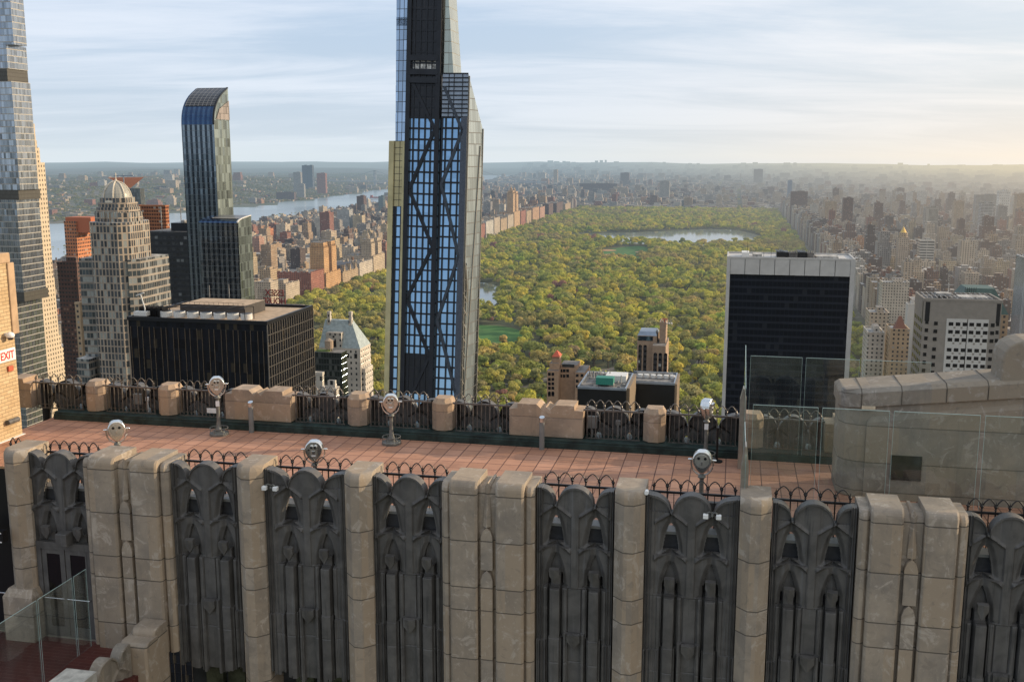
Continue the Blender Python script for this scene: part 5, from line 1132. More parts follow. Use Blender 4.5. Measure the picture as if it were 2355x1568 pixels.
m_bay = facade('bay_glass', (.035,.030,.030), (.010,.011,.014), 2., 3.4, (.1,.9), (.2,.7), .5, .1, vary=.6)
for xx, zz1, yy, ww2 in ((xL+1.9,zA-6,y0+9,2.1),(xL+5.0,zA-6,y0+9,2.1),(xM+1.9,zB-4.5,y0,2.2),(xM+5.1,zB-4.5,y0,2.2),(xM+8.3,zB-4.5,y0,2.2)):
    b = MB(); h2 = ww2/2; pts = [(-h2,0),(h2,0)]+[(h2*math.cos(a*PI/10), zz1-h2+h2*math.sin(a*PI/10)) for a in range(11)]; n = len(pts)
    b.add([(xx+p,yy-.12,q) for p, q in pts]+[(xx+p,yy+.2,q) for p, q in pts], [tuple(range(n))]+[(i,(i+1)%n,(i+1)%n+n,i+n) for i in range(n)]); b.build('arched_window_bay', m_bay, at_)
b = MB(); b.box(xL+.4,y0+8.85,zA-3.2,xM-.5,y0+9,zA-.4); b.build('top_windows', m_blueglass, at_)
b = MB(); b.hexa([(xL,y0+9,zA),(xM+2,y0+9,zA),(xM+2,y0+30,zA),(xL,y0+30,zA)],[(xL+1,y0+12,zA+2.2),(xM+1,y0+12,zA+2.2),(xM+1,y0+27,zA+2.2),(xL+1,y0+27,zA+2.2)]); b.build('slate_roof', m_greymet, at_)

# ---- roof sign seen from behind
es = thing('roof_sign', 'two-line roof sign in dark red letters read from behind above the black office block', 'sign', (-325,700,132))
m_rl = simple('dark_red_letters', (.20,.02,.015), .5, haze=True)
for tx, v in (('ESSEX', 674), ('HOUSE', 693)):
    p = atY(631.5, v, 700); letters(tx, 6.4, p, (PI/2,0,PI), m_rl, es, ext=.25, sx=.86)
b = MB(); p0, p1 = atY(609,710,700.6), atY(655,710,700.6); z0, z1_ = p0.z-8, atY(631,670,700).z
for i in range(9): xx = p0.x+(p1.x-p0.x)*i/8; b.box(xx-.1,700.5,z0,xx+.1,700.7,z1_)
for j in range(7): zz_ = z0+(z1_-z0)*j/6; b.box(p0.x,700.5,zz_-.08,p1.x,700.7,zz_+.08)
b.build('frame', m_darkmetal, es)
block('hotel', 'hotel block beneath the roof sign, mostly hidden behind the black office block', 590, 662, 716, 698, 30, m_tan, house=0)

# ---- green mansard tower behind the checkered tower, and the fluted edge tower
gm_ = thing('mansard_tower', 'tan tower with green copper mansard roof and scaffold behind the checkered tower', 'hotel', (165,720,0))
y0 = 700; xa_, xb_ = atY(2195,745,y0).x, atY(2318,745,y0).x; ze = atY(2250,722,y0).z; zr = atY(2250,664,y0+8).z
slab(gm_, xa_,y0,xb_,y0+40,0,ze,fw('tan_hotel', (.36,.26,.17)))
b = MB(); b.hexa([(xa_,y0,ze),(xb_,y0,ze),(xb_,y0+40,ze),(xa_,y0+40,ze)],[(xa_+8,y0+10,zr),(xb_-7,y0+10,zr),(xb_-7,y0+30,zr),(xa_+8,y0+30,zr)]); b.build('roof', simple('dark_green_copper', (.055,.10,.085), .6, haze=True, var=.2, scale=.3), gm_)
b = MB(); sx0 = atY(2218,700,y0-3).x; sx1 = atY(2243,700,y0-3).x
for i in range(6): b.box(sx0+(sx1-sx0)*i/5-.12,y0-2,ze-20,sx0+(sx1-sx0)*i/5+.12,y0-1.8,zr+2)
for j in range(14): b.box(sx0,y0-2.05,ze-20+j*2.7,sx1,y0-1.85,ze-19.75+j*2.7)
b.build('scaffold', m_blackmet, gm_)
block('fluted_tower', 'white and black fluted tower edge cut by the right side of the picture', 2378, 2440, 605, 650, 40, facade('fluted_white', (.60,.59,.57), (.02,.02,.025), 1.35, 400, (.45,1.), (0,1), .6, .2), house=0)
# ================================================================== LAND, WATER, CITY, TREES
RE = 14.8e6
def shore(y):                                   # west bank of the river
    return float(np.interp(y, [0,3400,4140,4810,5400,6890,7480,9700,14000,30000], [-2450,-2430,-2400,-2360,-2310,-2480,-2530,-3000,-4100,-9000]))
def bank(y):                                    # Manhattan bank
    return float(np.interp(y, [0,2240,3310,3720,4580,5240,5840,9680,14000,30000], [-1300,-1440,-1640,-1640,-1700,-1780,-1790,-2384,-2880,-6000]))
def hsh(x, y): return math.sin(x*.00071+1.3)*math.cos(y*.00053+.7)+.5*math.sin(x*.0019+y*.0013)+.3*math.sin(x*.0043-y*.0037+2)
def terrain(x, y):
    d = math.hypot(x, y); z = -d*d/RE
    w_ = shore(y)-x
    if w_ > 0 and y > -5000:
        t = min(1, w_/900); t = t*t*(3-2*t); z += t*((34+ (95 if y > 6500 else 40+55*max(0,(y-3500))/3000*1.0)*.55)*(.75+.25*hsh(x,y)))
        if 0 < w_ < 300: z += 0
    if d > 14000 and x < -2500: z += 70*min(1,(d-14000)/8000.)*max(0,math.sin(math.atan2(x,y)*9+2.2))
    if d > 14000:
        t = min(1, (d-14000)/9000.); z += t*(46+34*hsh(x*.55,y*.55)+14*math.sin(math.atan2(x,y)*23)+9*math.sin(math.atan2(x,y)*61))
        if d > 42000: z -= (d-42000)*.01
    return z
m_land, t = newmat('land')
P = t.new('ShaderNodeNewGeometry').outputs['Position']; n1 = t.noise(P, .004, 6, .65); n2 = t.noise(P, .03, 5, .7); n3 = t.noise(P, .0006, 4, .6)
c = t.mix(t.sm(n1, .38, .62), (.060,.075,.030), (.15,.13,.105)); c = t.mix(t.math('MULTIPLY', t.sm(n2, .5, .68), .6), c, (.30,.27,.23)); c = t.mix(t.math('MULTIPLY', t.sm(n3, .5, .6), .5), c, (.05,.07,.028))
finish(m_land, t, bsdf(t, c, .95), True)
rs = [0,200,500]+[500*1.13**k for k in range(1, 44)]; rs = [r for r in rs if r < 95000]; NA = 240
vs = [(0,0,-1)]; fs = []
for r in rs[1:]:
    for i in range(NA): a = 2*PI*i/NA; x, y = r*math.sin(a), r*math.cos(a); vs.append((x,y,terrain(x,y)-1.0))
for k in range(len(rs)-2):
    for i in range(NA): j = (i+1) % NA; fs.append((1+k*NA+i,1+k*NA+j,1+(k+1)*NA+j,1+(k+1)*NA+i)[::-1])
fs += [(0,1+i,1+(i+1) % NA)[::-1] for i in range(NA)]
b = MB(); b.add(vs, fs); struct(b.build('ground', m_land, smooth=True))
# finer sheet for the hills across the river
b = MB(); xs = [-9000+150*i for i in range(48)]; ys = [2500+200*i for i in range(60)]
vs = []; fs = []
for y in ys:
    for i in range(50): x = shore(y)-i*i*2.6-2; vs.append((x,y,terrain(x,y)+(.6 if i else -6)))
for k in range(len(ys)-1):
    for i in range(49): fs.append((k*50+i,k*50+i+1,(k+1)*50+i+1,(k+1)*50+i))
b.add(vs, fs); struct(b.build('hills', m_land, smooth=True))
def wmat(name, col, rough, bsc, bst, haze=True):
    m, t = newmat(name); P = t.new('ShaderNodeNewGeometry').outputs['Position']; q = t.vmath('MULTIPLY', P, (1,.35,1))
    n = t.noise(q, bsc, 5, .65); n2 = t.noise(q, bsc*.1, 4, .6, dist=1.)
    return finish(m, t, bsdf(t, t.mix(t.sm(n2, .4, .65), col, tuple(c*1.8 for c in col)), t.math('ADD', rough, t.math('MULTIPLY', n2, .12)), 0, .6, bump=n, bstr=bst, bdist=1., **{'IOR': 1.45}), haze)
m_river = wmat('river_water', (.20,.24,.25), .12, .02, .05); m_pond = wmat('pond_water', (.10,.11,.095), .03, .12, .006)
vs = []; ysr = [0,1000]+[1500+300*i for i in range(60)]+[20000,24000]
for y in ysr:
    for x in (shore(y)-40, (shore(y)+bank(y))/2, bank(y)): vs.append((x,y,-(x*x+y*y)/RE+.9))
fs = []
for k in range(len(ysr)-1):
    for i in (0,1): fs.append((k*3+i,k*3+i+1,(k+1)*3+i+1,(k+1)*3+i))
b = MB(); b.add(vs, fs); struct(b.build('river_water', m_river))
# the park
m_park = simple('park_ground', (.085,.085,.040), .95, haze=True, var=.5, scale=.02)
b = MB(); b.add([(-698,700,.3),(182,700,.3),(182,4700,.3),(-698,4700,.3)], [(0,1,2,3)]); struct(b.build('park_ground', m_park))
def blob(pts, z, n=8):                          # smooth closed outline through the points
    out = []; m = len(pts)
    for i in range(m):
        p0, p1, p2, p3 = (Vector(pts[(i+k-1) % m]+(0,)) for k in range(4))
        for k in range(n):
            s = k/n; q = .5*((2*p1)+(p2-p0)*s+(2*p0-5*p1+4*p2-p3)*s*s+(3*p1-p0-3*p2+p3)*s**3); out.append((q.x,q.y,z))
    return out
def sheet(name, pts, z, mat): o_ = blob(pts, z); b = MB(); b.add(o_, [tuple(range(len(o_)))]); struct(b.build(name, mat)); return [(p[0],p[1]) for p in o_]
g2 = lambda u, v: tuple(atZ(u, v, .5)[:2])
RES = sheet('reservoir_water', [g2(1300,545),g2(1390,554),g2(1480,561),g2(1600,567),g2(1700,564),g2(1752,556),g2(1748,543),g2(1700,531),g2(1640,527),g2(1560,530),g2(1480,534),g2(1400,536)], .6, m_pond)
LAK = sheet('lake_water', [g2(1085,652),g2(1120,651),g2(1150,662),g2(1152,680),g2(1136,702),g2(1090,712),g2(1060,705),g2(1045,664)], .6, m_pond)
PND = sheet('pond_water', [g2(1218,655+60),g2(1250,700),g2(1262,690),g2(1262,705),g2(1235,722)], .6, m_pond) if False else []
m_lawn = simple('lawn_grass', (.045,.13,.022), .95, haze=True, var=.22, scale=.03); m_clay = simple('clay_infield', (.45,.26,.13), .95, haze=True, var=.1)
SHM = sheet('meadow_lawn', [g2(1060,752),g2(1130,748),g2(1184,756),g2(1208,772),g2(1180,796),g2(1100,808),g2(1050,800)], .5, m_lawn)
GRL = sheet('ball_field_lawn', [g2(1380,580),g2(1420,570),g2(1475,566),g2(1496,576),g2(1488,590),g2(1440,596),g2(1395,594)], .5, m_lawn)
FL2 = sheet('clay_field', [g2(832,840),g2(870,836),g2(900,842),g2(880,858),g2(842,862)], .5, m_clay)
LW2 = sheet('small_lawn', [g2(1195,895),g2(1245,893),g2(1262,905),g2(1235,920),g2(1190,918)], .5, m_lawn)
for k, (u, v, r) in enumerate(((1398,576,22),(1402,587,26),(1478,580,20))):
    p = atZ(u, v, .5); b = MB(); b.add([(p.x+r*math.cos(2*PI*i/20),p.y+r*math.sin(2*PI*i/20),.9+k*.01) for i in range(20)], [tuple(range(20))]); struct(b.build('clay_infield', m_clay))
m_path = simple('park_path', (.24,.20,.16), .9, haze=True, var=.15, scale=.3)
for k, pl in enumerate((((1105,905),(1150,880),(1210,890),(1260,870),(1330,855),(1400,850),(1450,836)),((1190,735),(1230,720),(1290,735),(1330,760)),((1560,905),(1590,860),(1620,820),(1640,790)),((1120,700),(1160,712),(1200,705)))):
    q = [Vector(g2(*p)+(0,)) for p in pl]; vs = []
    for i, p in enumerate(q):
        d = (q[min(i+1,len(q)-1)]-q[max(i-1,0)]).normalized(); nn = Vector((-d.y,d.x,0))*5; vs += [(p.x+nn.x,p.y+nn.y,.42+.01*k),(p.x-nn.x,p.y-nn.y,.42+.01*k)]
    b = MB(); b.add(vs, [(2*i,2*i+1,2*i+3,2*i+2) for i in range(len(q)-1)]); struct(b.build('park_path', m_path))
    LW2 = LW2+[]
def inside(pts, x, y):
    r = False; n = len(pts); j = n-1
    for i in range(n):
        xi, yi = pts[i]; xj, yj = pts[j]
        if (yi > y) != (yj > y) and x < (xj-xi)*(y-yi)/(yj-yi)+xi: r = not r
        j = i
    return r

# ------------------------------------------------------------------ named buildings of the middle distance
SP = []                                          # footprints kept free, and landmarks the labels refer to
def special(name, label, short, u0, u1, vt, Y0, depth, wall, **k):
    r = block(name, label, u0, u1, vt, Y0, depth, wall, **k)
    SP.append((short, (u0+u1)/2, vt+20, r[1]-2, Y0-2, r[2]+2, Y0+depth+2)); return r
XE = -690.
def cpw(name, label, short, ua, ub, vt, vb, wall, depth=55, towers=(), roof=None, gables=False):
    """apartment house on the park's west side: its sunlit east front runs from ua to ub"""
    ya = atX(ua, vb, XE).y; yb = atX(ub, vb, XE).y; zt_ = atX(ub, vt, XE).z; zt_ = max(20, atX(ua, vt, XE).z)
    t = thing(name, label, 'apartment house', (XE-depth/2,(ya+yb)/2,0), 'apartment houses along the west side of the park')
    slab(t, XE-depth,ya,XE,yb,0,zt_,wall,top=m_roofgrey); L = yb-ya
    def notched(n_, l0, l1): return [(l0, zt_)]+[p for i in range(n_) for p in ((l0+(l1-l0)*(i+.2)/n_, zt_+.9),(l0+(l1-l0)*(i+.2)/n_, zt_+2.6),(l0+(l1-l0)*(i+.65)/n_, zt_+2.6),(l0+(l1-l0)*(i+.65)/n_, zt_+.9))]+[(l1, zt_)]
    for vertical in (0, 1):
        pr_ = notched(9, ya, yb) if vertical else notched(6, XE-depth, XE-1.3); n_ = len(pr_); b = MB()
        A_ = [((XE+.15,p,q) if vertical else (p,ya-.15,q)) for p, q in pr_]; B_ = [((XE-1.2,p,q) if vertical else (p,ya+1.2,q)) for p, q in pr_]
        b.add(A_+B_, [tuple(range(n_)), tuple(range(2*n_-1,n_-1,-1))]+[(i,(i+1)%n_,(i+1)%n_+n_,i+n_) for i in range(n_)]); b.build('roof_balustrade', wall, t)
    rr = random.Random(int(ua)); b = MB()
    for i in range(7): x = XE-6-rr.random()*(depth-16); y = ya+4+rr.random()*(L-12); b = MB(); b.box(x,y,zt_,x+rr.uniform(3,7),y+rr.uniform(3,6),zt_+rr.uniform(2.5,6)); b.build('roof_house', m_beige, t)
    water_tank(t, XE-depth*.5, ya+L*.6, zt_, 2.6, 5)
    for (fa, fb, vt2, dd, st) in towers:
        y0_, y1_ = ya+L*fa, ya+L*fb; z2 = atX(ua, vt2, XE-8).z; z2 = 240+(z2-240)*1.0
        x1_ = XE-5; b = MB(); b.box(x1_-dd,y0_,zt_,x1_,y1_,z2-9,0,top=1); b.box(x1_-dd+1.5,y0_+1.5,z2-9,x1_-1.5,y1_-1.5,z2,0,top=1)
        for i in range(6): b.box(x1_-dd+dd*i/6+.3,y0_-.3,z2-9,x1_-dd+dd*i/6+1.3,y0_+.8,z2-5.5)
        for i in range(5): b.box(x1_-.8,y0_+(y1_-y0_)*i/5+.3,z2-9,x1_+.3,y0_+(y1_-y0_)*i/5+1.4,z2-5.5)
        b.build('tower', [wall, m_roofgrey], t)
        if st: b = MB(); xm, ym = x1_-dd/2, (y0_+y1_)/2; b.cyl(xm,ym,z2,z2+7,4.2,10); b.cyl(xm,ym,z2+7,z2+12,3.2,10,r2=1.2); b.cyl(xm,ym,z2+12,z2+22,.5,6,r2=.1); b.build('lantern', wall, t)
    if gables:
        b = MB(); zr = zt_+13
        b.hexa([(XE-depth,ya,zt_),(XE,ya,zt_),(XE,yb,zt_),(XE-depth,yb,zt_)],[(XE-depth+8,ya+8,zr),(XE-8,ya+8,zr),(XE-8,yb-8,zr),(XE-depth+8,yb-8,zr)]); b.build('roof', simple('slate_mansard', (.05,.05,.06), .7, haze=True), t)
        for f in (.14,.5,.86):
            y = ya+L*f; b = MB(); b.add([(XE+.2,y-5,zt_),(XE+.2,y+5,zt_),(XE+.2,y,zr+1),(XE-9,y-5,zt_),(XE-9,y+5,zt_),(XE-9,y,zr+1)], [(0,1,2),(3,5,4),(0,2,5,3),(1,4,5,2)]); b.build('gable', m_tan, t)
    SP.append((short, (ua+ub)/2, vt+15, XE-depth-3, ya-2, XE+2, yb+2)); return t
cpw('apartment_house', 'beige stepped apartment house beside the curved glass tower, near the sign', 'the beige corner apartment house', 660, 692, 655, 737, m_beige, 60, ((.1,.5,641,16,False),))
cpw('apartment_house', 'dark red brick apartment house with light stone bands at the park corner', 'the dark red brick apartment house', 717, 747, 628, 695, m_redb, 62)
cpw('apartment_house', 'orange brick apartment house with two square towers above the park trees', 'the orange twin-towered house', 751, 785, 630, 676, fw('orange_tan_brick', (.50,.29,.13), sx=3.0, sz=3.1), 66, ((.08,.40,556,26,False),(.60,.92,556,26,False)))
cpw('apartment_house', 'gabled yellow apartment house with steep dark roof and tall dormers', 'the gabled dark-roofed house', 789, 825, 628, 664, m_tan, 58, gables=True)
cpw('apartment_house', 'cream ten-storey apartment house with balustraded roof between gabled and twin-lantern houses', 'the cream balustraded house', 828, 858, 606, 655, fw('cream_b2', (.50,.43,.35)), 60)
cpw('apartment_house', 'tan apartment house with two slim lantern-topped towers left of the glass skyscraper', 'the twin-lantern house', 860, 886, 590, 643, fw('tan_b2', (.46,.36,.25)), 62, ((.05,.36,548,22,True),(.62,.95,548,22,True)))
for k, (ua, ub, vt, vb, mt, lb_1, tw) in enumerate(((1098,1116,520,560,m_redb,'red brick',()),(1118,1135,511,553,m_white_b,'white',()),(1137,1150,503,546,m_beige,'beige',()),(1152,1166,505,540,m_tan,'yellow tan',()),(1168,1181,497,533,m_beige,'pale beige',()),(1183,1196,489,527,fw('orange_tan_b', (.48,.31,.17)),'orange tan',((.05,.40,438,20,True),(.60,.95,441,20,True))),(1198,1209,487,521,m_redb,'brown red',()),(1211,1222,487,516,m_tan,'tan',()),(1225,1240,480,511,fw('dull_orange', (.42,.25,.14)),'dull orange',()),(1242,1253,478,506,m_pink,'pink brick',()),(1262,1272,470,499,m_br,'dark brown',()),(1280,1294,468,497,m_br,'brown slab',()),(1300,1312,470,492,m_tan,'sandy',()))):
    cpw('apartment_house', lb_1+' park-side apartment house, '+('its two lantern towers right of the glass skyscraper' if tw else '%s in the row right of the glass skyscraper' % ['first','second','third','fourth','fifth','','seventh','eighth','ninth','tenth','eleventh','twelfth','thirteenth'][k]), 'the %s park-side house' % lb_1, ua, ub, vt, vb, mt, 50, tw)
S_ = special
S_('apartment_tower', 'white brick apartment slab rising above the roofs left of the twin-towered house', 'the white brick slab', 543, 0, 0, 0, 0, None) if False else None
for a in (
 ('apartment_tower','tall white balconied apartment slab left of the orange twin-towered house','the white balconied slab',694,727,588,1900,26,m_white_b),
 ('apartment_tower','dark half-built tower with red hoist in front of the white balconied slab','the dark unfinished tower',668,690,575,1750,24,fw('dark_brick',(.09,.06,.05))),
 ('apartment_tower','tan apartment tower right below the dark unfinished one','the small tan tower',690,700,608,1740,20,m_tan),
 ('apartment_tower','slender dark red tower rising high behind the orange twin-towered house','the slender dark red tower',735,757,490,2500,30,fw('dark_red',(.24,.10,.07))),
 ('apartment_tower','white tower with horizontal strips, right of the slender red tower','the white striped tower',775,803,483,2900,30,fw('strip_white',(.50,.49,.46),wx=(.05,.95))),
 ('apartment_tower','brown stepped tower with dark cap standing before the river','the brown capped tower',820,836,452,3500,30,m_br),
 ('apartment_tower','round grey-green glass tower by the river beside the skyscraper','the grey-green river tower',870,881,452,3700,22,glass_wall('teal_glass',(.20,.26,.27),.6,.2,2,3.4)),
 ('apartment_tower','orange and white apartment tower in the upper left of the west side blocks','the orange and white tower',598,618,527,2300,26,m_or),
 ('apartment_tower','white stepped tower above the left end of the west side blocks','the white stepped tower',572,600,545,2150,26,m_beige),
 ('apartment_tower','reddish brick tower nearest the curved glass tower','the reddish tower beside the glass',577,596,548,2050,24,m_pink),
 ('apartment_house','beige balconied apartment block directly above the roof sign','the beige balconied block',583,622,650,1400,26,m_beige),
 ('apartment_house','tan stepped apartment tower behind the roof sign','the tan tower behind the sign',596,622,622,1430,22,m_tan),
 ('office_tower','dark brown slab tower beyond the north-east corner of the park','the dark brown slab tower',1819,1858,442,3900,30,m_br),
 ('apartment_tower','tan striped tower in the right haze left of the dark stepped tower','the tan striped tower',1898,1925,466,3100,30,m_tan),
 ('apartment_tower','dark brown tower with stepped top in the hazy right','the dark stepped tower',1940,1963,457,2900,30,m_br),
 ('apartment_tower','first of four pale slab towers in the hazy distance at the right','the first pale slab',2033,2049,443,4300,24,m_white_b),
 ('apartment_tower','second of four pale slab towers in the hazy distance at the right','the second pale slab',2062,2078,443,4250,24,m_white_b),
 ('apartment_tower','third of four pale slab towers in the hazy distance at the right','the third pale slab',2087,2100,443,4200,24,m_white_b),
 ('apartment_tower','fourth of four pale slab towers in the hazy distance at the right','the fourth pale slab',2112,2132,441,4300,24,m_white_b),
 ('hotel','stone hotel tower with small gilded cap, right of the marble framed slab','the gold-capped hotel',2067,2092,548,1900,26,fw('hotel_tan',(.42,.33,.24))),
 ('apartment_tower','pale tower with vertical window strips in the right haze','the vertical striped tower',2130,2159,478,2600,34,fw('vert_white',(.44,.39,.32),sx=2.6,sz=30,wx=(.35,.8),wz=(0,.95))),
 ('office_building','white office block with horizontal black window bands','the white banded block',2117,2150,555,1900,30,fw('banded_white',(.55,.51,.44),sx=12,sz=4.6,wx=(.03,.97),wz=(.3,.75))),
 ('apartment_tower','round brown tower in the right haze','the round brown tower',2196,2218,464,3000,28,m_tan),
 ('apartment_tower','grey tower with white horizontal bands near the right edge','the white banded grey tower',2258,2286,468,2500,28,fw('band_grey',(.42,.40,.37),sx=9,wx=(.03,.97),wz=(.3,.7))),
 ('apartment_tower','dark wide tower behind the white banded grey tower','the wide dark tower',2246,2300,450,3200,34,m_grey_b),
 ('apartment_tower','tall white tower with arched crown openings at the right edge','the tall white arched tower',2299,2325,440,3000,28,fw('white_tall',(.62,.59,.52),sx=5,sz=7,wx=(.35,.6),wz=(.3,.6))),
 ('apartment_tower','tan tower cut by the right edge of the picture','the right edge tower',2340,2362,448,2900,30,m_tan),
 ('apartment_house','large cream apartment house stepping back on every upper floor','the big cream stepped house',2030,2092,652,1250,28,fw('cream_b3',(.50,.43,.34),sx=3)),
 ('hotel','tan hotel with steep reddish mansard tower before the cream apartment houses','the reddish mansard hotel',2048,2092,760,820,24,m_tan),
 ('apartment_house','white stone apartment block immediately right of the marble framed slab','the white block beside the slab',1996,2034,768,830,30,fw('white_b4',(.50,.45,.38))),
 ('apartment_house','pale stepped apartment house above the glass screens','the pale stepped house',2000,2045,722,950,28,m_beige),
 ('apartment_tower','plain white windowless block before the big cream stepped house','the plain white block',2088,2108,702,1150,14,simple('plain_white_wall',(.50,.47,.42),.8,haze=True)),
 ('office_tower','concrete tower with dark glass centre in the far middle distance','the dark-centred tower',1517,1540,417,5600,40,m_grey_b),
 ('office_tower','blue glass tower far beyond the park','the far blue glass tower',1812,1822,416,5600,30,glass_wall('blue_far',(.15,.24,.38),.6,.2,2,3.4)),
 ('apartment_tower','dark green slab at the far end of the park','the dark green slab',1568,1590,462,4950,24,fw('green_slab',(.06,.08,.09))),
 ('apartment_tower','dark twin-slab tower far away under the horizon','the far twin slab',1427,1447,398,8200,40,m_br),
 ('apartment_tower','isolated dark tower on the horizon right of centre','the isolated horizon tower',1734,1755,390,9500,60,m_br),
 ('apartment_tower','tall tan tower on the far ridge lit by the sun','the sunlit far tower',1273,1282,391,9000,40,m_tan),
 ('apartment_tower','pair of pale towers on the far ridge','the pale far towers',1237,1254,398,8800,40,m_white_b),
 ('apartment_tower','wide brown housing slabs in the far middle','the wide brown slabs',1333,1420,423,6600,30,m_br),
 ('hospital_building','grey-brown hospital towers near the bridge','the grey-brown hospital',1108,1136,428,6900,50,m_grey_b),
 ('apartment_tower','left of two tall dark twin towers across the river','the left twin tower',694,705,381,6600,26,fw('twin_blue',(.07,.09,.12),sx=6,sz=200,wx=(.4,.6),wz=(0,1))),
 ('apartment_tower','right of two tall dark twin towers across the river','the right twin tower',707,718,381,6600,26,fw('twin_blue2',(.07,.09,.12),sx=6,sz=200,wx=(.4,.6),wz=(0,1))),
 ('apartment_tower','pale slab tower left of the dark twin towers','the pale far slab',674,691,397,6100,26,m_grey_b),
 ('apartment_tower','red-brown slab right of the dark twin towers','the red-brown far slab',728,748,399,6200,26,m_redb),
 ('apartment_tower','grey shoreline tower left of the river','the grey shoreline tower',571,587,456,4950,20,m_grey_b),
 ('apartment_tower','dark shoreline slab across the river','the dark shoreline slab',635,676,443,5350,26,m_br),
 ('apartment_tower','brown tower standing above the shoreline slab','the brown shoreline tower',682,699,424,5600,20,m_grey_b),
 ('apartment_tower','tan tower on the far ridge left of the curved glass tower','the tan ridge tower',352,374,413,5600,24,m_tan),
 ('apartment_tower','white towers on the far ridge behind the cream stepped tower','the white ridge tower',376,396,402,5900,24,m_white_b),
 ('apartment_tower','red brick tower across the river left of the domed tower','the red far tower',206,224,421,5200,24,m_redb),
 ('apartment_tower','pale block across the river beside the red brick tower','the pale far block',224,240,416,5200,24,m_white_b),
):
    k = {}
    if a[7] and a[6] > 3000: k = dict(house=.4)
    S_(*a, **k)
# touches that make some of them recognisable
for s in SP:
    if s[0] == 'the gold-capped hotel':
        o = [x for x in C.objects if x.get('label', '').startswith('stone hotel tower')][0]; b = MB(); xm, ym = (s[3]+s[5])/2, (s[4]+s[6])/2; z0 = atY(2080,548,1900).z
        b.cyl(xm,ym,z0,z0+9,7,8); b.build('crown', m_tan, o); b = MB(); b.cyl(xm,ym,z0+9,z0+19,5.5,10,r2=.3); b.cyl(xm,ym,z0+19,z0+27,.3,5,r2=.1); b.build('gilded_cap', simple('gilt', (.55,.36,.10), .35, .8, haze=True), o)
    if s[0] == 'the reddish mansard hotel':
        o = [x for x in C.objects if x.get('label', '').startswith('tan hotel with steep')][0]; b = MB(); z0 = atY(2070,760,820).z; x0_, x1_ = atY(2058,760,820).x, atY(2086,760,820).x
        b.hexa([(x0_,822,z0),(x1_,822,z0),(x1_,832,z0),(x0_,832,z0)],[((x0_+x1_)/2-1,826.5,z0+10),((x0_+x1_)/2+1,826.5,z0+10),((x0_+x1_)/2+1,827.5,z0+10),((x0_+x1_)/2-1,827.5,z0+10)]); b.build('roof', simple('brown_red_roof', (.20,.09,.06), .8, haze=True), o)
# the museum on the park's east side and small park buildings
for (u0, u1, v, Y0, l) in ((1690,1775,573,2760,'long grey museum building with glass roofs among the park trees behind the marble slab'),(1528,1570,700,1800,'round white pavilion roof among the park trees')):
    p0, p1 = atY(u0,v,Y0), atY(u1,v,Y0); t = thing('museum_building' if u0 > 1600 else 'pavilion', l, 'building', ((p0.x+p1.x)/2,Y0,0)); b = MB()
    if u0 > 1600:
        b.box(p0.x,Y0,0,p1.x,Y0+60,p0.z); 
        for i in range(7): b.box(p0.x+5+i*13,Y0+5,p0.z,p0.x+13+i*13,Y0+25,p0.z+3.5)
        b.build('wall', m_white_b, t)
    else:
        xm = (p0.x+p1.x)/2; b.cyl(xm,Y0+12,0,p0.z,9,16); b.build('wall', m_tan, t); b = MB(); b.cyl(xm,Y0+12,p0.z,p0.z+2.5,11,20,r2=3); b.build('roof', m_white_h, t)

# ------------------------------------------------------------------ the ordinary blocks
m_city, t = newmat('city_wall')
G = t.new('ShaderNodeNewGeometry'); x, y, z = t.sep(G.outputs['Position']); nx, ny, nz = t.sep(G.outputs['True Normal']); at = t.new('ShaderNodeAttribute', attribute_name='col')
side = t.math('GREATER_THAN', t.math('ABSOLUTE', nx), .708); A = at.outputs['Alpha']
hh = t.math('ADD', t.math('MULTIPLY', x, t.math('SUBTRACT', 1, side)), t.math('MULTIPLY', y, side))
hs = t.math('DIVIDE', hh, t.math('ADD', 2.6, t.math('MULTIPLY', A, 1.8))); vs_ = t.math('DIVIDE', z, 3.3); fx = t.math('FRACT', hs); fz_ = t.math('FRACT', vs_)
mk = t.math('MULTIPLY', t.math('MULTIPLY', box_mask(t, fx, .24, .70), box_mask(t, fz_, .24, .76)), t.math('LESS_THAN', t.math('ABSOLUTE', nz), .4))
wn = t.new('ShaderNodeTexWhiteNoise'); t.l.new(t.comb(t.math('FLOOR', hs), t.math('FLOOR', vs_), side), wn.inputs['Vector'])
n = t.noise(G.outputs['Position'], .05, 4, .6); n2 = t.noise(G.outputs['Position'], .35, 4, .7)
wl = t.mix(t.sm(n, .3, .7), t.vmath('MULTIPLY', at.outputs['Color'], (.70,.69,.69)), t.vmath('MULTIPLY', at.outputs['Color'], (1.05,1.02,.97)))
wl = t.mix(t.math('MULTIPLY', t.math('MULTIPLY', t.sm(n2, .5, .62), t.math('GREATER_THAN', nz, .5)), .6), wl, (.42,.40,.37))
wc = t.mix(t.math('GREATER_THAN', wn.outputs[0], .86), (.045,.045,.05), (.32,.31,.28))
finish(m_city, t, bsdf(t, t.mix(mk, wl, wc), t.math('SUBTRACT', .85, t.math('MULTIPLY', mk, .5)), 0, .4), True)
PAL = [('beige',(.42,.34,.25)),('tan',(.38,.27,.17)),('red brick',(.27,.12,.08)),('brown',(.17,.105,.08)),('white',(.52,.48,.41)),('grey',(.28,.26,.24)),('pale yellow',(.47,.38,.25)),('dull orange',(.40,.22,.12)),('cream',(.50,.42,.32)),('dark brown',(.11,.08,.07))]
RF = [('pale',(.36,.34,.31)),('grey',(.18,.17,.16)),('dark',(.07,.065,.06)),('tan',(.33,.26,.19)),('whitish',(.52,.50,.47))]
rc = random.Random(21); cand = []
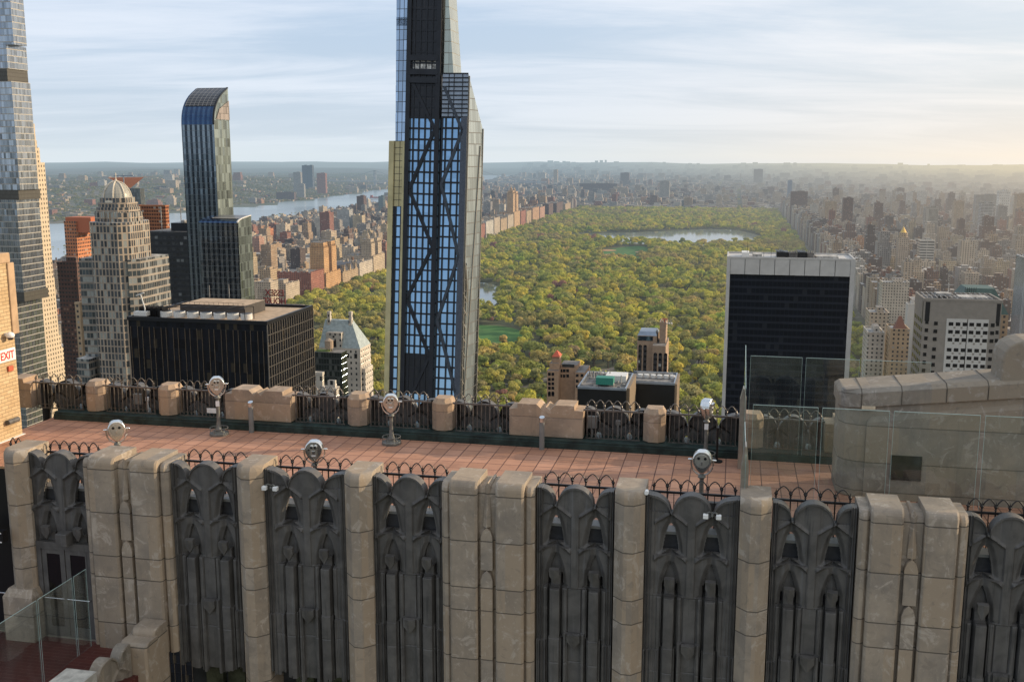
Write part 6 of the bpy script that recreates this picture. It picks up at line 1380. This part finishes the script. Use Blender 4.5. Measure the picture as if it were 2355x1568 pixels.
def hit(x0, y0, x1, y1): return any(x0 < s[5] and x1 > s[3] and y0 < s[6] and y1 > s[4] for s in SP)
def add_lot(x0, y0, x1, y1, h, far=0, reg=''):
    if hit(x0, y0, x1, y1): return
    xm = (x0+x1)/2
    if xm < bank(y0)+30 and reg != 'nj': return
    if reg == 'nj' and shore(y0)-10 < xm < bank(y0)+30: return
    if -705 < xm < 190 and 700 < y0 < 4760: return
    if xm < bank(y0)+260 and reg == 'west': h = min(h, rc.uniform(14,34))
    pu = proj(xm, y0, h)
    if pu[0] < -260 or pu[0] > 2620 or pu[2] < 1: return
    pc = rc.random(); 
    ci = rc.choices(range(len(PAL)), weights=([3.4,3.2,1.3,2.4,1.3,2.6,1.2,.9,1.8,1.6] if xm < -300 else [3,3,1.6,3,1.5,3.2,.8,.3,2,2]))[0]
    j = rc.uniform(.85,1.15); c = tuple(min(.62, v*j) for v in PAL[ci][1]); ri = rc.randrange(len(RF))
    cand.append(dict(x0=x0,y0=y0,x1=x1,y1=y1,h=h,c=c,ci=ci,ri=ri,far=far,sb=rc.random() < .5 and h > 24,tank=rc.random() < .55,u=pu[0],v=pu[1],d=pu[2],z0=terrain(xm,y0)-2 if reg == 'nj' or far else -2,reg=reg,s=rc.random()))
def blocks(avs, ya, yb, dy, hfun, lot, far=0, reg=''):
    for k in range(len(avs)-1):
        xa, xb = avs[k]+11, avs[k+1]-11
        if xb-xa < 12: continue
        y = ya
        while y < yb:
            for row in (0,1):
                x = xa; y0 = y+7+row*(dy-12)/2; dpt = (dy-16)/2
                while x < xb-6:
                    w_ = min(xb-x, rc.uniform(*lot)); end = x < xa+24 or x+w_ > xb-24
                    if xb-(x+w_) < 8: w_ = xb-x
                    h = hfun(x, y, end, k)
                    if h > 5: add_lot(x, y0, x+w_-.3, y0+dpt*rc.uniform(.78,1), h, far, reg)
                    x += w_
            y += dy
def hu(x, y, end, k):
    r = rc.random(); front = x > -760 and x < -690 or 180 < x < 235
    if front: return rc.uniform(44,62)
    if end: return rc.uniform(36,62) if r < .55 else rc.uniform(17,26)
    if r < .60: return rc.uniform(13,20)
    if r < .90: return rc.uniform(24,50)
    return rc.uniform(52,82)
def hu_e(x, y, end, k):
    r = rc.random()
    if 180 < x < 240: return rc.uniform(46,68)
    if end: return rc.uniform(42,75) if r < .65 else rc.uniform(20,30)
    if r < .45: return rc.uniform(15,24)
    if r < .86: return rc.uniform(30,58)
    return rc.uniform(60,115)
def hh_(x, y, end, k):
    r = rc.random(); return rc.uniform(13,21) if r < .80 else rc.uniform(24,38) if r < .965 else rc.uniform(40,68)
def hfar(x, y, end, k):
    r = rc.random(); return 0 if r < .25 else rc.uniform(8,18) if r < .90 else rc.uniform(20,36) if r < .98 else rc.uniform(40,70)
blocks([-1860,-1640,-1430,-1210,-960,-702], 800, 4800, 80, hu, (14,30), 0, 'west')
blocks([185,325,465,605,780,960,1150,1340], 640, 4800, 80, hu_e, (15,32), 0, 'east')
blocks([-2150,-1950,-1740,-1530,-1270,-1020,-760,-500,-240,20,230,460,700,950,1200,1450,1700,1950], 4780, 7800, 80, hh_, (20,42), 1, 'north')
blocks([-2600+i*190 for i in range(33)], 7800, 12500, 130, hfar, (30,70), 1, 'far north')
def hnj(x, y, end, k):
    r = rc.random(); return 0 if r < .72 else rc.uniform(6,13) if r < .965 else rc.uniform(14,26) if r < .993 else rc.uniform(35,60)
for i in range(5200):
    y = rc.uniform(3300, 9500); w_ = 30+rc.random()**1.6*2600; x = shore(y)-w_; h = hnj(x, y, 0, 0)*rc.uniform(.8,1.1)
    if h > 3: s_ = rc.uniform(9,20)*(1 if h < 14 else 1.5); add_lot(x-s_, y, x+s_, y+s_*1.2, h, 1, 'nj')
for i in range(5000):
    y = rc.uniform(11500, 24000); x = rc.uniform(-.36*y+1200, .30*y); r = rc.random(); s_ = rc.uniform(20,60); add_lot(x-s_, y, x+s_, y+s_, rc.uniform(8,22) if r < .95 else rc.uniform(35,75), 2, 'nj')

# which of them show largest
dg = bpy.context.evaluated_depsgraph_get(); BV = []; BF = []
for o in C.objects:
    if o.type != 'MESH' or o.data.materials and o.data.materials[0] in (m_glass, m_glassedge2) or o.get('kind') == 'structure': continue
    root = o
    while root.parent: root = root.parent
    mw = Matrix.Translation(world_loc(o)) if o.rotation_euler.z == 0 and o.parent is None or o.parent and o.rotation_euler.z == 0 else None
    if mw is None or len(o.data.polygons) > 9000: continue
    n0 = len(BV); BV += [mw @ v.co for v in o.data.vertices]; BF += [tuple(n0+i for i in p.vertices) for p in o.data.polygons]
for x0_, x1_ in ((-25,8),): n0 = len(BV); BV += [Vector((x0_,YF,200)),Vector((x1_,YF,200)),Vector((x1_,YF,232.1)),Vector((x0_,YF,232.1)),Vector((x0_,32.5,200)),Vector((x1_,32.5,200)),Vector((x1_,32.5,232.0)),Vector((x0_,32.5,232.0))]; BF += [(n0,n0+1,n0+2,n0+3),(n0+4,n0+5,n0+6,n0+7)]
nh = len(BF)
for q in cand:
    n0 = len(BV); x0_,y0_,x1_,y1_,h = q['x0'],q['y0'],q['x1'],q['y1'],q['h']
    BV += [Vector(p) for p in ((x0_,y0_,-2),(x1_,y0_,-2),(x1_,y1_,-2),(x0_,y1_,-2),(x0_,y0_,h),(x1_,y0_,h),(x1_,y1_,h),(x0_,y1_,h))]
    BF += [(n0,n0+1,n0+5,n0+4),(n0+1,n0+2,n0+6,n0+5),(n0+2,n0+3,n0+7,n0+6),(n0+3,n0,n0+4,n0+7),(n0+4,n0+5,n0+6,n0+7)]
bvh = BVHTree.FromPolygons(BV, BF); eye = Vector((0,0,H))
def sees(p): p = Vector(p); d = p-eye; L = d.length; r = bvh.ray_cast(eye, d/L, L-1.2); return r[0] is None
for q in cand:
    q['a'] = (q['x1']-q['x0'])*q['h']*(F/q['d'])**2 if 0 < q['u'] < 2355 else 0
big = sorted(cand, key=lambda q: -q['a'])[:2600]
for q in big:
    k = 0; x0_,y0_,x1_,y1_,h = q['x0'],q['y0'],q['x1'],q['y1'],q['h']; sidex = x1_+.3 if x1_ < 0 else x0_-.3
    for fx_ in (.15,.5,.85):
        for fz2 in (.98,.8,.55): k += sees((x0_+(x1_-x0_)*fx_, y0_-.4, h*fz2))
        k += sees((x0_+(x1_-x0_)*fx_, (y0_+y1_)/2, h+.5))+sees((sidex, y0_+(y1_-y0_)*fx_, h*.9))
    q['vis'] = q['a']*k/15.
NS = sum(1 for s in SP)
top = sorted(big, key=lambda q: -q['vis'])[:max(60, 262-NS)]; topset = set(id(q) for q in top)

def lot_boxes(b, q, full):
    x0_,y0_,x1_,y1_,h,z0 = q['x0'],q['y0'],q['x1'],q['y1'],q['h'],q['z0']; c = (*q['c'], q['s']); rcol = (*RF[q['ri']][1], q['s']); rr = random.Random(int(q['s']*1e6))
    if q['z0'] < -3 or q['reg'] == 'nj': h = h+terrain((x0_+x1_)/2, y0_)
    if q['sb'] and q['far'] < 2:
        h1 = z0+(h-z0)*rr.uniform(.72,.88); i_ = min(4, (x1_-x0_)*.14); b.box(x0_,y0_,z0,x1_,y1_,h1,0,c,tc=rcol); b.box(x0_+i_,y0_+i_,h1,x1_-i_,y1_-i_,h,0,c,tc=rcol)
    else: b.box(x0_,y0_,z0,x1_,y1_,h,0,c,tc=rcol)
    if q['far'] == 0 or (q['far'] == 1 and rr.random() < .35 and q['reg'] != 'nj'):
        for k in range(2 if q['far'] == 0 else 1):
            w_ = (x1_-x0_)*rr.uniform(.18,.36); l_ = (y1_-y0_)*rr.uniform(.2,.4); xx = x0_+(x1_-x0_-w_)*rr.uniform(.15,.85); yy = y0_+(y1_-y0_-l_)*rr.uniform(.2,.8); b.box(xx,yy,h,xx+w_,yy+l_,h+rr.uniform(2.2,5.5),0,c if rr.random() < .6 else (.16,.14,.13,1),tc=rcol)
    if q['far'] == 0 and q['tank']: xx = x0_+(x1_-x0_)*rr.uniform(.3,.7); yy = y0_+(y1_-y0_)*rr.uniform(.3,.7); b.cyl(xx,yy,h+2,h+5.5,1.7,7,c=(.16,.10,.06,0)); b.cyl(xx,yy,h,h+2,.9,4,c=(.1,.1,.1,0)); b.cyl(xx,yy,h+5.5,h+6.9,1.8,7,r2=.1,c=(.12,.08,.05,0))
    return h
b = MB()
near_b, far_b = MB(), MB()
for q in cand:
    if id(q) not in topset: lot_boxes(near_b if q['far'] == 0 else far_b, q, False)
def raw(mb, name, mats, kind=None):
    me = bpy.data.meshes.new(name); me.from_pydata(mb.v, [], mb.f)
    for m_ in mats: me.materials.append(m_)
    at = me.attributes.new('col', 'FLOAT_COLOR', 'FACE'); at.data.foreach_set('color', np.array(mb.c, dtype=np.float32).ravel()); me.update()
    o = bpy.data.objects.new(name, me); C.objects.link(o); return o
tag(raw(near_b, 'city_blocks', [m_city]), 'dense mass of smaller apartment houses filling the blocks on both sides of the park', 'city buildings', kind='stuff')
tag(raw(far_b, 'distant_city', [m_city]), 'far-off low buildings north of the park and across the river, fading into haze', 'city buildings', kind='stuff')
used = {}
def place(u, v, skip=None):
    best = min(SP, key=lambda s: (s[1]-u)**2+(2.2*(s[2]-v))**2); du, dv = u-best[1], v-best[2]
    d = math.hypot(du, dv); a = 'just ' if d < 25 else '' if d < 70 else 'well '
    w_ = ('right of' if du > 0 else 'left of') if abs(du) > 1.4*abs(dv) else ('below' if dv > 0 else 'above') if abs(dv) > 1.4*abs(du) else ('below right of' if du > 0 and dv > 0 else 'above right of' if du > 0 else 'below left of' if dv > 0 else 'above left of')
    return a+w_+' '+best[0]
for q in sorted(top, key=lambda q: q['u']):
    xm, ym = (q['x0']+q['x1'])/2, (q['y0']+q['y1'])/2
    hw = 'low' if q['h'] < 25 else 'mid-height' if q['h'] < 48 else 'tall'
    base_l = f"{hw} {PAL[q['ci']][0]} {'stepped ' if q['sb'] else ''}building"
    opts = [f"{base_l} {place(q['u'],q['v'])}", f"{base_l} with {RF[q['ri']][0]} roof {place(q['u'],q['v'])}", f"{base_l} with {RF[q['ri']][0]} roof{' and water tank' if q['tank'] else ', no tank,'} {place(q['u'],q['v'])}"]
    opts = [o_ for o_ in opts if len(o_.split()) <= 16] or [' '.join(opts[0].split()[:16])]
    lab = next((o_ for o_ in opts if o_ not in used), opts[-1]); used[lab] = 1
    t = thing('apartment_building', lab, 'apartment building', (xm,ym,0), 'ordinary buildings west of the park' if q['reg'] == 'west' else 'ordinary buildings east of the park' if q['reg'] == 'east' else 'ordinary buildings north of the park')
    c = (*q['c'], q['s']); rcol = (*RF[q['ri']][1], q['s']); rr = random.Random(int(q['s']*1e6)); x0_,y0_,x1_,y1_,h = q['x0'],q['y0'],q['x1'],q['y1'],q['h']
    b = MB(); i_ = 0
    if q['sb']: h1 = h*rr.uniform(.72,.88); i_ = min(4, (x1_-x0_)*.14); b.box(x0_,y0_,-2,x1_,y1_,h1,0,c,tc=rcol); b.box(x0_+i_,y0_+i_,h1,x1_-i_,y1_-i_,h,0,c,tc=rcol)
    else: b.box(x0_,y0_,-2,x1_,y1_,h,0,c,tc=rcol)
    for e0, e1, e2, e3 in ((x0_+i_,y0_+i_-.2,x1_-i_,y0_+i_+.4),(x0_+i_-.2,y0_+i_+.4,x0_+i_+.4,y1_-i_),(x1_-i_-.4,y0_+i_+.4,x1_-i_+.2,y1_-i_)): b.box(e0,e1,h,e2,e3,h+1.2,0,tuple(min(.7,v*1.15) for v in c[:3])+(c[3],))
    b.build('wall', m_city, t)
    b = MB(); w_ = (x1_-x0_)*rr.uniform(.25,.4); l_ = (y1_-y0_)*rr.uniform(.25,.4); xx = x0_+(x1_-x0_-w_)*rr.uniform(.3,.7); yy = y0_+(y1_-y0_-l_)*rr.uniform(.4,.7); b.box(xx,yy,h,xx+w_,yy+l_,h+rr.uniform(3,5.5),0,c,tc=rcol); b.build('roof_house', m_city, t)
    b = MB()
    for k in range(5): ax_ = x0_+i_+1+rr.random()*(x1_-x0_-2*i_-4); ay = y0_+i_+1+rr.random()*(y1_-y0_-2*i_-4); b.box(ax_,ay,h,ax_+rr.uniform(1,2.5),ay+rr.uniform(1,2.5),h+rr.uniform(.8,2.2),0,rr.choice([(.5,.5,.48,1),(.15,.14,.13,1),(.35,.3,.26,1)]))
    b.build('roof_units', m_city, t)
    if q['tank']: water_tank(t, x0_+(x1_-x0_)*rr.uniform(.25,.75), y0_+(y1_-y0_)*rr.uniform(.4,.8), h, 1.9, 3.6, legs=3)

# ------------------------------------------------------------------ bridge
br = thing('suspension_bridge', 'grey suspension bridge with two lattice towers over the river, half hidden by the glass skyscraper', 'bridge', (-1500,8000,0))
m_brg = simple('bridge_steel', (.30,.32,.34), .6, haze=True); PA = atY(863,432,8000); PB = atY(1105,432,8000)
tops = []
for p in (PA, PB):
    b = MB(); zt_ = atY(863,392,8000).z
    for s in (-8,8): b.box(p.x-9,p.y+s-3,-8,p.x-4,p.y+s+3,zt_); b.box(p.x+4,p.y+s-3,-8,p.x+9,p.y+s+3,zt_)
    for z_ in (20,62,95,zt_-8): b.box(p.x-9,p.y-11,z_,p.x+9,p.y+11,z_+7)
    b.build('bridge_tower', m_brg, br); tops.append((p.x,zt_))
zd_ = atY(1000,417,8000).z; b = MB(); b.box(PA.x-500,7988,zd_-4,PB.x+520,8012,zd_+1); b.box(PA.x-500,7987,zd_-9,PB.x+520,7988.5,zd_-7.5)
for i in range(110): xx = PA.x-500+i*(PB.x-PA.x+1020)/110; b.box(xx-.6,7987,zd_-9,xx+.6,7988,zd_-4)
b.build('deck', m_brg, br)
b = MB(); zt_ = tops[0][1]
for yy in (7992,8008):
    pts = [(PA.x+(PB.x-PA.x)*k/30, yy, zd_+4+(zt_-zd_-4)*(2*k/30-1)**2) for k in range(31)]; b.tube(pts, 1.3, 5)
    b.tube([(PA.x,yy,zt_),(PA.x-200,yy,zd_+28),(PA.x-420,yy,zd_)], 1.3, 5); b.tube([(PB.x,yy,zt_),(PB.x+200,yy,zd_+28),(PB.x+420,yy,zd_)], 1.3, 5)
b.build('main_cable', m_brg, br)
b = MB()
for k in range(1,60): xx = PA.x+(PB.x-PA.x)*k/60; b.box(xx-.3,7991.7,zd_,xx+.3,7992.3,zd_+4+(zt_-zd_-4)*(2*k/60-1)**2)
b.build('hangers', m_brg, br)
bo = MB(); p = atZ(862,456,1); bo.hexa([(p.x-28,p.y-6,1),(p.x+24,p.y-6,1),(p.x+34,p.y,1),(p.x+24,p.y+6,1),(p.x-28,p.y+6,1)],[(p.x-30,p.y-7,7),(p.x+26,p.y-7,7),(p.x+40,p.y,9),(p.x+26,p.y+7,7),(p.x-30,p.y+7,7)]); bo.box(p.x-26,p.y-5,7,p.x-12,p.y+5,18); bo.box(p.x-8,p.y-4,7,p.x+20,p.y+4,9)
tag(bo.build('barge', simple('red_hull', (.35,.08,.06), .7, haze=True), None, origin=(p.x,p.y,1)), 'small red tug and barge on the river below the bridge tower', 'boat')

# ------------------------------------------------------------------ trees
m_leaf, t = newmat('spring_foliage')
oi = t.new('ShaderNodeObjectInfo'); G = t.new('ShaderNodeNewGeometry'); rnd = oi.outputs['Random']; n = t.noise(G.outputs['Position'], .16, 3, .6); nb = t.noise(G.outputs['Position'], .0045, 3, .6)
k_ = t.math('FRACT', t.math('ADD', rnd, t.math('MULTIPLY', nb, .35)))
c = t.ramp(k_, [(0,(.40,.36,.20)),(.14,(.31,.36,.12)),(.30,(.60,.56,.13)),(.44,(.42,.44,.13)),(.58,(.64,.54,.14)),(.70,(.24,.28,.11)),(.82,(.54,.42,.19)),(.93,(.34,.44,.11)),(1,(.38,.30,.20))])
nB = t.noise(G.outputs['Position'], .0028, 3, .6); c = t.mix(t.math('MULTIPLY', t.sm(nB, .50, .66), .65), c, (.42,.34,.21))
gx_, gy_, gz_ = t.sep(G.outputs['Position']); c = t.mix(t.math('MULTIPLY', t.sm(gx_, -1900, -2500), .7), c, (.20,.18,.11)); c = t.mix(t.math('MULTIPLY', t.sm(gy_, 4750, 5400), .45), c, (.22,.20,.12))
c = t.mix(t.sm(n, .35, .7), t.vmath('MULTIPLY', c, (.76,.78,.74)), t.vmath('MULTIPLY', c, (1.28,1.22,1.1)))
pk = t.math('GREATER_THAN', rnd, .996); c = t.mix(pk, c, (.36,.20,.17))
d1 = t.new('ShaderNodeBsdfDiffuse'); t.set(d1.inputs[0], c); d2 = t.new('ShaderNodeBsdfTranslucent'); t.set(d2.inputs[0], t.vmath('MULTIPLY', c, (1.1,1.1,.7)))
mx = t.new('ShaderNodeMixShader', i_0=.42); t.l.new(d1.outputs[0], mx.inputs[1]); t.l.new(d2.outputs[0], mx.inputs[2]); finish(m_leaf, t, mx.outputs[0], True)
m_bark = simple('bark', (.085,.065,.048), .95, haze=True)
def crown_mesh(seed, lobes, leaves, flat=.62, rad=6.2, z0=3.6, size=(.45,.95), spread=1.0):
    r = random.Random(seed); nr = np.random.RandomState(seed); L = []
    for i in range(lobes):
        a = r.uniform(0, 2*PI); rr_ = rad*(r.random()**.55)*.62*spread; zz2 = z0+rad*flat*(.45+1.0*r.random()*(1-.5*(rr_/rad))); L.append((rr_*math.cos(a), rr_*math.sin(a), zz2, rad*r.uniform(.26,.44)))
    vs = []; fs = []
    for i in range(leaves):
        cx, cy, cz, cr = L[i % lobes]; d = nr.randn(3); d /= np.linalg.norm(d); 
        if d[2] < -.35: d[2] *= -.6
        p = np.array([cx,cy,cz])+d*cr*np.array([1,1,.82])*nr.uniform(.88,1.04); nrm = d+nr.randn(3)*.24; nrm /= np.linalg.norm(nrm); s = nr.uniform(*size)
        u_ = np.cross(nrm, nr.randn(3)); u_ /= np.linalg.norm(u_); w_ = np.cross(nrm, u_); b0 = len(vs)
        for a_, c_ in ((-1,-.7),(1,-.6),(.8,.8),(-.7,1)): vs.append(tuple(p+u_*a_*s+w_*c_*s*.8))
        fs.append((b0,b0+1,b0+2,b0+3))
    me = bpy.data.meshes.new('crown'); me.from_pydata(vs, [], fs); me.materials.append(m_leaf); me.update(); return me, L
KIND = [('round full', 10, 900, .66, 6.2), ('broad spreading', 13, 1050, .50, 7.6), ('tall narrow', 8, 640, .95, 4.9), ('loose thin', 12, 420, .62, 6.6), ('small bushy', 6, 520, .70, 4.6), ('uneven wide', 11, 900, .58, 7.0)]
CR = [crown_mesh(40+i, k[1], k[2], k[3], k[4], 3.2 if i != 4 else 1.5, (.34,.74) if i != 3 else (.30,.55)) for i, k in enumerate(KIND)]
def trunk_mesh(i):
    me_, L = CR[i]; b = MB(); b.tube([(0,0,-.5),(.1,0,2.2),(0,.1,4.6)], [.42,.33,.25], 7); r = random.Random(i)
    for (x, y, z_, c_) in L[:8]: b.tube([(0,.05,r.uniform(2.2,4.2)),(x*.5,y*.5,(z_+3)/2),(x*.95,y*.95,z_+.4*c_)], [.20,.13,.05], 5)
    return b.build('trunk', m_bark, mesh_only=True)
TM = [trunk_mesh(i) for i in range(6)]
rt_ = random.Random(5); pts = []
zones = [(p, min(a for a, _ in p), max(a for a, _ in p), min(c_ for _, c_ in p), max(c_ for _, c_ in p)) for p in (RES, LAK, SHM, GRL, FL2, LW2)]
def clear(x, y): return not any(a <= x <= b_ and c_ <= y <= d_ and inside(p, x, y) for p, a, b_, c_, d_ in zones)
ST = 16.5; y = 760.
while y < 4690:
    x = -694.
    while x < 178:
        px2, py2 = x+rt_.uniform(-5,5), y+rt_.uniform(-5,5); gap = math.sin(px2*.021+1)*math.cos(py2*.017)+.6*math.sin(px2*.05+py2*.043)
        if rt_.random() < (.97 if gap > -.75 else .42) and clear(px2, py2) and (not hit(px2-3,py2-3,px2+3,py2+3)):
            pj = proj(px2, py2, 9)
            if -80 < pj[0] < 2440: pts.append((px2,py2,rt_.randrange(6),rt_.choice([rt_.uniform(.75,1.15),rt_.uniform(1.15,1.65),rt_.uniform(1.5,2.05),rt_.uniform(1.9,2.5)]),rt_.uniform(0,6.28),pj))
        x += ST
    y += ST*.93
near_t = sorted([p for p in pts if p[5][1] < 960 and 700 < p[5][0] < 1700], key=lambda p: p[1]); chosen = []
for p in near_t:
    if len(chosen) >= 292: break
    if sees((p[0],p[1],10*p[3])): chosen.append(p)
cs_ = set((p[0],p[1]) for p in chosen); rest = [p for p in pts if (p[0],p[1]) not in cs_]
TL = [('the mansard hotel',790,800),('the red-roofed brick building',1300,840),('the slim arched tower',1500,800),('the green-tarp black block',1400,880),('the glass skyscraper',995,860),('the marble framed slab',1665,820),('the round meadow',1150,770)]
CRO = [None]*6; usedt = {}
for p in chosen:
    u, v = p[5][0], p[5][1]; bst = min(TL, key=lambda s: (s[1]-u)**2+(1.5*(s[2]-v))**2); du, dv = u-bst[1], v-bst[2]
    w_ = ('right of' if du > 0 else 'left of') if abs(du) > abs(dv)*.9 else ('in front of' if dv > 0 else 'beyond'); far_ = math.hypot(du, dv); a = 'close ' if far_ < 55 else 'a little way ' if far_ < 110 else 'far '
    w_ = w_ if w_ != 'in front of' or True else w_
    sz_ = 'large ' if p[3] > 1.75 else 'small ' if p[3] < 1.15 else ''
    lab = f"{sz_}{KIND[p[2]][0]} tree {a}{w_} {bst[0]}"; o2 = f"{sz_}{KIND[p[2]][0]} tree {'low down' if v > 880 else 'higher up'} {a}{w_} {bst[0]}"
    if lab in usedt: lab = o2
    usedt[lab] = 1
    t = thing('park_tree', lab, 'tree', (p[0],p[1],.3), 'trees of the park', p[4]); t.scale = (p[3],)*3
    c1 = child(CR[p[2]][0], 'crown', t); child(TM[p[2]], 'trunk', t)
    if CRO[p[2]] is None: CRO[p[2]] = c1
# everything else that is wooded: one mass of instanced crowns
extra = []
for i in range(26000):
    y = rt_.uniform(3300, 11500); w_ = 20+rt_.random()**1.3*3400; x = shore(y)-w_
    pj = proj(x, y, terrain(x,y))
    if -60 < pj[0] < 1230: extra.append((x,y,rt_.randrange(6),rt_.uniform(.8,1.5),rt_.uniform(0,6.28),terrain(x,y)))
for i in range(9000):
    y = rt_.uniform(4750, 13000); x = rt_.uniform(bank(y)+20, .27*y+150); 
    if hit(x-4,y-4,x+4,y+4) or x < bank(y)+25: continue
    if math.sin(x*.004+y*.002)+math.sin(y*.005-x*.003+2) > .15 or rt_.random() < .3: extra.append((x,y,rt_.randrange(6),rt_.uniform(.9,1.8),rt_.uniform(0,6.28),terrain(x,y)))
for i in range(2600):
    y = rt_.uniform(900, 4700); x = rt_.choice([rt_.uniform(-1850,-710), rt_.uniform(200, 1300)]); extra.append((x,y,rt_.randrange(6),rt_.uniform(.5,.9),rt_.uniform(0,6.28),0))
def woods(name, plist, zf, label):
    me = bpy.data.meshes.new(name); me.from_pydata([(p[0],p[1],zf(p)) for p in plist], [], [])
    a = me.attributes.new('kind_index', 'INT', 'POINT'); a.data.foreach_set('value', [p[2] for p in plist]); a = me.attributes.new('size', 'FLOAT', 'POINT'); a.data.foreach_set('value', [p[3] for p in plist]); a = me.attributes.new('turn', 'FLOAT', 'POINT'); a.data.foreach_set('value', [p[4] for p in plist])
    me.materials.append(m_leaf); o = bpy.data.objects.new(name, me); C.objects.link(o); tag(o, label, 'woodland', kind='stuff')
    ng = bpy.data.node_groups.new(name, 'GeometryNodeTree'); ng.interface.new_socket('Geometry', in_out='INPUT', socket_type='NodeSocketGeometry'); ng.interface.new_socket('Geometry', in_out='OUTPUT', socket_type='NodeSocketGeometry')
    N_, L_ = ng.nodes, ng.links; gi = N_.new('NodeGroupInput'); go = N_.new('NodeGroupOutput'); jn = N_.new('GeometryNodeJoinGeometry')
    for k in range(5, -1, -1): oi = N_.new('GeometryNodeObjectInfo'); oi.transform_space = 'ORIGINAL'; oi.inputs['Object'].default_value = CRO[k]; oi.inputs['As Instance'].default_value = True; L_.new(oi.outputs['Geometry'], jn.inputs[0])
    ip = N_.new('GeometryNodeInstanceOnPoints'); L_.new(gi.outputs[0], ip.inputs['Points']); L_.new(jn.outputs[0], ip.inputs['Instance']); ip.inputs['Pick Instance'].default_value = True
    def na(nm, ty): q = N_.new('GeometryNodeInputNamedAttribute'); q.data_type = ty; q.inputs['Name'].default_value = nm; return q.outputs['Attribute']
    L_.new(na('kind_index','INT'), ip.inputs['Instance Index']); L_.new(na('size','FLOAT'), ip.inputs['Scale']); cx = N_.new('ShaderNodeCombineXYZ'); L_.new(na('turn','FLOAT'), cx.inputs[2]); L_.new(cx.outputs[0], ip.inputs['Rotation'])
    L_.new(ip.outputs[0], go.inputs[0]); md = o.modifiers.new('scatter', 'NODES'); md.node_group = ng; return o
for k in range(6):
    if CRO[k] is None: CRO[k] = next(o for o in C.objects if o.name.startswith('crown'))
woods('park_woods', rest, lambda p: .3, 'the rest of the park trees, a sea of yellow-green spring crowns around the water')
woods('distant_woods', extra, lambda p: p[5]-.5, 'far-off woods and street trees across the river and north of the park')
print('trees', len(chosen), len(rest), len(extra), 'lots', len(cand), 'buildings', len(top), NS, 'objects', len(C.objects))

for o in C.objects:
    if o.get('label') and len(o['label'].split()) > 16: print('LONG', o.name, o['label'])
